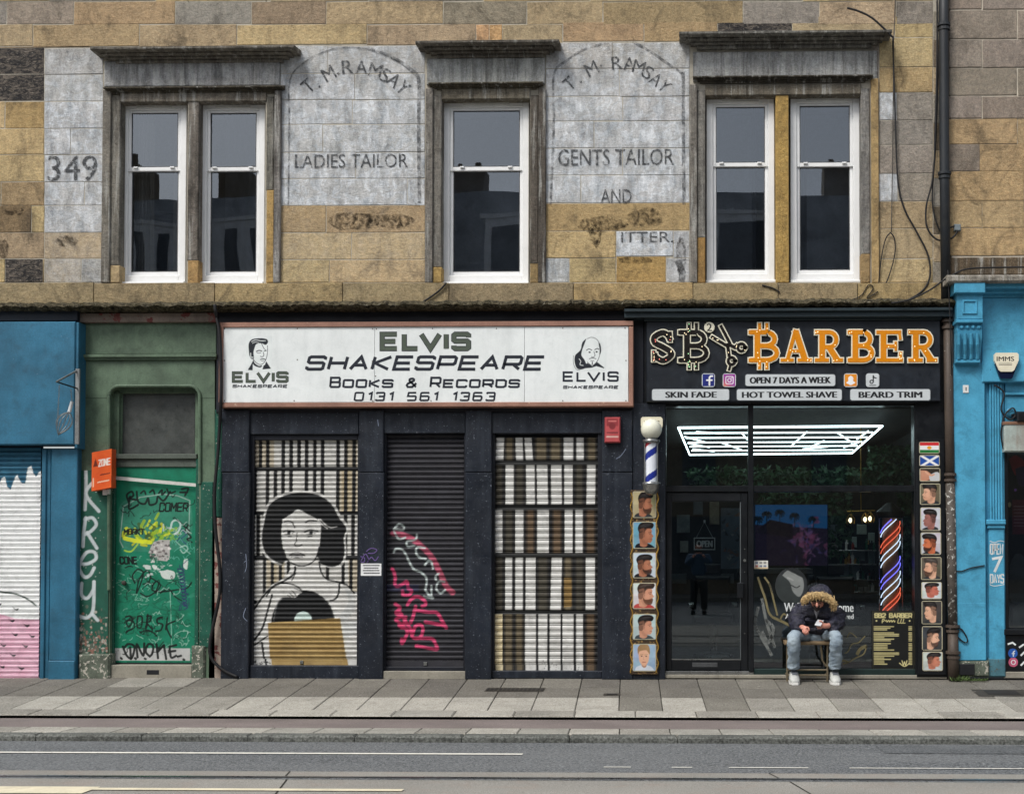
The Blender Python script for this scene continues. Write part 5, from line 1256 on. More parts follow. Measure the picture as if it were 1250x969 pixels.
P_door = printed('written_on_door', .42, .22, bump=.1)
panel('door_leaf', cd, P_door, dr, .1, 2.2)
q = RX(139, 570, 239, 808.5, .102); MB().box(q[0], .1012, q[1], q[2], .15, q[3]).build('leaf_core', M_greend, dr)
m = MB(); p = P(152.5, 711, .09); m.lathe([(.016, 0), (.018, -.02), (.026, -.035), (.026, -.05), (.01, -.058)], (p.x, .1, p.z), 12, 'y'); m.build('door_knob', M_iron, dr)
tp = thing('warning_tape', 'strip of white tape stretched across the top of the green door', 'tape', tuple(P(188, 588, .04)))
a_, b2 = P(137, 583, .055), P(239, 592, .055)
MB().add([(a_.x, .055, a_.z-.02), (b2.x, .055, b2.z-.018), (b2.x, .055, b2.z+.02), (a_.x, .055, a_.z+.022), (a_.x, .058, a_.z-.02), (b2.x, .058, b2.z-.018), (b2.x, .058, b2.z+.02), (a_.x, .058, a_.z+.022)], [(0,1,2,3), (4,7,6,5), (0,4,5,1), (1,5,6,2), (2,6,7,3), (3,7,4,0)]).build('strip', paint('white_tape', S(206, 206, 200), .5, var=.1, grime=.4, grimecol=S(120, 120, 110)), tp)
# orange zone sign, projecting on an angle
zs = thing('zone_sign', 'orange plastic zone sign fixed beside the green door', 'sign', tuple(P(123, 573, -.12)))
cz = Canvas(112, 550, 136, 597, S(224, 92, 34), 6)
cz.poly([(113.5, 568), (116.5, 558), (119.5, 568)], S(110, 40, 20)); cz.text('ZONE', 120.5, 561, 134, 568.5, 1.4, S(236, 226, 214))
for y0, x0 in ((579.5, 123), (588, 119.5)):
    x = x0
    while x < 133: w = Rm.uniform(1.2, 2.5); cz.line([(x, y0), (x+w, y0-.4)], 1.5, S(110, 40, 24) if y0 < 585 else S(236, 200, 170)); x += w+.8
cz.line([(114, 582), (114, 592)], 1.2, S(236, 200, 170))
zp = panel('sign_face', cz, P_print, zs, -.14, 2.4)
zc = box('sign_board', paint('orange_plastic', S(214, 84, 32), .5, grime=.1), zs, 112, 550, 136, 597, -.1385, -.02, .001)
for o_ in (zp, zc):
    w_ = [v.co.copy() for v in o_.data.vertices]; xs_ = [v.x for v in w_]; xm = (min(xs_)+max(xs_))/2; hw_ = (max(xs_)-min(xs_))/2
    for v in o_.data.vertices: v.co.z += (v.co.x-xm)/hw_*.022
box('fixing_plate', M_white, zs, 125, 597.5, 130, 604, -.05, -.0, .002); box('fixing_plate', M_white, zs, 130.5, 597, 133, 603, -.05, 0, .002)

# ================= barber shop
bb = thing('barber_shopfront', 'black framed barber shopfront with large dark windows and a glazed door', 'shopfront', (P(965, 827, 0).x, 0, 0))
def bx(name, x0, y0, x1, y1, yf, yb, m=M_black, b=.006, parent=bb): return box(name, m, parent, x0, y0, x1, y1, yf, yb, b)
bx('cornice', 762, 379, 1163, 387, -.2, .1, M_dteal); bx('cornice_lip', 762, 376, 1163, 379.5, -.24, .1, M_dteal, .004)
bx('soffit_board', 786, 387.3, 1149, 391, -.13, .1, M_dteal)
bx('fascia_back', 786, 391, 1160, 492, -.02, .1, M_black)
bx('pilaster', 1118.5, 490, 1156, 826, -.02, .3, M_black)
bx('head_rail', 808, 490, 1119, 495.5, .0, .2); bx('transom', 808, 592.5, 1119, 600, .02, .2); bx('mullion', 913.5, 495.5, 920, 821, .0, .2)
bx('frame_post', 808, 495, 813, 821, .0, .2); bx('frame_post', 1116.5, 495, 1119, 821, .0, .2)
bx('stall_riser', 920, 816.5, 1119, 826, .02, .3, paint('green_black', S(24, 44, 42), .5)); bx('threshold', 808, 819, 920, 823.5, .0, .3, M_chrome, .003); bx('door_plinth', 806, 823.5, 1156, 828, -.01, .3, M_step)
M_glassb = glass_mat('shop_glass', (.82, .86, .86), 1.78, 0, .03)
def pane(x0, y0, x1, y1, y=.1, parent=bb):
    q = RX(x0, y0, x1, y1, y); return MB().box(q[0], y, q[1], q[2], y+.008, q[3]).build('pane', M_glassb, parent)
pane(813, 495.5, 913.5, 592.5); pane(920, 495.5, 1116.5, 592.5); pane(920, 600, 1116.5, 816.5)
for x in (1090,): pass
dd = thing('glazed_door', 'black framed glass shop door with a hanging open sign', 'door', (P(863, 820, .05).x, .06, 0))
bx('stile', 813.5, 601, 820, 818, .04, .1, parent=dd); bx('stile', 904.5, 601, 913, 818, .04, .1, parent=dd)
bx('rail', 820, 601, 904.5, 612, .041, .1, parent=dd); bx('rail', 820, 805, 904.5, 818, .041, .1, parent=dd); pane(820, 612, 904.5, 805, .06, dd)
bx('letter_plate', 845, 808.5, 876, 814, .036, .05, paint('grey_plate', S(70, 72, 74), .4), .003, dd)
bx('bead', 820, 804, 904.5, 805.4, .038, .05, M_chrome, .001, dd); bx('bead', 903.4, 613, 904.5, 804, .038, .05, paint('bead_grey', S(90, 96, 98), .4), .001, dd)
for y in (670, 684, 773, 698): 
    p = P(909, y, .04); MB().lathe([(.018 if y == 684 else .007, 0), (.018 if y == 684 else .007, -.012)], (p.x, .04, p.z), 12, 'y').build('lock', M_chrome, dd)
bx('handle', 900, 711, 908, 730, -.02, .03, M_black, .01, dd)
# plates and sign
M_plate = paint('pale_grey_plate', S(198, 204, 206), .4, var=.05, grime=.15, grimecol=S(130, 136, 140)); M_plt = paint('plate_border', S(60, 66, 72), .4, grime=0)
sg = thing('barber_sign', 'black barber fascia with orange and dotted outline letters, scissors and grey plates', 'shop sign', tuple(P(968, 440, -.12)))
bx('board', 789, 391.5, 1148, 490, -.11, -.01, M_blackf, .008, sg)
def rrect(x0, y0, x1, y1, r, n=4):
    o_ = []
    for cx, cy, a in ((x1-r, y0+r, 90), (x0+r, y0+r, 180), (x0+r, y1-r, 270), (x1-r, y1-r, 0)):
        seg = [(cx+r*math.cos(rad(a-90+90*i/n+0)), cy-r*math.sin(rad(a-90+90*i/n))) for i in range(n+1)]
        o_ += seg
    return o_
def rplate(name, x0, y0, x1, y1, r, yf, yb, m, parent):
    pts = rrect(x0, y0, x1, y1, r); pts = [pts[i] for i in range(len(pts))]
    c_ = P((x0+x1)/2, (y0+y1)/2, yf)
    q = sorted([(P(x, y, yf).x, P(x, y, yf).z) for x, y in pts], key=lambda t: math.atan2(t[1]-c_.z, t[0]-c_.x))
    return MB().prism(q, yf, yb).build(name, m, parent)
for t_, x0, y0, x1, y1, tx0, tx1 in (('SKIN FADE', 795, 474, 891, 489.5, 812, 875), ('HOT TOWEL SHAVE', 898.5, 474, 1028.5, 489.5, 905.5, 1022), ('BEARD TRIM', 1037, 474, 1136.5, 489.5, 1048, 1126), ('OPEN 7 DAYS A WEEK', 909, 456, 1020.5, 472, 915, 1014.5)):
    pl = rplate('plate', x0, y0, x1, y1, 3, -.13, -.11, M_plt, sg); rplate('plate_face', x0+1, y0+1, x1-1, y1-1, 2.4, -.1335, -.129, M_plate, sg)
    text(t_, tx0, y0+4.1, tx1, y1-4.1, -.1342, M_ink, sg, .12, 'lettering')
def icon(x0, y0, x1, y1, cv):
    rplate('icon_tile', x0-.3, y0-.3, x1+.3, y1+.3, 3, -.1295, -.11, M_plate, sg); panel('icon', cv, P_print, sg, -.1305, 3, rect=(x0+.7, y0+.7, x1-.7, y1-.7))
c_ = Canvas(857, 456, 873, 472, S(28, 40, 120), 8); c_.line([(866, 470), (866, 461), (867.5, 459), (869.5, 459)], 2, (.85,)*3); c_.line([(862.8, 464), (869, 464)], 1.8, (.85,)*3); icon(857, 456, 872.5, 472, c_)
c_ = Canvas(882.5, 456, 898.5, 472, S(150, 60, 150), 8)
for i in range(16): c_.line([(882, 472-i*.7), (890+i*.4, 474)], 2.5, S(240-i*4, 160-i*6, 90+i*3), .4)
c_.line(rrect(886, 459.5, 895, 468.5, 2.5)+[(895, 466)], 1, (.85,)*3) if False else c_.line([(887, 459.5), (894, 459.5), (895, 460.5), (895, 467.5), (894, 468.5), (887, 468.5), (886, 467.5), (886, 460.5), (887, 459.5)], 1, (.85,)*3)
c_.line(arc(890.5, 464, 2.2, 2.2, 0, 360, 14), .9, (.85,)*3); c_.ell(893.2, 461.4, .6, .6, (.85,)*3); icon(882.5, 456, 898, 472, c_)
c_ = Canvas(1030, 456, 1047, 472, S(226, 140, 30), 8); c_.blob([(1038.5, 458.5), (1041.5, 461), (1041.5, 465), (1044, 467), (1041, 469), (1038.5, 470), (1036, 469), (1033, 467), (1035.5, 465), (1035.5, 461)], (.85,)*3); icon(1030.5, 456, 1046.5, 472, c_)
c_ = Canvas(1057, 456, 1073.5, 472, S(200, 206, 208), 8); c_.line([(1066, 458.5), (1066, 466)], 1.5, S(18, 20, 24)); c_.line(arc(1064, 466, 2, 2, 0, 360, 12), 1.3, S(18, 20, 24)); c_.line([(1066, 459), (1067.5, 461), (1069.5, 461.5)], 1.4, S(18, 20, 24)); c_.line([(1061.5, 470.2), (1069, 470.2)], .8, S(18, 20, 24)); icon(1057.5, 456, 1073, 472, c_)
# letters as built-up strokes: pale return behind, face in front
M_orange = paint('orange_letter_face', S(216, 134, 8), .35, var=.08, grime=.1, grimecol=S(150, 80, 20)); M_cream = MATS.get('cream_edge') or paint('cream_edge', S(232, 214, 170), .4, var=.05, grime=.1)
M_edge = paint('cream_outline', S(226, 222, 200), .4, var=.05, grime=.05); M_face = paint('dark_letter_face', S(26, 22, 20), .3, grime=0)
M_led = emit('led_warm', (1, .8, .5), 1.6); M_ledr = emit('led_red', (1, .25, .2), 1.4); M_ledg = emit('led_green', (.5, 1, .5), 1.2)
def bsh(x0, x1, y0=405.5, y1=439.5, prong=False):
    w = x1-x0; ym = (y0+y1)/2-.5; s_ = [([(x0+2, y0), (x0+w*.62, y0)]+arc(x0+w*.6, (y0+ym)/2, w*.3, (ym-y0)/2, 90, -90, 8)+[(x0+w*.3, ym)], 6), ([(x0+w*.58, ym)]+arc(x0+w*.62, (ym+y1)/2, w*.36, (y1-ym)/2, 90, -90, 8)+[(x0+2, y1)], 6), ([(x0+w*.28, y0), (x0+w*.28, y1)], 7.5), ([(x0, y0), (x0+w*.4, y0)], 5), ([(x0, y1), (x0+w*.4, y1)], 5)]
    if prong:
        for xx in (x0+w*.36, x0+w*.62): s_ += [([(xx, y0-10), (xx, y0)], 4.2), ([(xx, y1), (xx, y1+10)], 4.2)]
    return s_
def rsh(x0, x1, y0=405.5, y1=439.5):
    w = x1-x0; ym = (y0+y1)/2+1
    return [([(x0, y0), (x0+w*.5, y0)]+arc(x0+w*.52, (y0+ym)/2, w*.26, (ym-y0)/2, 90, -90, 8)+[(x0+w*.25, ym)], 5.5), ([(x0+w*.24, y0), (x0+w*.24, y1)], 7.5), ([(x0+w*.5, ym), (x0+w*.82, y1)], 7.5), ([(x0, y1), (x0+w*.46, y1)], 5), ([(x0, y0), (x0+w*.3, y0)], 5), ([(x0+w*.68, y1), (x1, y1)], 5)]
def ash(x0, x1, y0=405.5, y1=439.5):
    xm = (x0+x1)/2; w = x1-x0
    return [([(xm-1, y0-2), (x0+w*.2, y1)], 5), ([(xm-1, y0-2), (x1-w*.2, y1)], 8), ([(x0+w*.3, y1-11), (x1-w*.3, y1-11)], 4.5), ([(x0, y1), (x0+w*.38, y1)], 4.6), ([(x1-w*.42, y1), (x1, y1)], 4.6)]
def esh(x0, x1, y0=405.5, y1=439.5):
    w = x1-x0; ym = (y0+y1)/2
    return [([(x0, y0), (x1-2, y0)], 5), ([(x0, y1), (x1, y1)], 5), ([(x0+w*.25, y0), (x0+w*.25, y1)], 7.5), ([(x0+w*.25, ym), (x0+w*.75, ym)], 5), ([(x1-3, y0), (x1-2, y0+8)], 4), ([(x1-1.5, y1-9), (x1-2, y1)], 4), ([(x0+w*.75, ym-4.5), (x0+w*.75, ym+4.5)], 3.6)]
def ssh(x0, x1, y0=406, y1=440):
    w = x1-x0; return [(spline([(x1-4, y0+9), (x1-7, y0+3), (x0+w*.5, y0), (x0+4, y0+5), (x0+4, y0+12), (x0+w*.5, y0+17), (x1-4, y0+23), (x1-3, y1-6), (x0+w*.55, y1), (x0+6, y1-4), (x0+4, y1-9)]), 7), ([(x1-4, y0), (x1-4, y0+10)], 4.5), ([(x0+3, y1-11), (x0+3, y1)], 4.5)]
def letter(strokes, face, leds, n=10, o=2.3):
    e_, f_ = MB(), MB()
    for i, (pts, w) in enumerate(strokes):
        e_.slab_ribbon(pts, (w+o)/104, -.138-i*.0004, -.111, ext=o/2/104+(.0 if w > 6 else .012)); f_.slab_ribbon(pts, (w-.6)/104, -.143-i*.0004, -.13, ext=-.001+(.0 if w > 6 else .012))
    root = e_.build('letter', M_edge, sg); f_.build('letter_face', face, root)
    for mm in leds:
        d_ = MB()
        for _ in range(n):
            pts, w = Rm.choice(strokes); i = Rm.randrange(len(pts)-1); t = Rm.random(); x = pts[i][0]+(pts[i+1][0]-pts[i][0])*t+Rm.uniform(-w*.3, w*.3); y = pts[i][1]+(pts[i+1][1]-pts[i][1])*t+Rm.uniform(-1, 1)
            p = P(x, y, -.148); d_.lathe([(.0055, 0), (.003, -.004)], (p.x, -.147, p.z), 6, 'y')
        tagp(d_.build('led_dots', mm, root), kind='stuff')
letter(ssh(795, 822), M_face, (M_led, M_ledr), 9); letter(bsh(829, 863, prong=True), M_face, (M_led, M_ledg), 9)
letter(bsh(915, 949, prong=True), M_orange, (M_led,), 9); letter(ash(954, 990), M_orange, (M_led,), 7); letter(rsh(996, 1028), M_orange, (M_led,), 7)
letter(bsh(1036, 1065), M_orange, (M_led,), 7); letter(esh(1071, 1101), M_orange, (M_led,), 7); letter(rsh(1110, 1143), M_orange, (M_led,), 7)
letter([([(880, 398), (891, 419)], 4.2), ([(869, 411), (889, 423)], 4.2), ([(891, 421), (897, 424), (900, 421)], 4.5), ([(888, 420), (890, 434)], 4.5), (arc(905, 424, 4.6, 4.6, 0, 360, 14), 4), (arc(893, 440.5, 4.2, 4.4, 0, 360, 14), 4), ([(892, 444), (890, 451)], 3.4)], M_face, (M_led,), 7)
p = P(866, 399.5, -.14); MB().lathe([(.062, .03), (.062, 0), (.058, -.003)], (p.x, -.14, p.z), 20, 'y').build('number_disc', M_edge, sg); text('2', 862.7, 395, 869.2, 404, -.1445, M_ink, sg, .02)

# ---- inside of the barber shop
inn = thing('barber_interior', 'dark barber room seen through the shop glass', 'room', (P(965, 827, 3).x, 3, 0))
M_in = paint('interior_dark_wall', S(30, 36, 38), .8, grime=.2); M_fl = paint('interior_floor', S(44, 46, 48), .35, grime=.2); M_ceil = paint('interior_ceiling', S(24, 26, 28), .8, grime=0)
xa, xb = P(806, 800, 0).x-.6, P(1120, 800, 0).x+.5
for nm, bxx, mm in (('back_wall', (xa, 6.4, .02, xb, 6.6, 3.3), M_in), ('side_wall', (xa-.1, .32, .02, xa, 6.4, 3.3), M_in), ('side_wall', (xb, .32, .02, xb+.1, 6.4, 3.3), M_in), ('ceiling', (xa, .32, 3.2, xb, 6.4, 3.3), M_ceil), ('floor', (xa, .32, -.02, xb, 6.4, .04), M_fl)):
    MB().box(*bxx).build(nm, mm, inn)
lz = 3.02
cl_ = thing('ceiling_light', 'glowing white lattice of tubes on the barber shop ceiling', 'ceiling light', tuple(G(955, 538, lz)))
M_tube = emit('tube_white', (.8, .97, 1.0), 3.2); M_tube2 = emit('tube_rim', (.8, .97, 1.0), 4.5)
def gl(*pp, r=.018, m=None, nm='tube'):
    MB().tube([G(x, y, lz) for x, y in pp], r, 6).build(nm, m or M_tube, cl_)
rim = [(828, 522), (1077, 520), (1040, 553), (842, 555)]
for i in range(4): gl(rim[i], rim[(i+1) % 4], r=.013, m=M_tube2, nm='rim_tube')
for f in (.2, .38, .55, .7, .85):
    x0, x1 = 828+14*f, 1077-37*f; y = 521.5+33*f
    gl((x0+4, y+.5), (x1-4, y-.5), r=.0095)
for x0, y0, x1, y1 in ((850, 527, 880, 529), (836, 533, 862, 540), (840, 541, 866, 546), (846, 548, 872, 551), (905, 528, 920, 545), (985, 527, 965, 545), (990, 545, 1006, 538), (1022, 528, 1040, 540), (1060, 526, 1046, 536), (1030, 546, 1048, 540), (880, 540, 905, 549), (980, 548, 1010, 545)):
    gl((x0, y0), (x1, y1), r=.009)
# plant wall
M_leaf = newmat('artificial_leaves'); b = NB(M_leaf); b.finish(b.mix(b.ramp(b.noise(9, 4), .35, .65), S(26, 56, 38), S(74, 116, 78)), .5, None)
def leaves(name, lab, rects, y0, n, s_=.05):
    m = MB()
    for _ in range(n):
        x0, ya, x1, yb2 = Rm.choice(rects); p = P(Rm.uniform(x0, x1), Rm.uniform(ya, yb2), y0+Rm.uniform(-.12, .12))
        d1 = Vector((Rm.gauss(0, 1), Rm.gauss(0, .6), Rm.gauss(0, 1))).normalized(); d2 = d1.cross(Vector((Rm.gauss(0, 1), Rm.gauss(0, 1), Rm.gauss(0, 1)))).normalized()
        k = s_*Rm.uniform(.6, 1.3); m.add([p-d1*k, p+d2*k*.4, p+d1*k, p-d2*k*.4], [(0,1,2,3)])
    return tagp(m.build(name, M_leaf), lab, 'plants', kind='stuff')
leaves('plant_wall', 'artificial green foliage lining the back of the barber shop', [(840, 570, 1110, 596), (840, 575, 1060, 596), (985, 600, 1040, 680), (1060, 545, 1112, 600), (926, 600, 1008, 616), (1096, 600, 1112, 745)], 3.4, 4200, .06)
# palm tree picture with added glow, poster, desk
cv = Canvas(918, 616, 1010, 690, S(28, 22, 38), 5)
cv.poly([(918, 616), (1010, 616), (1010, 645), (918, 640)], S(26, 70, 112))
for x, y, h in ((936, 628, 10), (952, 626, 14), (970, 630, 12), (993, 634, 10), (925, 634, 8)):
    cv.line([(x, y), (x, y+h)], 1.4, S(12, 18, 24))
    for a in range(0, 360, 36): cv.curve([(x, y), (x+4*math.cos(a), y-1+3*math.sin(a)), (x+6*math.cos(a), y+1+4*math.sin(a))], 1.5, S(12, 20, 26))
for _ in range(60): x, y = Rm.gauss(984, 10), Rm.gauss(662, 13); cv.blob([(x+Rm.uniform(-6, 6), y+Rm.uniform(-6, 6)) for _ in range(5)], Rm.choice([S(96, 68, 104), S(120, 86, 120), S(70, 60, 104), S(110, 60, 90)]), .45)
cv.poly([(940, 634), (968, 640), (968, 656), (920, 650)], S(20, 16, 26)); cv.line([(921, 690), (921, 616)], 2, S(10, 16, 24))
wpic = thing('wall_picture', 'dim blue and purple palm tree picture with added glow behind the shop glass', 'picture', tuple(P(964, 690, 1.6)))
m_picglow = newmat('picture_added_glow'); b = NB(m_picglow); vc = b.n('ShaderNodeVertexColor'); vc.layer_name = 'Col'; em = b.n('ShaderNodeEmission'); em.inputs[1].default_value = .45  # emission added to brighten the picture in the dark room, no lamp here
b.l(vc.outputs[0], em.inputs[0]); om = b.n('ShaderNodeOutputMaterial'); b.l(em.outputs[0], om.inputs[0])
panel('picture_face', cv, m_picglow, wpic, 1.6, 1.6); box('picture_frame', M_black, wpic, 917, 615, 1011, 691, 1.603, 1.66, .004)
cv = Canvas(880, 620, 904, 694, S(90, 104, 116), 4)
for _ in range(34): x, y = Rm.uniform(882, 902), Rm.uniform(624, 690); cv.blob([(x+Rm.uniform(-4, 4), y+Rm.uniform(-4, 4)) for _ in range(5)], Rm.choice([S(20, 26, 34), S(50, 66, 90), S(150, 156, 160), S(120, 80, 60)]), .7)
ps = panel('poster', cv, P_print, None, 1.3, 1.5); tagp(ps, 'collage poster of small pictures hanging behind the glass door', 'poster')
dk = thing('reception_desk', 'grey reception desk inside beside the shop mullion', 'desk', tuple(P(950, 800, 1.9)))
box('desk_front', paint('desk_grey', S(88, 92, 92), .6), dk, 906, 700, 988, 815, 1.7, 2.3); box('desk_top', paint('desk_top', S(120, 122, 120), .4), dk, 902, 694, 992, 700, 1.65, 2.35)
# salon chairs
M_lea = paint('black_leather', S(22, 24, 27), .35, grime=0)
def chair(px, y, lab):
    t = thing('salon_chair', lab, 'chair', tuple(P(px, 700, y)), 'salon chairs'); x = P(px, 700, y).x; t.location = (x, y, .04)
    MB().cbox(x-.27, y-.3, .5, x+.27, y+.25, .62, .03).build('seat', M_lea, t); MB().cbox(x-.25, y+.2, .62, x+.25, y+.32, 1.15, .03).build('backrest', M_lea, t)
    MB().cbox(x-.12, y+.22, 1.17, x+.12, y+.3, 1.32, .02).build('headrest', M_lea, t)
    for s_ in (-.3, .3): MB().cbox(x+s_-.035, y-.28, .72, x+s_+.035, y+.15, .78, .015).build('armrest', M_chrome, t)
    MB().lathe([(.3, 0), (.28, .03), (.05, .06), (.05, .46)], (x, y, .04), 16).build('pedestal', M_chrome, t)
chair(1022, 2.2, 'black salon chair nearest the neon pole inside the barber shop'); chair(975, 3.4, 'black salon chair deeper in the room behind the seated person'); chair(870, 2.8, 'black salon chair seen through the glass door')
sh = thing('styling_station', 'styling shelves crowded with bottles in front of small lit mirrors', 'shelves', tuple(P(1052, 720, 2.8)))
M_mir = paint('pale_mirror', S(140, 158, 156), .2, grime=.1)
for x0, y0, x1, y1 in ((1040, 655, 1046, 668), (1046, 640, 1058, 652), (1038, 672, 1056, 684), (1060, 650, 1068, 690), (1026, 690, 1036, 704), (1040, 690, 1052, 706), (1046, 705, 1060, 716)):
    box('mirror', M_mir, sh, x0, y0, x1, y1, 2.8, 2.84)
for y in (671, 688, 707, 722): box('shelf', M_chrome, sh, 1024, y, 1070, y+1.6, 2.6, 2.8, .004)
for i in range(40):
    x = Rm.uniform(1026, 1068); y = Rm.choice([671, 688, 707, 722]); p = P(x, y, 2.68); h = Rm.uniform(.07, .16)
    MB().lathe([(.022, 0), (.024, h*.7), (.01, h*.8), (.01, h)], (p.x, 2.68, p.z), 8).build('bottle', Rm.choice([M_black, paint('bottle_green', S(30, 90, 70), .3), paint('bottle_gold', S(170, 130, 60), .3), M_white, paint('bottle_red', S(130, 36, 30), .3)]), sh)
pd = thing('pendant_light', 'cluster of three small glowing bulbs in a gold cage inside the shop', 'pendant light', tuple(P(1050, 620, 2.4)))
M_gold = paint('gold_metal', S(190, 150, 70), .3, metal=.7, grime=0)
M_bulb = emit('bulb_warm', (1, .82, .5), 2.4)
for x, y in ((1038, 635), (1056, 634), (1062, 633)):
    p = P(x, y, 2.4); MB().lathe([(.005, -.035), (.026, -.01), (.026, .01), (.01, .035)], p, 10).build('bulb', M_bulb, pd)
    for k in range(5):
        a_ = 2*math.pi*k/5; m = MB(); m.tube([p+Vector((.05*math.cos(a_), .05*math.sin(a_), -.05)), p+Vector((.06*math.cos(a_), .06*math.sin(a_), .02)), p+Vector((.01*math.cos(a_), .01*math.sin(a_), .09))], .004, 4); m.build('cage_wire', M_gold, pd)
MB().tube([P(1034, 624, 2.4), P(1068, 623, 2.4)], .008, 6).build('bar', M_gold, pd); MB().tube([P(1051, 623, 2.4), Vector((P(1051, 623, 2.4).x, 2.4, 3.2))], .006, 6).build('rod', M_gold, pd)
wf = thing('picture_display', 'dim framed prints hanging on the back wall of the barber shop', 'pictures', tuple(P(880, 700, 6.3)))
for x0, y0, x1, y1, c_ in ((826, 628, 842, 650, (120, 128, 130)), (846, 610, 858, 628, (90, 100, 110)), (866, 612, 878, 640, (140, 130, 110)), (830, 660, 840, 674, (150, 150, 144)), (818, 700, 838, 712, (90, 96, 98)), (880, 700, 896, 712, (96, 100, 100)), (1012, 640, 1022, 656, (110, 120, 124)), (1012, 662, 1024, 676, (140, 140, 130)), (824, 500, 860, 528, (70, 76, 80)), (930, 498, 950, 512, (60, 66, 72))):
    box('framed_print', paint('print_%d_%d' % (x0, y0), S(*c_), .5, var=.4, scale=6), wf, x0, y0, x1, y1, 6.2, 6.3, .01)
ct = thing('counter', 'long dark counter with towels along the side of the barber shop', 'counter', tuple(P(1040, 760, 3.2)))
box('counter_top', paint('counter_stone', S(130, 132, 130), .3), ct, 1000, 722, 1074, 726, 2.9, 3.5, .01); box('counter_front', M_in, ct, 1004, 726, 1072, 790, 3.0, 3.4, .01)
for i in range(9):
    x_ = 1006+i*7.2; box('towel', Rm.choice([M_white, paint('towel_grey', S(120, 126, 128), .9), paint('towel_teal', S(60, 110, 110), .9)]), ct, x_, 716+Rm.uniform(-3, 1), x_+5, 722, 2.95, 3.1, .01)
# neon barber pole inside the window
npo = thing('neon_pole', 'tall brown barber column wound with blue, white and red neon inside the window', 'barber pole', (P(1087, 745, .5).x, .5, .04))
y_n = .5; r_n = .125; cxn = P(1087, 690, y_n).x
z0, z1 = P(1087, 748, y_n).z, P(1087, 632, y_n).z
M_brown = paint('brown_column', S(200, 140, 96), .4, var=.3, grime=.3)
MB().lathe([(r_n-.03, z0-z1-.7), (r_n-.03, 0)], (cxn, y_n, z1), 24).build('column', M_brown, npo)
MB().lathe([(r_n+.03, 0), (r_n+.05, .07), (.04, .18)], (cxn, y_n, z1), 20).build('cap', M_black, npo)
MB().lathe([(r_n+.08, 0), (r_n+.06, .08), (r_n, .3), (r_n, max(.35, z0-.04-.3))], (cxn, y_n, .04), 20).build('base', M_black, npo)
for s_ in (-1, 1): MB().tube([(cxn+s_*(r_n+.015), y_n-.03, z0-.3), (cxn+s_*(r_n+.015), y_n-.03, z1)], .008, 6).build('side_rod', M_chrome, npo)
NBl, NWh, NRd = emit('neon_blue', (.2, .18, 1), 1.5), emit('neon_white', (.7, .8, 1), 1.3), emit('neon_red', (1, .16, .08), 1.0)
for zf, mm in ((z1-.02, NBl), (z1-.07, NWh), (z1-.2, NRd), (z1-.27, NRd), (z1-.36, NWh), (z1-.44, NWh), (z1-.62, NBl), (z1-.7, NBl), (z1-.8, NWh), (z1-.89, NWh), (z1-1.0, NRd), (z1-1.06, NRd)):
    pts = []
    for i in range(13):
        a_ = math.pi+math.pi*i/12; z = zf-.16+.32*i/12
        if z0-.01 < z < z1: pts.append((cxn+r_n*.93*math.cos(a_), y_n+r_n*math.sin(a_)*.93, z))
    if len(pts) > 2: MB().tube(pts, .006, 6).build('neon_tube', mm, npo)

# ---- things on the glass
yg = .095
M_vinyl = paint('white_vinyl', S(214, 220, 220), .5, grime=0)
wl = thing('window_lettering', 'white welcome lettering on the shop glass behind the seated person', 'lettering', tuple(P(1000, 745, yg)))
text('Walk-ins Welcome', 957, 735.5, 1042, 746.5, yg, M_vinyl, wl, .03); text('Appointment not required', 958.5, 749, 1042, 757, yg, M_vinyl, wl, .03)
pl_c = Canvas(1064, 745, 1117, 818, S(20, 22, 22), 6); GD = S(206, 196, 140)
pl_c.line([(1065.5, 746.5), (1115.5, 746.5), (1115.5, 816), (1065.5, 816), (1065.5, 746.5)], .5, S(90, 88, 70))
pl_c.text('SB2 BARBER', 1068, 748.6, 1113, 753.4, 1.25, GD)
pl_c.curve([(1077, 760), (1077.5, 755.5), (1080, 756.5), (1077.5, 758.4)], .8, GD)
for i, x in enumerate((1081, 1084, 1087, 1090)): pl_c.curve([(x, 758), (x+1, 756.7), (x+2, 759), (x+2.6, 757.5)], .8, GD)
for i, x in enumerate((1096, 1099.5, 1102.5)): pl_c.curve([(x+1, 755), (x, 760), (x+2.6, 760)], .8, GD)
pl_c.ell(1070, 757.5, 1, 1, GD); pl_c.ell(1110.5, 757.5, 1, 1, GD)
yy = 764.5
for i in range(22):
    if i in (3, 9, 14): yy += 1.6
    x = 1067; e = 1067+Rm.choice([12, 16, 24, 30, 20])
    while x < e: w_ = Rm.uniform(1.2, 3.4); pl_c.line([(x, yy), (min(e, x+w_), yy)], 1.05, GD, .9); x += w_+.7
    pl_c.line([(1109.5, yy), (1113, yy)], 1.1, GD, .9); yy += 1.95
pl_c.curve([(1098, 809), (1104, 813), (1110, 809)], 1, GD); pl_c.text('W', 1101, 806, 1107, 812, 1, GD)
plo = panel('price_list', pl_c, P_print, None, yg-.004, 2.6); tagp(plo, 'black and gold price list poster at the bottom right of the barber window', 'price list')
csm = Canvas(920.5, 684, 937.5, 694, S(214, 214, 206), 6)
for i in range(2):
    for j in range(3): csm.rect(922+j*5, 685.5+i*4, 925.5+j*5, 688+i*4, Rm.choice([S(180, 60, 50), S(60, 80, 120), S(90, 90, 90)]), .8)
csm.line([(921, 693), (937, 693)], 1, S(200, 160, 60)); cs_ = panel('card_sticker', csm, P_print, None, yg, 3); tagp(cs_, 'small white payment card sticker low on the glass beside the door', 'sticker')
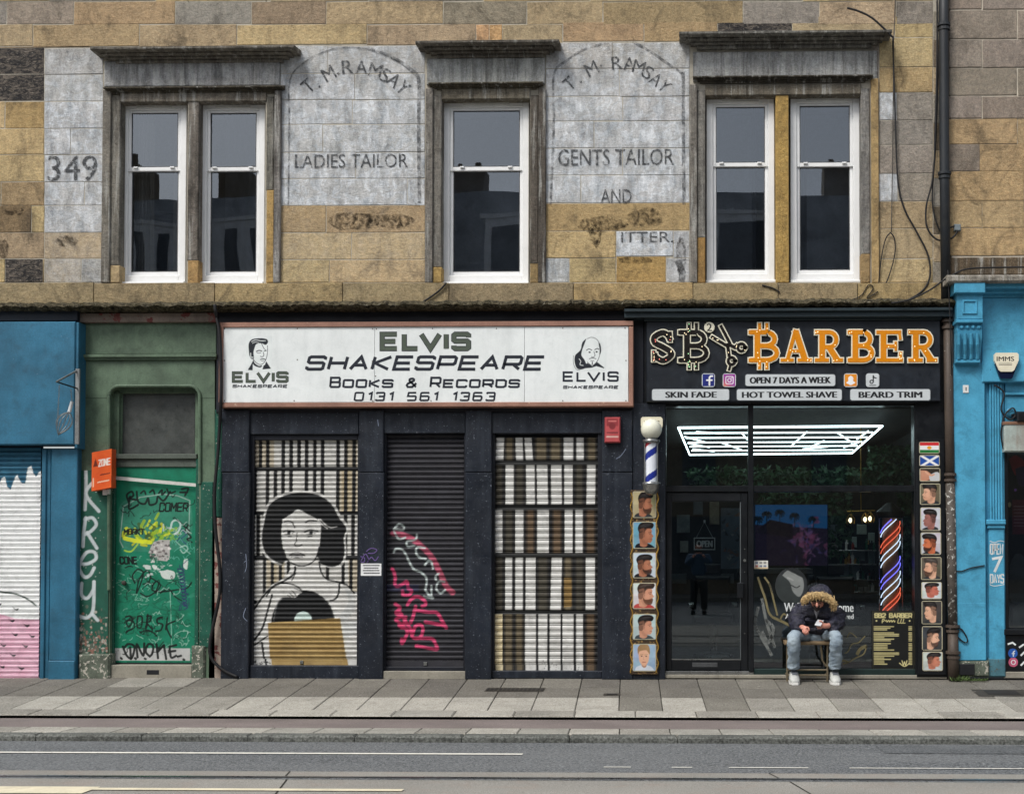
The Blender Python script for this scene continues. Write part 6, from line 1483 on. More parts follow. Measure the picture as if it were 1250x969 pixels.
# decals: gold ribbon straps, grey man's head, floral swirl
M_gv = paint('gold_vinyl', S(120, 112, 80), .5, grime=.3); M_grv = faded('grey_vinyl', S(120, 124, 122), .4, 12)
dc = thing('window_decals', 'worn gold and grey barber decals on the lower window beside the seated person', 'decal', tuple(P(950, 750, yg)))
m = MB()
for ln, w in (([(925, 704), (929, 716), (934, 730), (938, 746), (943, 753)], .026), ([(933, 704), (940, 715), (945, 735), (949, 751)], .022), ([(943, 753), (952, 757), (962, 762), (968, 765)], .03), ([(952, 757), (957, 749), (966, 757)], .02)): m.ribbon(spline(ln), w, yg)
m.build('strap_decal', M_gv, dc)
text('BARBER', 935, 716, 948, 719, yg-.001, M_ink, dc, .02, rot=-66)
m = MB()
for ln, w in (([(1056, 776), (1048, 784), (1040, 786), (1035, 795), (1031, 797)], .014), ([(1058, 788), (1050, 792), (1046, 799)], .04), ([(1058, 788), (1054, 798), (1044, 803), (1036, 808), (1029, 810)], .016), ([(1036, 808), (1028, 806), (1024, 812)], .024), ([(1046, 778), (1038, 772), (1034, 778)], .012)):
    MB().ribbon(spline(ln), w, yg).build('swirl_decal', M_gv, dc)
ch_ = Canvas(944, 692, 985, 738, S(46, 50, 52), 5)
ch_.blob([(946, 716), (952, 704), (960, 700), (966, 708), (976, 722), (976, 738), (944, 738)], S(48, 54, 54)); ch_.blob([(955, 702), (962, 696), (972, 698), (980, 706), (981, 718), (976, 728), (968, 722), (964, 710)], S(128, 132, 130)); ch_.blob([(958, 694), (968, 692), (980, 696), (984, 706), (978, 704), (968, 699)], S(34, 38, 40))
ch_.curve([(966, 714), (972, 717), (976, 715)], 1.2, S(30, 32, 32)); ch_.curve([(962, 705), (968, 708)], 2, S(150, 152, 150))
hm = panel('head_decal', ch_, P_print, dc, yg, 1.8)
# clip the decal panel to the outline of the man
me_ = hm.data; import bmesh
bm_ = bmesh.new(); bm_.from_mesh(me_); xm_, zm_ = P(966, 715, yg).x, P(966, 715, yg).z; o_ = wloc(hm)
bmesh.ops.delete(bm_, geom=[f for f in bm_.faces if ((f.calc_center_median().x+o_.x-xm_)/.19)**2+((f.calc_center_median().z+o_.z-zm_)/.215)**2 > 1], context='FACES'); bm_.to_mesh(me_); bm_.free()
m = MB()
for ln in ([(926, 740), (922, 760), (930, 778), (938, 792), (942, 800)], [(930, 730), (936, 760), (946, 790)], [(934, 756), (944, 766), (938, 784), (930, 770)]): m.ribbon(spline(ln), .035, yg)
m.build('grey_decal', M_grv, dc)
os_ = thing('open_sign', 'small open sign hanging by a cord inside the glass door', 'sign', tuple(P(860, 662, .09)))
M_cord = paint('pale_cord', S(150, 154, 154), .7, grime=0)
box('sign_board', M_black, os_, 846.5, 655.5, 873.5, 671.5, .085, .095, .004)
m = MB(); m.ribbon([(847.5, 656.5), (872.5, 656.5), (872.5, 670.5), (847.5, 670.5)], .012, .0835, closed=True); m.build('border', M_vinyl, os_)
text('OPEN', 850, 659.5, 870, 667.5, .0835, M_vinyl, os_, .1)
m = MB(); m.tube([P(850, 656, .09), P(860, 637, .09), P(870, 656, .09)], .006, 5); m.build('cord', M_cord, os_); box('hook', M_white, os_, 858.8, 634.5, 861.2, 638, .07, .09, .002)

# ---- boards of haircut photographs
PRr = random.Random(21)
def portrait(x0, y0, x1, y1, bg, hair, skin, flip=0, beard=None, shirt=None, front=False, grey=False, hi=0):
    cv = Canvas(x0, y0, x1, y1, bg, 8); w, h = x1-x0, y1-y0
    ku, kv, du, dv, sh = PRr.uniform(.92, 1.08), PRr.uniform(.94, 1.06), PRr.uniform(-.04, .04), PRr.uniform(-.03, .03), PRr.uniform(-.1, .1)
    for _ in range(9): cv.ell(PRr.uniform(x0, x1), PRr.uniform(y0, y1), PRr.uniform(3, 9), PRr.uniform(3, 12), tuple(min(1, c*PRr.uniform(.7, 1.25)) for c in bg), .3)
    def T(pts): return [(x0+(lambda q: 1-q if flip else q)((u-.5)*ku+.5+du+sh*(v-.5))*w, y0+((v-.5)*kv+.5+dv)*h) for u, v in pts]
    sk2 = tuple(c*.55 for c in skin); dkh = hair
    cv.rect(x0, y0+h*.5, x1, y1, tuple(c*.75 for c in bg), .5)
    if front:
        cv.blob(T([(.12, 1.05), (.16, .85), (.4, .76), (.6, .76), (.84, .85), (.9, 1.05)]), shirt or (.6, .62, .66))
        cv.blob(T([(.4, .8), (.4, .62), (.6, .62), (.6, .8), (.5, .86)]), sk2); cv.blob(T([(.28, .35), (.3, .6), (.4, .75), (.5, .79), (.6, .75), (.7, .6), (.72, .35), (.6, .2), (.4, .2)]), skin)
        cv.blob(T([(.26, .42), (.24, .2), (.36, .06), (.6, .04), (.74, .14), (.76, .4), (.7, .34), (.6, .25), (.42, .27), (.32, .3)]), hair)
        for u in (.41, .6): cv.ell(*T([(u, .46)])[0], w*.035, h*.02, (.03, .03, .03)); cv.line(T([(u-.07, .41), (u+.06, .4)]), h*.02, dkh)
        cv.line(T([(.44, .66), (.57, .66)]), h*.022, S(140, 60, 56)); cv.line(T([(.5, .46), (.47, .57), (.53, .58)]), h*.012, sk2)
        return cv
    cv.blob(T([(.06, 1.08), (.1, .88), (.3, .8), (.62, .82), (.84, .92), (.92, 1.08)]), shirt or (.03, .035, .04))
    cv.blob(T([(.28, .9), (.26, .7), (.24, .5), (.3, .32), (.5, .24), (.72, .26), (.78, .36), (.77, .45), (.85, .56), (.79, .6), (.8, .66), (.78, .73), (.7, .8), (.6, .8), (.58, .9), (.44, .95)]), skin)
    cv.blob(T([(.24, .62), (.23, .45), (.3, .32), (.46, .3), (.5, .42), (.44, .5), (.42, .6), (.34, .66)]), tuple(.55*a+.45*c for a, c in zip(sk2, hair)), .9)
    cv.blob(T([(.25, .44), (.19, .26), (.27, .1), (.45, .03-hi), (.72, .03-hi), (.86, .12), (.8, .26), (.64, .27), (.52, .34), (.46, .42), (.36, .4)]), hair)
    cv.line(T([(.3, .2), (.5, .12), (.72, .12)]), h*.02, tuple(c*2.4+.03 for c in hair), .6)
    if beard: cv.blob(T([(.44, .56), (.5, .66), (.64, .66), (.78, .62), (.81, .7), (.76, .83), (.62, .86), (.5, .8), (.43, .68)]), beard, .92)
    cv.blob(T([(.43, .48), (.48, .45), (.5, .52), (.46, .6), (.42, .56)]), tuple(c*.8 for c in skin)); cv.line(T([(.47, .48), (.46, .55)]), h*.012, sk2)
    cv.line(T([(.63, .42), (.74, .4)]), h*.025, (.02, .018, .015)); cv.ell(*T([(.69, .465)])[0], w*.03, h*.015, (.02, .02, .02)); cv.line(T([(.7, .67), (.78, .665)]), h*.018, S(120, 60, 54))
    cv.line(T([(.6, .34), (.62, .44), (.6, .56)]), h*.09, tuple(min(1, c*1.3) for c in skin), .35, 2.0)
    cv.line(T([(.4, .7), (.46, .8), (.56, .84)]), h*.06, tuple(c*.5 for c in skin), .4, 1.5); cv.line(T([(.3, .34), (.42, .3), (.44, .4)]), h*.05, skin, .35, 1.5)
    for _ in range(14): cv.line(T([(PRr.uniform(.25, .5), PRr.uniform(.1, .25)), (PRr.uniform(.5, .8), PRr.uniform(.06, .2))]), .25, tuple(c*3+.05 for c in hair), .35)
    nz = np.random.RandomState(int(y0)).normal(0, .05, cv.a.shape[:2]); cv.a *= (1+nz[..., None]).astype(np.float32); return cv
SK1, SK2, SK3, HR, HB = S(196, 142, 116), S(164, 108, 82), S(214, 166, 138), S(26, 22, 22), S(150, 120, 84)
M_org = paint('ornate_brown_board', S(62, 48, 34), .5, var=.5, scale=9, grime=.5, grimecol=S(24, 20, 18), chips=.42, chipcol=S(140, 112, 66), chipscale=34)
lb = thing('haircut_photo_board', 'tall ornate brown board of six haircut photos beside the barber door', 'photo board', tuple(P(786, 822, -.07)), 'haircut photo boards')
box('board', M_org, lb, 769.5, 598, 803.5, 823, -.07, -.035, .006)
for x_ in (771, 802.3):
    m = MB(); pts = [(x_+(1.4*math.sin(y/3.2)), y) for y in range(601, 822, 2)]; m.tube([P(a, b2, -.074) for a, b2 in pts], .008, 5); m.build('gilt_trim', M_gold, lb)
phs = [(599.5, 632, dict(bg=S(176, 164, 128), hair=HR, skin=SK2, beard=S(60, 40, 30), hi=.02)), (636.5, 669.5, dict(bg=S(120, 168, 186), hair=HR, skin=SK2, shirt=S(20, 24, 30))), (674, 705.5, dict(bg=S(190, 204, 212), hair=HR, skin=SK2, beard=S(40, 28, 24), shirt=S(24, 24, 28))),
       (711, 743, dict(bg=S(206, 210, 212), hair=S(54, 42, 36), skin=SK1, beard=S(84, 54, 38), shirt=S(176, 70, 66))), (749, 780.5, dict(bg=S(178, 196, 198), hair=HR, skin=SK1, shirt=S(60, 70, 74))), (785.5, 819, dict(bg=S(150, 176, 200), hair=HB, skin=SK3, front=True, shirt=S(196, 204, 214)))]
P_photo = printed('glossy_photo', .3, .06, bump=.02, spec=.5)
M_ph = paint('photo_border', S(176, 170, 146), .4, grime=.2)
def photo(x0, y0, x1, y1, cv, parent, yf=-.08):
    f = rplate('photo', x0, y0, x1, y1, 2.2, yf, yf+.008, M_ph, parent); panel('photo_print', cv, P_photo, f, yf-.0012, 3, rect=(x0+1, y0+1, x1-1, y1-1)); return f
for y0, y1, kw in phs: photo(772.3, y0, 801, y1, portrait(772, y0, 801.5, y1, **kw), lb)
rb = thing('haircut_photo_board', 'narrow black board of two flags and nine haircut photos right of the barber window', 'photo board', tuple(P(1138, 822, -.05)), 'haircut photo boards')
box('board', M_black, rb, 1120, 536, 1154, 823, -.045, -.02, .004)
cf = Canvas(1122, 539, 1148, 554, (.8, .8, .8), 8); cf.rect(1121, 538, 1149, 543.8, S(206, 44, 50)); cf.rect(1121, 548.9, 1149, 555, S(40, 120, 60)); cf.ell(1134.5, 546.4, 2.8, 2, S(226, 160, 40)); photo(1122, 539, 1147, 553.5, cf, rb, -.055)
cf = Canvas(1122, 555, 1148, 570, S(30, 76, 156), 8); cf.line([(1121, 554), (1149, 571)], 2.8, (.8,)*3); cf.line([(1149, 554), (1121, 571)], 2.8, (.8,)*3); photo(1122.2, 555.2, 1147.2, 569, cf, rb, -.055)
cf = Canvas(1122, 570, 1149, 589, S(50, 46, 40), 8); cf.blob([(1122, 574), (1132, 575), (1138, 582), (1130, 587), (1122, 586)], SK1); cf.blob([(1134, 580), (1144, 576), (1149, 582), (1146, 588), (1136, 587)], S(200, 204, 206)); cf.curve([(1130, 576), (1136, 580), (1140, 579)], 2, SK3); photo(1122.6, 571, 1147.8, 587.6, cf, rb, -.055)
rph = [(590, 616, dict(bg=S(110, 104, 84), hair=HR, skin=SK3, beard=None, flip=1)), (619, 647.6, dict(bg=S(204, 206, 214), hair=HR, skin=S(150, 100, 92), flip=1)), (649.5, 677, dict(bg=S(196, 200, 204), hair=HR, skin=S(196, 110, 74), flip=1, beard=HR)),
       (679.6, 707.6, dict(bg=S(96, 88, 76), hair=S(60, 54, 50), skin=SK3, flip=1, beard=S(70, 50, 40))), (710, 731, dict(bg=S(210, 216, 218), hair=HR, skin=S(190, 110, 92), shirt=S(206, 210, 212))), (733, 761.6, dict(bg=S(70, 68, 66), hair=HR, skin=SK3, flip=1)),
       (764, 793.5, dict(bg=S(64, 66, 68), hair=HR, skin=SK3, beard=S(60, 46, 40))), (795, 818.5, dict(bg=S(190, 196, 196), hair=HR, skin=S(192, 124, 100), hi=.02, shirt=S(190, 196, 196)))]
for i, (y0, y1, kw) in enumerate(rph):
    dx = 3.2*(y0-590)/220; photo(1123+dx, y0, 1148+dx, y1, portrait(1122.5+dx, y0, 1148.5+dx, y1, **kw), rb, -.055)

# ---- barber pole lamp and alarm boxes
def bellbox(name, lab, x0, y0, x1, y1, yf, t_):
    t = thing(name, lab, 'alarm box', tuple(P((x0+x1)/2, y1, yf)), 'alarm boxes')
    w, h = x1-x0, y1-y0
    pts = [(x0+1, y0+2), (x0+3, y0), (x1-3, y0), (x1-1, y0+2), (x1-1, y0+h*.3), (x1-w*.2, y0+h*.68), (x1-w*.28, y0+h*.74), (x0+w*.28, y0+h*.74), (x0+w*.2, y0+h*.68), (x0+1, y0+h*.3)]
    q = [(P(a, b2, yf).x, P(a, b2, yf).z) for a, b2 in pts][::-1]; MB().prism(q, yf-.06, yf).build('cover', paint('cream_plastic', S(226, 220, 196), .4, var=.05, grime=.2, grimecol=S(150, 140, 110)), t)
    pts = [(x0+w*.06, y0+h*.42), (x1-w*.06, y0+h*.42), (x1-w*.24, y1-2), (x1-w*.28, y1), (x0+w*.28, y1), (x0+w*.24, y1-2)]
    q = [(P(a, b2, yf).x, P(a, b2, yf).z) for a, b2 in pts][::-1]; MB().prism(q, yf-.045, yf).build('lamp', paint('dark_blue_lens', S(18, 26, 54), .2, grime=.1), t)
    text(t_, x0+w*.16, y0+h*.12, x1-w*.16, y0+h*.3, yf-.0605, M_ink, t, .04); box('small_print', M_ink, t, x0+w*.24, y0+h*.38, x1-w*.24, y0+h*.4, yf-.0605, yf-.05, .0005); box('small_print', M_ink, t, x0+w*.24, y0+h*.44, x1-w*.24, y0+h*.46, yf-.0605, yf-.05, .0005)
bellbox('alarm_box', 'cream alarm box mostly hidden behind the barber pole globe', 781.5, 509.5, 810, 544, -.06, 'IMMS')
bellbox('alarm_box', 'cream and dark alarm box on the sky blue fascia at right', 1211.5, 431.5, 1243, 462.5, -.12, 'IMMS')
bp = thing('barber_pole', 'wall lamp barber pole with white globe and blue stripes left of the barber door', 'barber pole', tuple(P(795, 600, -.2)))
yp_ = -.22; pc_ = P(795, 566, yp_)
def zz(py): return P(795, py, yp_).z-pc_.z
R_g = .122
MB().lathe([(max(.004, R_g*math.sin(rad(a))), zz(524)-R_g*math.cos(rad(a))) for a in range(0, 181, 12)], pc_, 24).build('globe', paint('globe_glass', S(226, 226, 208), .25, var=.04, grime=.15, grimecol=S(150, 146, 120)), bp, True)
MB().lathe([(.085, zz(541)), (.1, zz(540)), (.1, zz(537)), (.07, zz(536)), (.07, zz(534.5)), (.05, zz(533))], pc_, 24).build('top_cap', M_chrome, bp, True)
MB().lathe([(.02, zz(604)), (.06, zz(602.5)), (.088, zz(597)), (.095, zz(593)), (.105, zz(592)), (.105, zz(589)), (.085, zz(588))], pc_, 24).build('bottom_cap', M_chrome, bp, True)
V, F, C_ = [], [], []; nu, nv = 48, 60; zb_, zt_ = zz(589), zz(541)
for j in range(nv+1):
    for i in range(nu+1):
        a_ = 2*math.pi*i/nu; z = zb_+(zt_-zb_)*j/nv; V.append((pc_.x+.068*math.cos(a_), pc_.y+.068*math.sin(a_), pc_.z+z))
        ph = (z/.27-a_/(2*math.pi)) % 1.0
        C_.append(S(34, 50, 140) if .55 < ph < .85 else (S(196, 60, 70) if .12 < ph < .3 and j > 42 else S(222, 228, 236)))
for j in range(nv):
    for i in range(nu): k = j*(nu+1)+i; F.append((k, k+1, k+nu+2, k+nu+1))
obj('striped_cylinder', V, F, printed('striped_pole', .3, .0), bp, True, np.array(C_))
for a_ in (-150, -30, 90): MB().tube([(pc_.x+.085*math.cos(rad(a_)), pc_.y+.085*math.sin(rad(a_)), pc_.z+zz(592)), (pc_.x+.085*math.cos(rad(a_)), pc_.y+.085*math.sin(rad(a_)), pc_.z+zz(538))], .007, 6).build('rod', M_chrome, bp)
MB().box(pc_.x-.03, yp_+.05, pc_.z+zz(598), pc_.x+.03, -.06, pc_.z+zz(594)).build('bracket', M_chrome, bp)

# ================= sky blue shop at right
sb = thing('sky_blue_shopfront', 'sky blue painted shopfront with scroll bracket and pilasters at far right', 'shopfront', (P(1210, 825, 0).x, 0, 0))
def sx(name, x0, y0, x1, y1, yf, yb=.3, m=M_sky, b=.008): return box(name, m, sb, x0, y0, x1, y1, yf, yb, b)
setc(box('cornice_stone', M_sooty, sb, 1156, 334.5, 1500, 344, -.38, .0, .02), S(150, 146, 138))
sx('cornice', 1165, 344.5, 1500, 351, -.3); sx('cornice_step', 1168, 351, 1500, 357, -.22); sx('frieze', 1166, 357, 1500, 362, -.14)
sx('bracket_head', 1165, 345, 1203, 357.5, -.36); sx('bracket_block', 1168, 358, 1200, 390, -.3)
for x0, y0, x1, y1 in ((1175, 366, 1193, 368), (1175, 381, 1193, 383), (1175, 368, 1177, 381), (1191, 368, 1193, 381)): sx('panel_bead', x0, y0, x1, y1, -.315, -.29, b=.003)
sx('bracket_band', 1167, 390, 1200.5, 394, -.315); sx('bracket_band', 1168, 394, 1199, 404, -.26)
for x in (1173.5, 1180.5, 1187.5, 1194.5):
    p = P(x, 399.5, -.26); MB().lathe([(.025, 0), (.025, -.015), (.012, -.03)], (p.x, -.26, p.z), 12, 'y').build('stud', M_sky, sb)
q = RX(1167, 404, 1197.5, 442, -.2)
MB().prof([(-.27, q[3]), (-.25, q[3]-.1), (-.17, q[1]+.06), (-.14, q[1]), (.1, q[1]), (.1, q[3])], q[0], q[2]).build('bracket_scroll', M_sky, sb)
for x in (1170.5, 1178, 1185.5, 1193):
    m = MB(); m.tube([P(x, 407, -.285), P(x, 420, -.26), P(x, 432, -.2), P(x-.3, 438, -.18)], [.02, .021, .021, .023], 8); m.build('flute', M_sky, sb)
sx('bracket_foot', 1166.5, 439, 1197, 443, -.19); sx('pilaster', 1163.5, 443, 1203, 755, -.1); sx('pilaster', 1165, 735, 1204, 806, -.102)
sx('fascia', 1198.5, 362, 1500, 466, -.12, .3, M_sky, .012)
q0 = box('pilaster_base', M_grimest, sb, 1164, 806, 1208, 826, -.105, .3, .02); sx('base_vent', 1171, 810, 1190, 824, -.115, -.05, M_ink)
sx('post_back', 1203, 466, 1227, 826, -.02)
for i in range(5): sx('reed', 1208+i*3.3, 468, 1210.6+i*3.3, 635, -.06, -.01, b=.006)
sx('post_cap', 1204, 634, 1228, 640, -.09); sx('post_cap', 1205, 640, 1227, 645, -.07); sx('post_panel', 1207, 645, 1226.5, 806, -.05); sx('post_foot', 1206, 800, 1227.5, 826, -.055, .3, MATS['grimy_painted_stone'], .02) if False else box('post_foot', paint('worn_blue_stone', S(74, 118, 130), .8, var=.3, grime=.6, chips=.4, chipcol=S(80, 80, 72)), sb, 1206, 803, 1228, 826, -.055, .3, .015)
sx('window_head', 1227, 466, 1500, 478, -.04); sx('window_bead', 1227, 478, 1500, 482, -.06); sx('panel_board', 1227, 482, 1500, 515, -.03)
sx('window_frame', 1226.5, 552, 1231, 770, -.02, .3, M_black); sx('window_sill', 1226, 768, 1500, 775, -.06, .3, M_black); sx('stall_riser', 1227, 775, 1500, 820, -.02, .3, M_black); sx('plinth', 1226, 820, 1500, 828, -.04, .3, M_step)
q = RX(1231, 552, 1500, 768, .08); MB().box(q[0], .08, q[1], q[2], .088, q[3]).build('pane', M_glassb, sb)
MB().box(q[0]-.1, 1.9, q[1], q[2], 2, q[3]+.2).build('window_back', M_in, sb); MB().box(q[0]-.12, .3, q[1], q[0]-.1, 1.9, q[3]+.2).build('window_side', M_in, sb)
cw = Canvas(1231, 552, 1256, 770, S(34, 28, 40), 4)
cw.rect(1236, 610, 1256, 652, S(120, 40, 60)); cw.blob([(1232, 560), (1240, 556), (1250, 562), (1252, 574), (1240, 580)], S(170, 34, 50)); cw.blob([(1240, 572), (1254, 570), (1256, 590), (1244, 592)], S(60, 40, 80))
cw.ell(1232.5, 616, 2, 3, S(240, 220, 170)); cw.ell(1240, 598, 1.6, 1.6, S(170, 90, 220))
for i in range(7): cw.line([(1238, 618+i*4), (1256, 618+i*4)], .8, S(200, 150, 160), .7)
cw.blob([(1232, 690), (1240, 676), (1250, 680), (1256, 700), (1256, 730), (1234, 734)], S(96, 98, 104), .8); cw.blob([(1238, 740), (1252, 736), (1256, 762), (1236, 764)], S(120, 120, 120), .8)
wdp = panel('window_poster', cw, P_print, None, .3, 1.4, rect=(1231, 552, 1256, 770)); tagp(wdp, 'dark red and purple poster display inside the right-hand blue shop window', 'poster')
for (x, y), cc, in (((1236.5, 797), S(40, 90, 170)), ((1237, 808), S(190, 90, 120))):
    cs2 = Canvas(x-6, y-6, x+6, y+6, cc, 6); cs2.line([(x+.5, y+4), (x+.5, y-2), (x+2.5, y-3)], 1.6, (.8,)*3) if y < 800 else cs2.line(arc(x, y, 2.6, 2.6, 0, 360, 12), 1.1, (.85,)*3)
    p = P(x, y, -.03); t = MB().lathe([(.055, 0), (.055, -.004)], (p.x, -.021, p.z), 20, 'y').build('round_sticker', paint('sticker_%d' % y, cc, .4, grime=.2), None); t.location.y += -.003
    tagp(t, ('round blue' if y < 800 else 'round pink')+' social media sticker on the black panel at lower right', 'sticker')
    m = MB()
    if y < 800: m.ribbon([(x+.5, y+4), (x+.5, y-1.5), (x+2.5, y-3)], .013, -.029); m.ribbon([(x-1.5, y+.4), (x+2.4, y+.4)], .011, -.0292)
    else: m.ribbon(arc(x, y, 2.6, 2.6, 0, 350, 12), .01, -.029, closed=True)
    m.build('symbol', M_vinyl, t)
m = MB()
for ln in ([(1244, 790), (1250, 786)], [(1246, 800), (1252, 794)], [(1246, 812), (1252, 806)], [(1230, 786), (1236, 784), (1240, 787)]): m.ribbon(ln, .02, -.0225)
m.build('paint_mark', M_vinyl, sb)
# hand lettering, small number plate, metal cabinet
m = MB()
for ln in glyphs('OPEN', 1209, 664, 1224, 676): m.ribbon(ln, .016, -.0515)
m.ribbon([(1211, 682), (1222, 680), (1214, 698)], .03, -.0515)
for ln in glyphs('DAYS', 1209, 701, 1225, 711): m.ribbon(ln, .015, -.0515)
m.ribbon(spline([(1208, 660), (1214, 662), (1220, 660), (1226, 661)]), .008, -.0515); m.ribbon(spline([(1208, 713), (1214, 715), (1226, 713)]), .008, -.0515)
m.build('hand_lettering', M_vinyl, sb)
np_ = thing('number_plate', 'small white number plate on the sky blue pilaster', 'number plate', tuple(P(1179, 475, -.11)))
box('plate', M_white, np_, 1175.5, 470, 1182.5, 479.5, -.108, -.1, .002); m = MB(); m.ribbon([(1179.3, 472.5), (1179.3, 477)], .012, -.1085); m.build('numeral', M_ink, np_)
mc = thing('metal_cabinet', 'rusty pale metal box on the blue shop above the window', 'cabinet', tuple(P(1240, 550, -.1)))
M_rusty = paint('rusty_pale_metal', S(166, 178, 172), .6, var=.2, grime=.4, grimecol=S(110, 76, 56), chips=.3, chipcol=S(120, 70, 44), streak=.4, streakcol=S(126, 84, 60))
box('case', M_rusty, mc, 1226, 517, 1500, 551, -.16, -.03, .012); box('lid', paint('rust_lid', S(130, 96, 76), .8, grime=.5), mc, 1225, 514, 1500, 518, -.17, -.03, .006)
spk = thing('outdoor_lamp', 'small black floodlight with cables above the rusty metal box', 'lamp', tuple(P(1246, 512, -.1)))
box('housing', M_black, spk, 1242, 502, 1262, 514, -.2, -.06, .015); p = P(1234, 503, -.08); MB().lathe([(.05, 0), (.05, -.03), (.03, -.04)], (p.x, -.04, p.z), 14, 'y').build('mount', M_sky, spk); box('arm', M_black, spk, 1235, 505, 1243, 508, -.1, -.06, .004)

# ================= downpipe and cables
M_pipe = paint('black_pipe', S(34, 38, 42), .5, var=.3, grime=.4, grimecol=S(70, 66, 60)); M_pipeb = paint('brown_pipe', S(74, 64, 56), .6, var=.3, grime=.5, grimecol=S(40, 36, 34), chips=.22, chipcol=S(170, 168, 160), chipscale=30)
M_pipes = paint('stickered_pipe', S(74, 68, 62), .7, var=.4, scale=8, grime=.6, chips=.42, chipcol=S(170, 170, 164), chipscale=22)
dp = thing('downpipe', 'black and brown cast iron downpipe between the barber and the sky blue shop', 'downpipe', tuple(P(1164, 826, -.08)))
yd = -.09
MB().tube([P(1152, -60, yd), P(1152, 33, yd), P(1153, 215, yd), P(1155, 380, yd)], .058, 14).build('upper_pipe', M_pipe, dp, True)
MB().tube([P(1157, 376, yd), P(1158.5, 500, yd), P(1160, 590, yd)], .054, 14).build('lower_pipe', M_pipeb, dp, True); MB().tube([P(1160, 590, yd), P(1162, 700, yd), P(1163.2, 772, yd)], .055, 14).build('stickered_length', M_pipes, dp, True); MB().tube([P(1163.2, 772, yd), P(1164, 829, yd)], [.06, .066], 14).build('pipe_foot', M_pipeb, dp, True)
for x, y, r_ in ((1152, 31, .078), (1152.5, 36, .07), (1153, 212, .078), (1153, 217, .07), (1155.5, 372, .075), (1157, 392, .072), (1157, 400, .07), (1160, 579, .07), (1160, 586, .07), (1163, 764, .082), (1163, 770, .074), (1163.5, 796, .085), (1164, 802, .076)):
    m = MB(); m.tube([P(x, y-1.6, yd), P(x, y+1.6, yd)], r_, 14); m.build('collar', M_pipe if y < 380 else M_pipeb, dp)
M_cab = paint('black_cable', S(22, 22, 24), .6, grime=.1); M_cabg = paint('grey_cable', S(72, 68, 62), .7, grime=.2)
def cable(lab, pts, r_, y=-.06, m=None, g='cables on the walls'):
    q = spline(pts, 5); o = MB().tube([P(a, b2, y if not callable(y) else y(b2)) for a, b2 in q], r_, 6).build('cable', m or M_cab, None, True)
    return tagp(o, lab, 'cable', g)
cable('thick black cable dropping diagonally onto the right end of the top cornice', [(1034, 10), (1048, 14), (1064, 22), (1080, 36), (1090, 46)], .012, -.25)
cable('long black cable sweeping down from the cornice end towards the ledge', [(1090, 46), (1091, 90), (1093, 150), (1096, 220), (1104, 255), (1120, 285), (1133, 312), (1135, 338), (1126, 355), (1106, 367), (1088, 370)], .011, lambda v: -.25 if v < 55 else -.05)
cable('thin straight grey cable clipped vertically beside the right-hand window', [(1093, -5), (1091, 60), (1090, 160), (1089, 230), (1088, 284)], .006, lambda v: -.29 if v < 75 and v > 30 else -.04, M_cabg)
cable('small looped cable hanging below the clipped vertical one', [(1087, 284), (1081, 292), (1076, 315), (1072, 350), (1074, 358), (1084, 340), (1092, 312), (1092, 292), (1087, 284)], .007, -.035)
cable('black cable hugging the left side of the downpipe and curling under the grey box', [(1144, -5), (1144, 60), (1142, 150), (1139, 215), (1131, 250), (1131, 275), (1140, 290), (1152, 294), (1163, 290), (1169, 282)], .011, -.06)
cable('second black cable beside the downpipe bending behind it', [(1147, 40), (1145, 100), (1142, 180), (1138, 240), (1142, 268), (1150, 284), (1160, 278), (1166, 276)], .009, -.05)
cable('black cable running from the ledge up across to the blue shop cornice', [(1088, 370), (1110, 366), (1135, 354), (1152, 342), (1166, 334), (1178, 329), (1200, 327), (1260, 326)], .01, lambda v: -.3)
cable('short thick cable on the sill course under the middle window', [(545, 345), (538, 353), (528, 361), (514, 370)], .011, -.07)
cable('thin curved wire on the sill course left of the right-hand windows', [(930, 348), (944, 352), (952, 357)], .008, -.06)
cable('tangle of thin wires on the sill below the looped cable', [(1022, 370), (1040, 366), (1052, 360), (1060, 348), (1066, 352), (1058, 364), (1072, 356)], .006, -.06)
cable('black cable bundle running down beside the green doorway', [(262, 372), (264, 385), (268, 410), (270, 470), (267, 540), (262, 600), (263, 645), (268, 690), (268, 725), (261, 760), (256, 790), (260, 806), (275, 819), (290, 826)], .02, lambda v: -.28 if v < 385 else (-.19 if v < 500 else -.07))
cable('thin black cable down the edge of the sky blue pilaster', [(1157, 330), (1160, 400), (1163, 500), (1164, 580), (1162, 640), (1164, 690), (1172, 697), (1185, 693), (1202, 690)], .007, lambda v: -.31 if v < 445 else -.112)
cable('loop of black wire near the foot of the sky blue pilaster', [(1166, 766), (1174, 768), (1181, 780), (1178, 784), (1168, 776), (1163, 764)], .008, -.12)
cable('black cable looping down beside the rusty metal box', [(1214, 470), (1222, 475), (1226, 482), (1222, 500), (1232, 512), (1240, 506), (1236, 498), (1226, 508), (1222, 530), (1225, 548)], .01, -.1)
jb = thing('junction_box', 'small grey junction box on the yellow stone right of the downpipe', 'junction box', tuple(P(1169, 277, -.03)))
box('case', paint('grey_plastic', S(120, 130, 134), .4), jb, 1165, 273.5, 1173, 281.5, -.06, 0, .008)
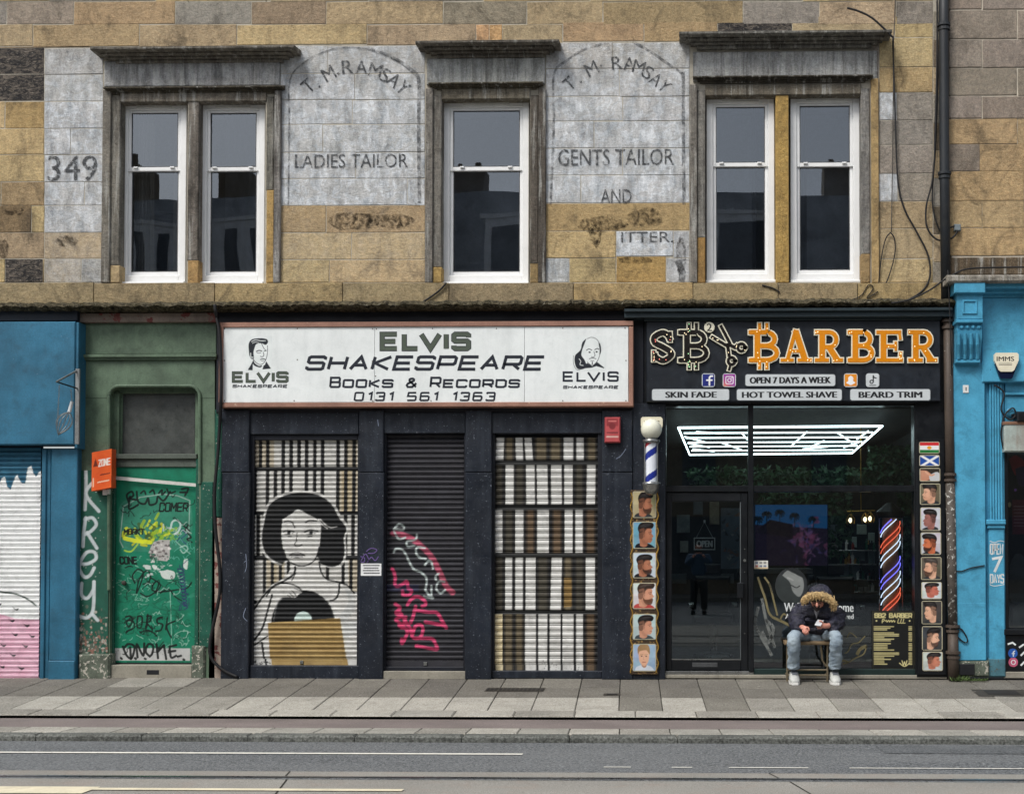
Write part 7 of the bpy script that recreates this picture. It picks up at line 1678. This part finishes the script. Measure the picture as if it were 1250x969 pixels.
# weeds at the foot of the downpipe
m = MB()
for _ in range(260):
    p = P(Rm.uniform(1162, 1205), 828, -.14+Rm.uniform(-.05, .06)); p.z = .0; d1 = Vector((Rm.gauss(0, .6), Rm.gauss(0, .5), Rm.uniform(.3, 1))).normalized(); k = Rm.uniform(.02, .07)*(1.2 if p.x < 3.1 else .6); s_ = Vector((Rm.uniform(-1, 1), Rm.uniform(-1, 1), 0)).normalized()*.008
    m.add([p, p+d1*k*.6+s_, p+d1*k, p+d1*k*.6-s_], [(0,1,2,3)])
tagp(m.build('weeds', paint('weed_green', S(76, 96, 50), .8, grime=0)), 'sparse green weeds growing at the foot of the downpipe', 'weeds', kind='stuff')

# ================= seated person on a stool
st = thing('stool', 'small wooden topped metal stool under the seated person', 'stool', (P(985, 822, -.22).x, -.22, 0))
M_wood = paint('worn_wood', S(132, 112, 84), .6, var=.2); M_tubeb = paint('bronze_tube', S(120, 110, 90), .4, metal=.5)
box('seat', M_wood, st, 958, 783, 1014, 787, -.26, .04, .01)
z_ = lambda y, x, py: P(x, py, y)
for x, y in ((961, -.22), (961, -.01), (1010, -.22), (1010, -.01)):
    pts = [P(x, 787, y), P(x, 812, y)]; e = Vector((pts[1].x, y, 0.0)); m = MB(); m.tube([pts[0], e], .013, 8); m.build('leg', M_tubeb, st)
for x in (961, 1010):
    m = MB(); a_ = P(x, 820, -.22); m.tube([(a_.x, -.22, .07), (a_.x, -.01, .07)], .011, 8); m.build('side_bar', M_tubeb, st)
for zb2 in (.07, .13):
    m = MB(); m.tube([(P(961, 800, -.22).x, -.22, zb2), (P(1010, 800, -.22).x, -.22, zb2)], .011, 8); m.build('cross_bar', M_tubeb, st)
m = MB(); m.tube([P(1002, 788, -.22), P(1004, 806, -.22), P(1008, 812, -.22), P(1012, 813, -.22)], .013, 8); m.build('bent_tube', M_tubeb, st)
def PQ(px, py, y): return P(px, py, y+.2)
pe = thing('person', 'seated person in a navy fur hooded parka and pale jeans looking down at a phone', 'person', (P(995, 830, -.2).x, -.2, 0))
M_parka = newmat('navy_parka'); b = NB(M_parka)
b.finish(b.mix(b.ramp(b.noise(14, 5), .3, .7), S(24, 26, 38), S(50, 50, 68)), .45, b.math('ADD', b.noise(22, 4, .6, 1, 1, 2.2, dist=.8), b.math('MULTIPLY', b.noise(60, 2), .3)), .9, .03, 0, .5)
M_jean = newmat('washed_jeans'); b = NB(M_jean)
b.finish(b.mix(b.math('MULTIPLY', b.ramp(b.noise(220, 2), .3, .7), .4), b.mix(b.ramp(b.noise(9, 6, .6, 1, 1, .4), .3, .7), S(88, 108, 128), S(158, 174, 184)), S(178, 188, 194)), .85, b.noise(16, 5, .6, 1, 1, 1.8, dist=1), .7, .02, 0, .2)
M_skin = paint('skin', S(200, 140, 122), .5, var=.12, scale=9, grime=.0, fine=80)
M_fur = paint('fur_tan', S(196, 170, 124), .95, var=.25, scale=20, grime=.25, grimecol=S(120, 92, 60)); M_shoe = paint('white_trainer', S(186, 188, 184), .5, var=.1, grime=.35, grimecol=S(120, 122, 120)); M_shoeg = paint('grey_trainer_panel', S(92, 96, 102), .6)
def N(px, py, y, r1, r2=None): return (PQ(px, py, y), r1, r2 or r1)
# body: head, neck, arms and hands as one surface
hN = [N(997, 770, -.16, .06), N(997, 752, -.22, .06), N(998, 741, -.32, .05), N(998, 733, -.43, .085), N(998, 737, -.5, .075),
      N(978, 746, -.28, .04), N(972, 759, -.38, .034), N(980, 766, -.55, .03), N(1017, 747, -.28, .04), N(1022, 760, -.38, .034), N(1009, 764, -.565, .03)]
def finger(base_i, seq, L):
    k = base_i
    for nd in seq: L.append(nd); hE.append((k, len(L)-1)); k = len(L)-1
hE = [(0,1),(1,2),(2,3),(3,4),(1,5),(5,6),(6,7),(1,8),(8,9),(9,10)]
hN.append(N(983, 767, -.58, .025, .018)); hE.append((7, 11)); hN.append(N(1005, 763.5, -.585, .025, .018)); hE.append((10, 12))
for dx, ln, yy_ in ((-3.2, 6.2, -.6), (-1.2, 7.6, -.61), (.9, 7.4, -.61), (2.8, 6, -.6)):
    finger(11, [N(983+dx, 769.5, yy_, .0095), N(983+dx*.9+.6, 769+ln*.45, yy_-.012, .0088), N(983+dx*.7+1.6, 769+ln*.75, yy_+.008, .0078)], hN)
finger(11, [N(986, 765, -.6, .0105), N(987.6, 767.5, -.615, .0095), N(987.6, 770, -.615, .008)], hN)
for i, (dy, ln) in enumerate(((-2.4, 5), (-.6, 6.4), (1.4, 6.2), (3.2, 5))):
    finger(12, [N(1002.5, 763.5+dy, -.6, .0095), N(1002-ln*.5, 763+dy*1.1, -.607, .0088), N(1002-ln*.85, 763.5+dy*1.05, -.59, .0078)], hN)
finger(12, [N(1004.5, 759.5, -.6, .0105), N(1002, 757.8, -.612, .0095), N(999.6, 757.6, -.612, .008)], hN)
skin('body', hN, hE, M_skin, pe, 2)
# parka
jN = [N(996.5, 771, -.19, .24, .19), N(996.5, 761, -.22, .255, .2), N(997, 750, -.26, .25, .19), N(998, 741, -.30, .2, .17), N(1000, 734, -.34, .13, .13),
      N(979, 743.5, -.28, .12), N(973.5, 752, -.33, .12), N(972.5, 760, -.40, .105), N(975.5, 764.5, -.47, .085), N(979.5, 766, -.525, .066),
      N(1015, 744.5, -.28, .12), N(1020.5, 753, -.33, .12), N(1021.5, 761, -.40, .105), N(1017, 764.5, -.47, .085), N(1011.5, 765, -.53, .066)]
skin('parka', jN, [(0,1),(1,2),(2,3),(3,4),(3,5),(5,6),(6,7),(7,8),(8,9),(3,10),(10,11),(11,12),(12,13),(13,14)], M_parka, pe, 3, fold=.02)
skin('hood', [N(1000, 738, -.30, .15, .14), N(1001, 728, -.36, .17, .15), N(1001, 721.5, -.42, .14, .12), N(1000.5, 719, -.45, .08)], [(0,1),(1,2),(2,3)], M_parka, pe, 3, fold=.008)
box('shirt', paint('grey_shirt', S(110, 112, 118), .8), pe, 993.8, 742, 1000, 752, -.475, -.3, .02) if False else None
m = MB(); a_ = PQ(996.8, 743, -.5); b2 = PQ(996.8, 755, -.47); m.add([a_+Vector((-.035, 0, 0)), a_+Vector((.035, 0, 0)), b2, a_+Vector((0, -.02, -.02))], [(0, 2, 3), (3, 2, 1)]); m.build('shirt', paint('grey_shirt', S(120, 122, 128), .8, grime=0), pe)
m = MB(); m.tube([PQ(996.6, 752, -.47), PQ(996.3, 762, -.46), PQ(996.3, 772, -.42)], .005, 5); m.build('zip', M_black, pe)
m = MB()
for s_ in (-1, 1):
    pts = [(PQ(998+s_*3, 739, -.5).x, -.485, PQ(998, 739, -.5).z)]
m.add([PQ(993, 738.5, -.565), PQ(1001, 738.5, -.565), PQ(1000.5, 744, -.56), PQ(997, 746.5, -.555), PQ(993.5, 744, -.56)], [(0, 4, 3, 2, 1)]); m.build('beard', paint('dark_beard', S(30, 24, 22), .9, grime=0), pe)
m = MB(); m.lathe([(.003, -.03), (.016, -.012), (.013, .01), (.005, .025)], PQ(997.3, 738, -.585), 10); m.build('nose', M_skin, pe, True)
m = MB(); m.tube([PQ(992.5, 736.3, -.575), PQ(994, 735.6, -.58), PQ(995.6, 736.2, -.58)], .005, 5); m.tube([PQ(999, 736.2, -.58), PQ(1000.6, 735.6, -.58), PQ(1002, 736.3, -.575)], .005, 5); m.build('eyebrows', M_black, pe)['kind'] = 'stuff'
m = MB(); m.lathe([(.01, .07), (.06, .05), (.075, .02), (.078, 0)], PQ(998, 734.5, -.5), 14); m.build('hair', paint('dark_hair', S(34, 28, 26), .9, grime=0), pe, True)
# fur trim: hundreds of tufts round the hood opening
m = MB(); arcpts = spline([(981, 731), (985, 727), (992, 724.5), (999, 724), (1007, 725.5), (1014, 729.5), (1018, 735), (1017, 738)], 10)
for i, (x, y) in enumerate(arcpts):
    dpt = -.52-.05*math.sin(math.pi*i/len(arcpts)); c_ = PQ(x, y+2, dpt)
    for k in range(44):
        d1 = Vector((Rm.gauss(0, 1), Rm.gauss(-.5, .8), Rm.gauss(-.15, 1))).normalized(); L1 = Rm.uniform(.018, .04); s_ = d1.cross(Vector((Rm.gauss(0, 1), Rm.gauss(0, 1), Rm.gauss(0, 1)))).normalized()*.006
        b0 = c_+Vector((Rm.gauss(0, .012), Rm.gauss(0, .012), Rm.gauss(0, .018))); m.add([b0+s_, b0-s_, b0+d1*L1+Vector((0, 0, -.012))], [(0,1,2)])
tagp(m.build('fur_trim', M_fur, pe), kind='stuff')
m = MB(); m.tube([PQ(x, y+2, -.51-.05*math.sin(math.pi*i/len(arcpts))) for i, (x, y) in enumerate(arcpts)], .038, 8); m.build('fur_core', M_fur, pe, True)
# jeans
skin('jeans', [N(996, 777, -.2, .13, .1), N(984, 777, -.24, .095, .085), N(974, 774, -.42, .086, .08), N(969.5, 775, -.56, .078), N(968.8, 784, -.56, .08), N(968.8, 798, -.5, .073), N(968.8, 811, -.45, .072), N(969, 817, -.44, .078),
               N(1008, 777, -.24, .095, .085), N(1016, 774, -.42, .086, .08), N(1020.5, 775, -.56, .078), N(1021, 784, -.56, .08), N(1020, 798, -.5, .073), N(1019, 811, -.45, .072), N(1018.6, 817, -.44, .078)],
     [(0,1),(1,2),(2,3),(3,4),(4,5),(5,6),(6,7),(0,8),(8,9),(9,10),(10,11),(11,12),(12,13),(13,14)], M_jean, pe, 3, fold=.012, fs=(12, 12, 20))
for x, s_ in ((969, -1), (1018.5, 1)):
    m = MB(); m.tube([PQ(x, 815, -.4), PQ(x, 823, -.4)], .045, 10); m.build('sock', M_black, pe, True)
    xx = P(x, 824, -.2).x
    V, F = [], []; secs = [(-.1, .04, .12), (-.14, .052, .155), (-.2, .056, .15), (-.26, .06, .115), (-.32, .062, .085), (-.37, .056, .065), (-.4, .034, .04)]
    n_ = 12
    for yy_, w_, h_ in secs:
        for k in range(n_):
            a_ = 2*math.pi*k/n_; cx_, cz_ = math.cos(a_), math.sin(a_); zb2 = zg(-yy_)
            V.append((xx+s_*(-.62-yy_+.16)*.12*0+w_*cx_*(1 if cz_ < .2 else .86), yy_, zb2+.012+(h_*(.5+.5*cz_) if cz_ > -.9 else 0)))
    for i in range(len(secs)-1):
        for k in range(n_): k2 = (k+1) % n_; F.append((i*n_+k, i*n_+k2, (i+1)*n_+k2, (i+1)*n_+k))
    F += [tuple(range(n_-1, -1, -1)), tuple((len(secs)-1)*n_+k for k in range(n_))]
    shoe = obj('shoe', V, F, M_shoe, pe, True)
    m = MB(); outl = [(xx-.05, -.1), (xx-.064, -.24), (xx-.062, -.34), (xx-.034, -.412), (xx+.034, -.412), (xx+.062, -.34), (xx+.064, -.24), (xx+.05, -.1)]
    m.v = [(a, b3, zg(-b3)+.002) for a, b3 in outl]+[(a*.98+xx*.02, b3, zg(-b3)+.028) for a, b3 in outl]; m.f = [tuple(range(7, -1, -1)), tuple(range(8, 16))]+[(i, (i+1) % 8, 8+(i+1) % 8, 8+i) for i in range(8)]
    m.build('sole', M_white, shoe)
    m = MB()
    for k in range(4): yy_ = -.17-.03*k; h_ = float(np.interp(-yy_, [.14, .2, .26, .32], [.155, .15, .115, .085])); zt2 = zg(-yy_)+.012+h_; m.tube([(xx-.034, yy_, zt2-.012), (xx, yy_-.004, zt2+.004), (xx+.034, yy_, zt2-.012)], .006, 5)
    m.build('laces', M_shoeg, shoe)
    m = MB()
    for k, yy_ in enumerate((-.15, -.2, -.26, -.31)):
        h_ = float(np.interp(-yy_, [.14, .2, .26, .32], [.155, .15, .115, .085])); m.v += [(xx-.03, yy_-.002, zg(-yy_)+.0135+h_*.985), (xx+.03, yy_-.002, zg(-yy_)+.0135+h_*.985)]
    m.f = [(2*k, 2*k+2, 2*k+3, 2*k+1) for k in range(3)]; m.v = [(a, b3-.004, c3+.003) for a, b3, c3 in m.v]; m.build('tongue', M_shoeg, shoe)
    for sd in (-1, 1):
        m = MB(); m.add([(xx+sd*.058, -.14, zg(.14)+.05), (xx+sd*.062, -.3, zg(.3)+.04), (xx+sd*.052, -.3, zg(.3)+.08), (xx+sd*.05, -.16, zg(.16)+.12)], [(0,1,2,3)]); m.build('side_panel', M_shoeg, shoe)
ph = thing('phone', 'pale phone held in the right hand of the seated person', 'phone', tuple(PQ(1000, 760, -.6)))
pA = PQ(1000.2, 760.6, -.6)
m = MB(); m.cbox(-.036, -.005, -.07, .036, .005, .07, .002); o = m.build('case', paint('phone_case', S(190, 192, 196), .3, grime=0), None)
o.parent = ph; o.location = (0, 0, 0); o.rotation_euler = (rad(-68), rad(8), rad(-18)); m = MB(); m.box(-.032, .0052, -.064, .032, .0058, .064); s2 = m.build('screen', M_black, None); s2.parent = o; s2.location = (0, .0055, 0)

# the photographer, standing just behind the camera, seen only mirrored in the shop door
fo = thing('person', 'photographer standing across the street in a blue jacket, mirrored in the glass door', 'person', (0, -15.42, zg(15)))
zz0 = zg(15)
def Q(x, z, y=-15.42): return Vector((x, y, zz0+z))
M_jk = paint('blue_jacket', S(58, 84, 112), .7, grime=0); M_trs = paint('dark_trousers', S(30, 32, 38), .8, grime=0)
skin('body', [(Q(0, 1.0), .05), (Q(0, 1.38), .07), (Q(0, 1.47), .055), (Q(0, 1.6, -15.4), .1), (Q(0, 1.66, -15.4), .085), (Q(.2, 1.36), .05), (Q(.26, 1.2, -15.3), .04), (Q(.09, 1.42, -15.16), .032), (Q(-.2, 1.36), .05), (Q(-.26, 1.2, -15.3), .04), (Q(-.09, 1.42, -15.16), .032)], [(0,1),(1,2),(2,3),(3,4),(1,5),(5,6),(6,7),(1,8),(8,9),(9,10)], M_skin, fo, 2)
skin('jacket', [(Q(0, .9), .2, .15), (Q(0, 1.1), .2, .15), (Q(0, 1.34), .22, .14), (Q(0, 1.43), .1), (Q(.21, 1.36), .1), (Q(.27, 1.19, -15.3), .08), (Q(.12, 1.38, -15.2), .06), (Q(-.21, 1.36), .1), (Q(-.27, 1.19, -15.3), .08), (Q(-.12, 1.38, -15.2), .06)], [(0,1),(1,2),(2,3),(2,4),(4,5),(5,6),(2,7),(7,8),(8,9)], M_jk, fo, 2)
skin('trousers', [(Q(0, .9), .17, .13), (Q(.1, .8), .12), (Q(.12, .45), .09), (Q(.13, .1), .075), (Q(-.1, .8), .12), (Q(-.12, .45), .09), (Q(-.13, .1), .075)], [(0,1),(1,2),(2,3),(0,4),(4,5),(5,6)], M_trs, fo, 2)
for x in (-.13, .13): MB().cbox(x-.05, -15.5, zz0, x+.05, -15.2, zz0+.1, .02).build('shoe', M_black, fo)
pc2 = thing('phone', 'dark phone raised by the photographer across the street', 'phone', (0, -15.1, 1.5)); MB().cbox(-.075, -15.11, 1.46, .075, -15.1, 1.54, .002).build('case', M_black, pc2)
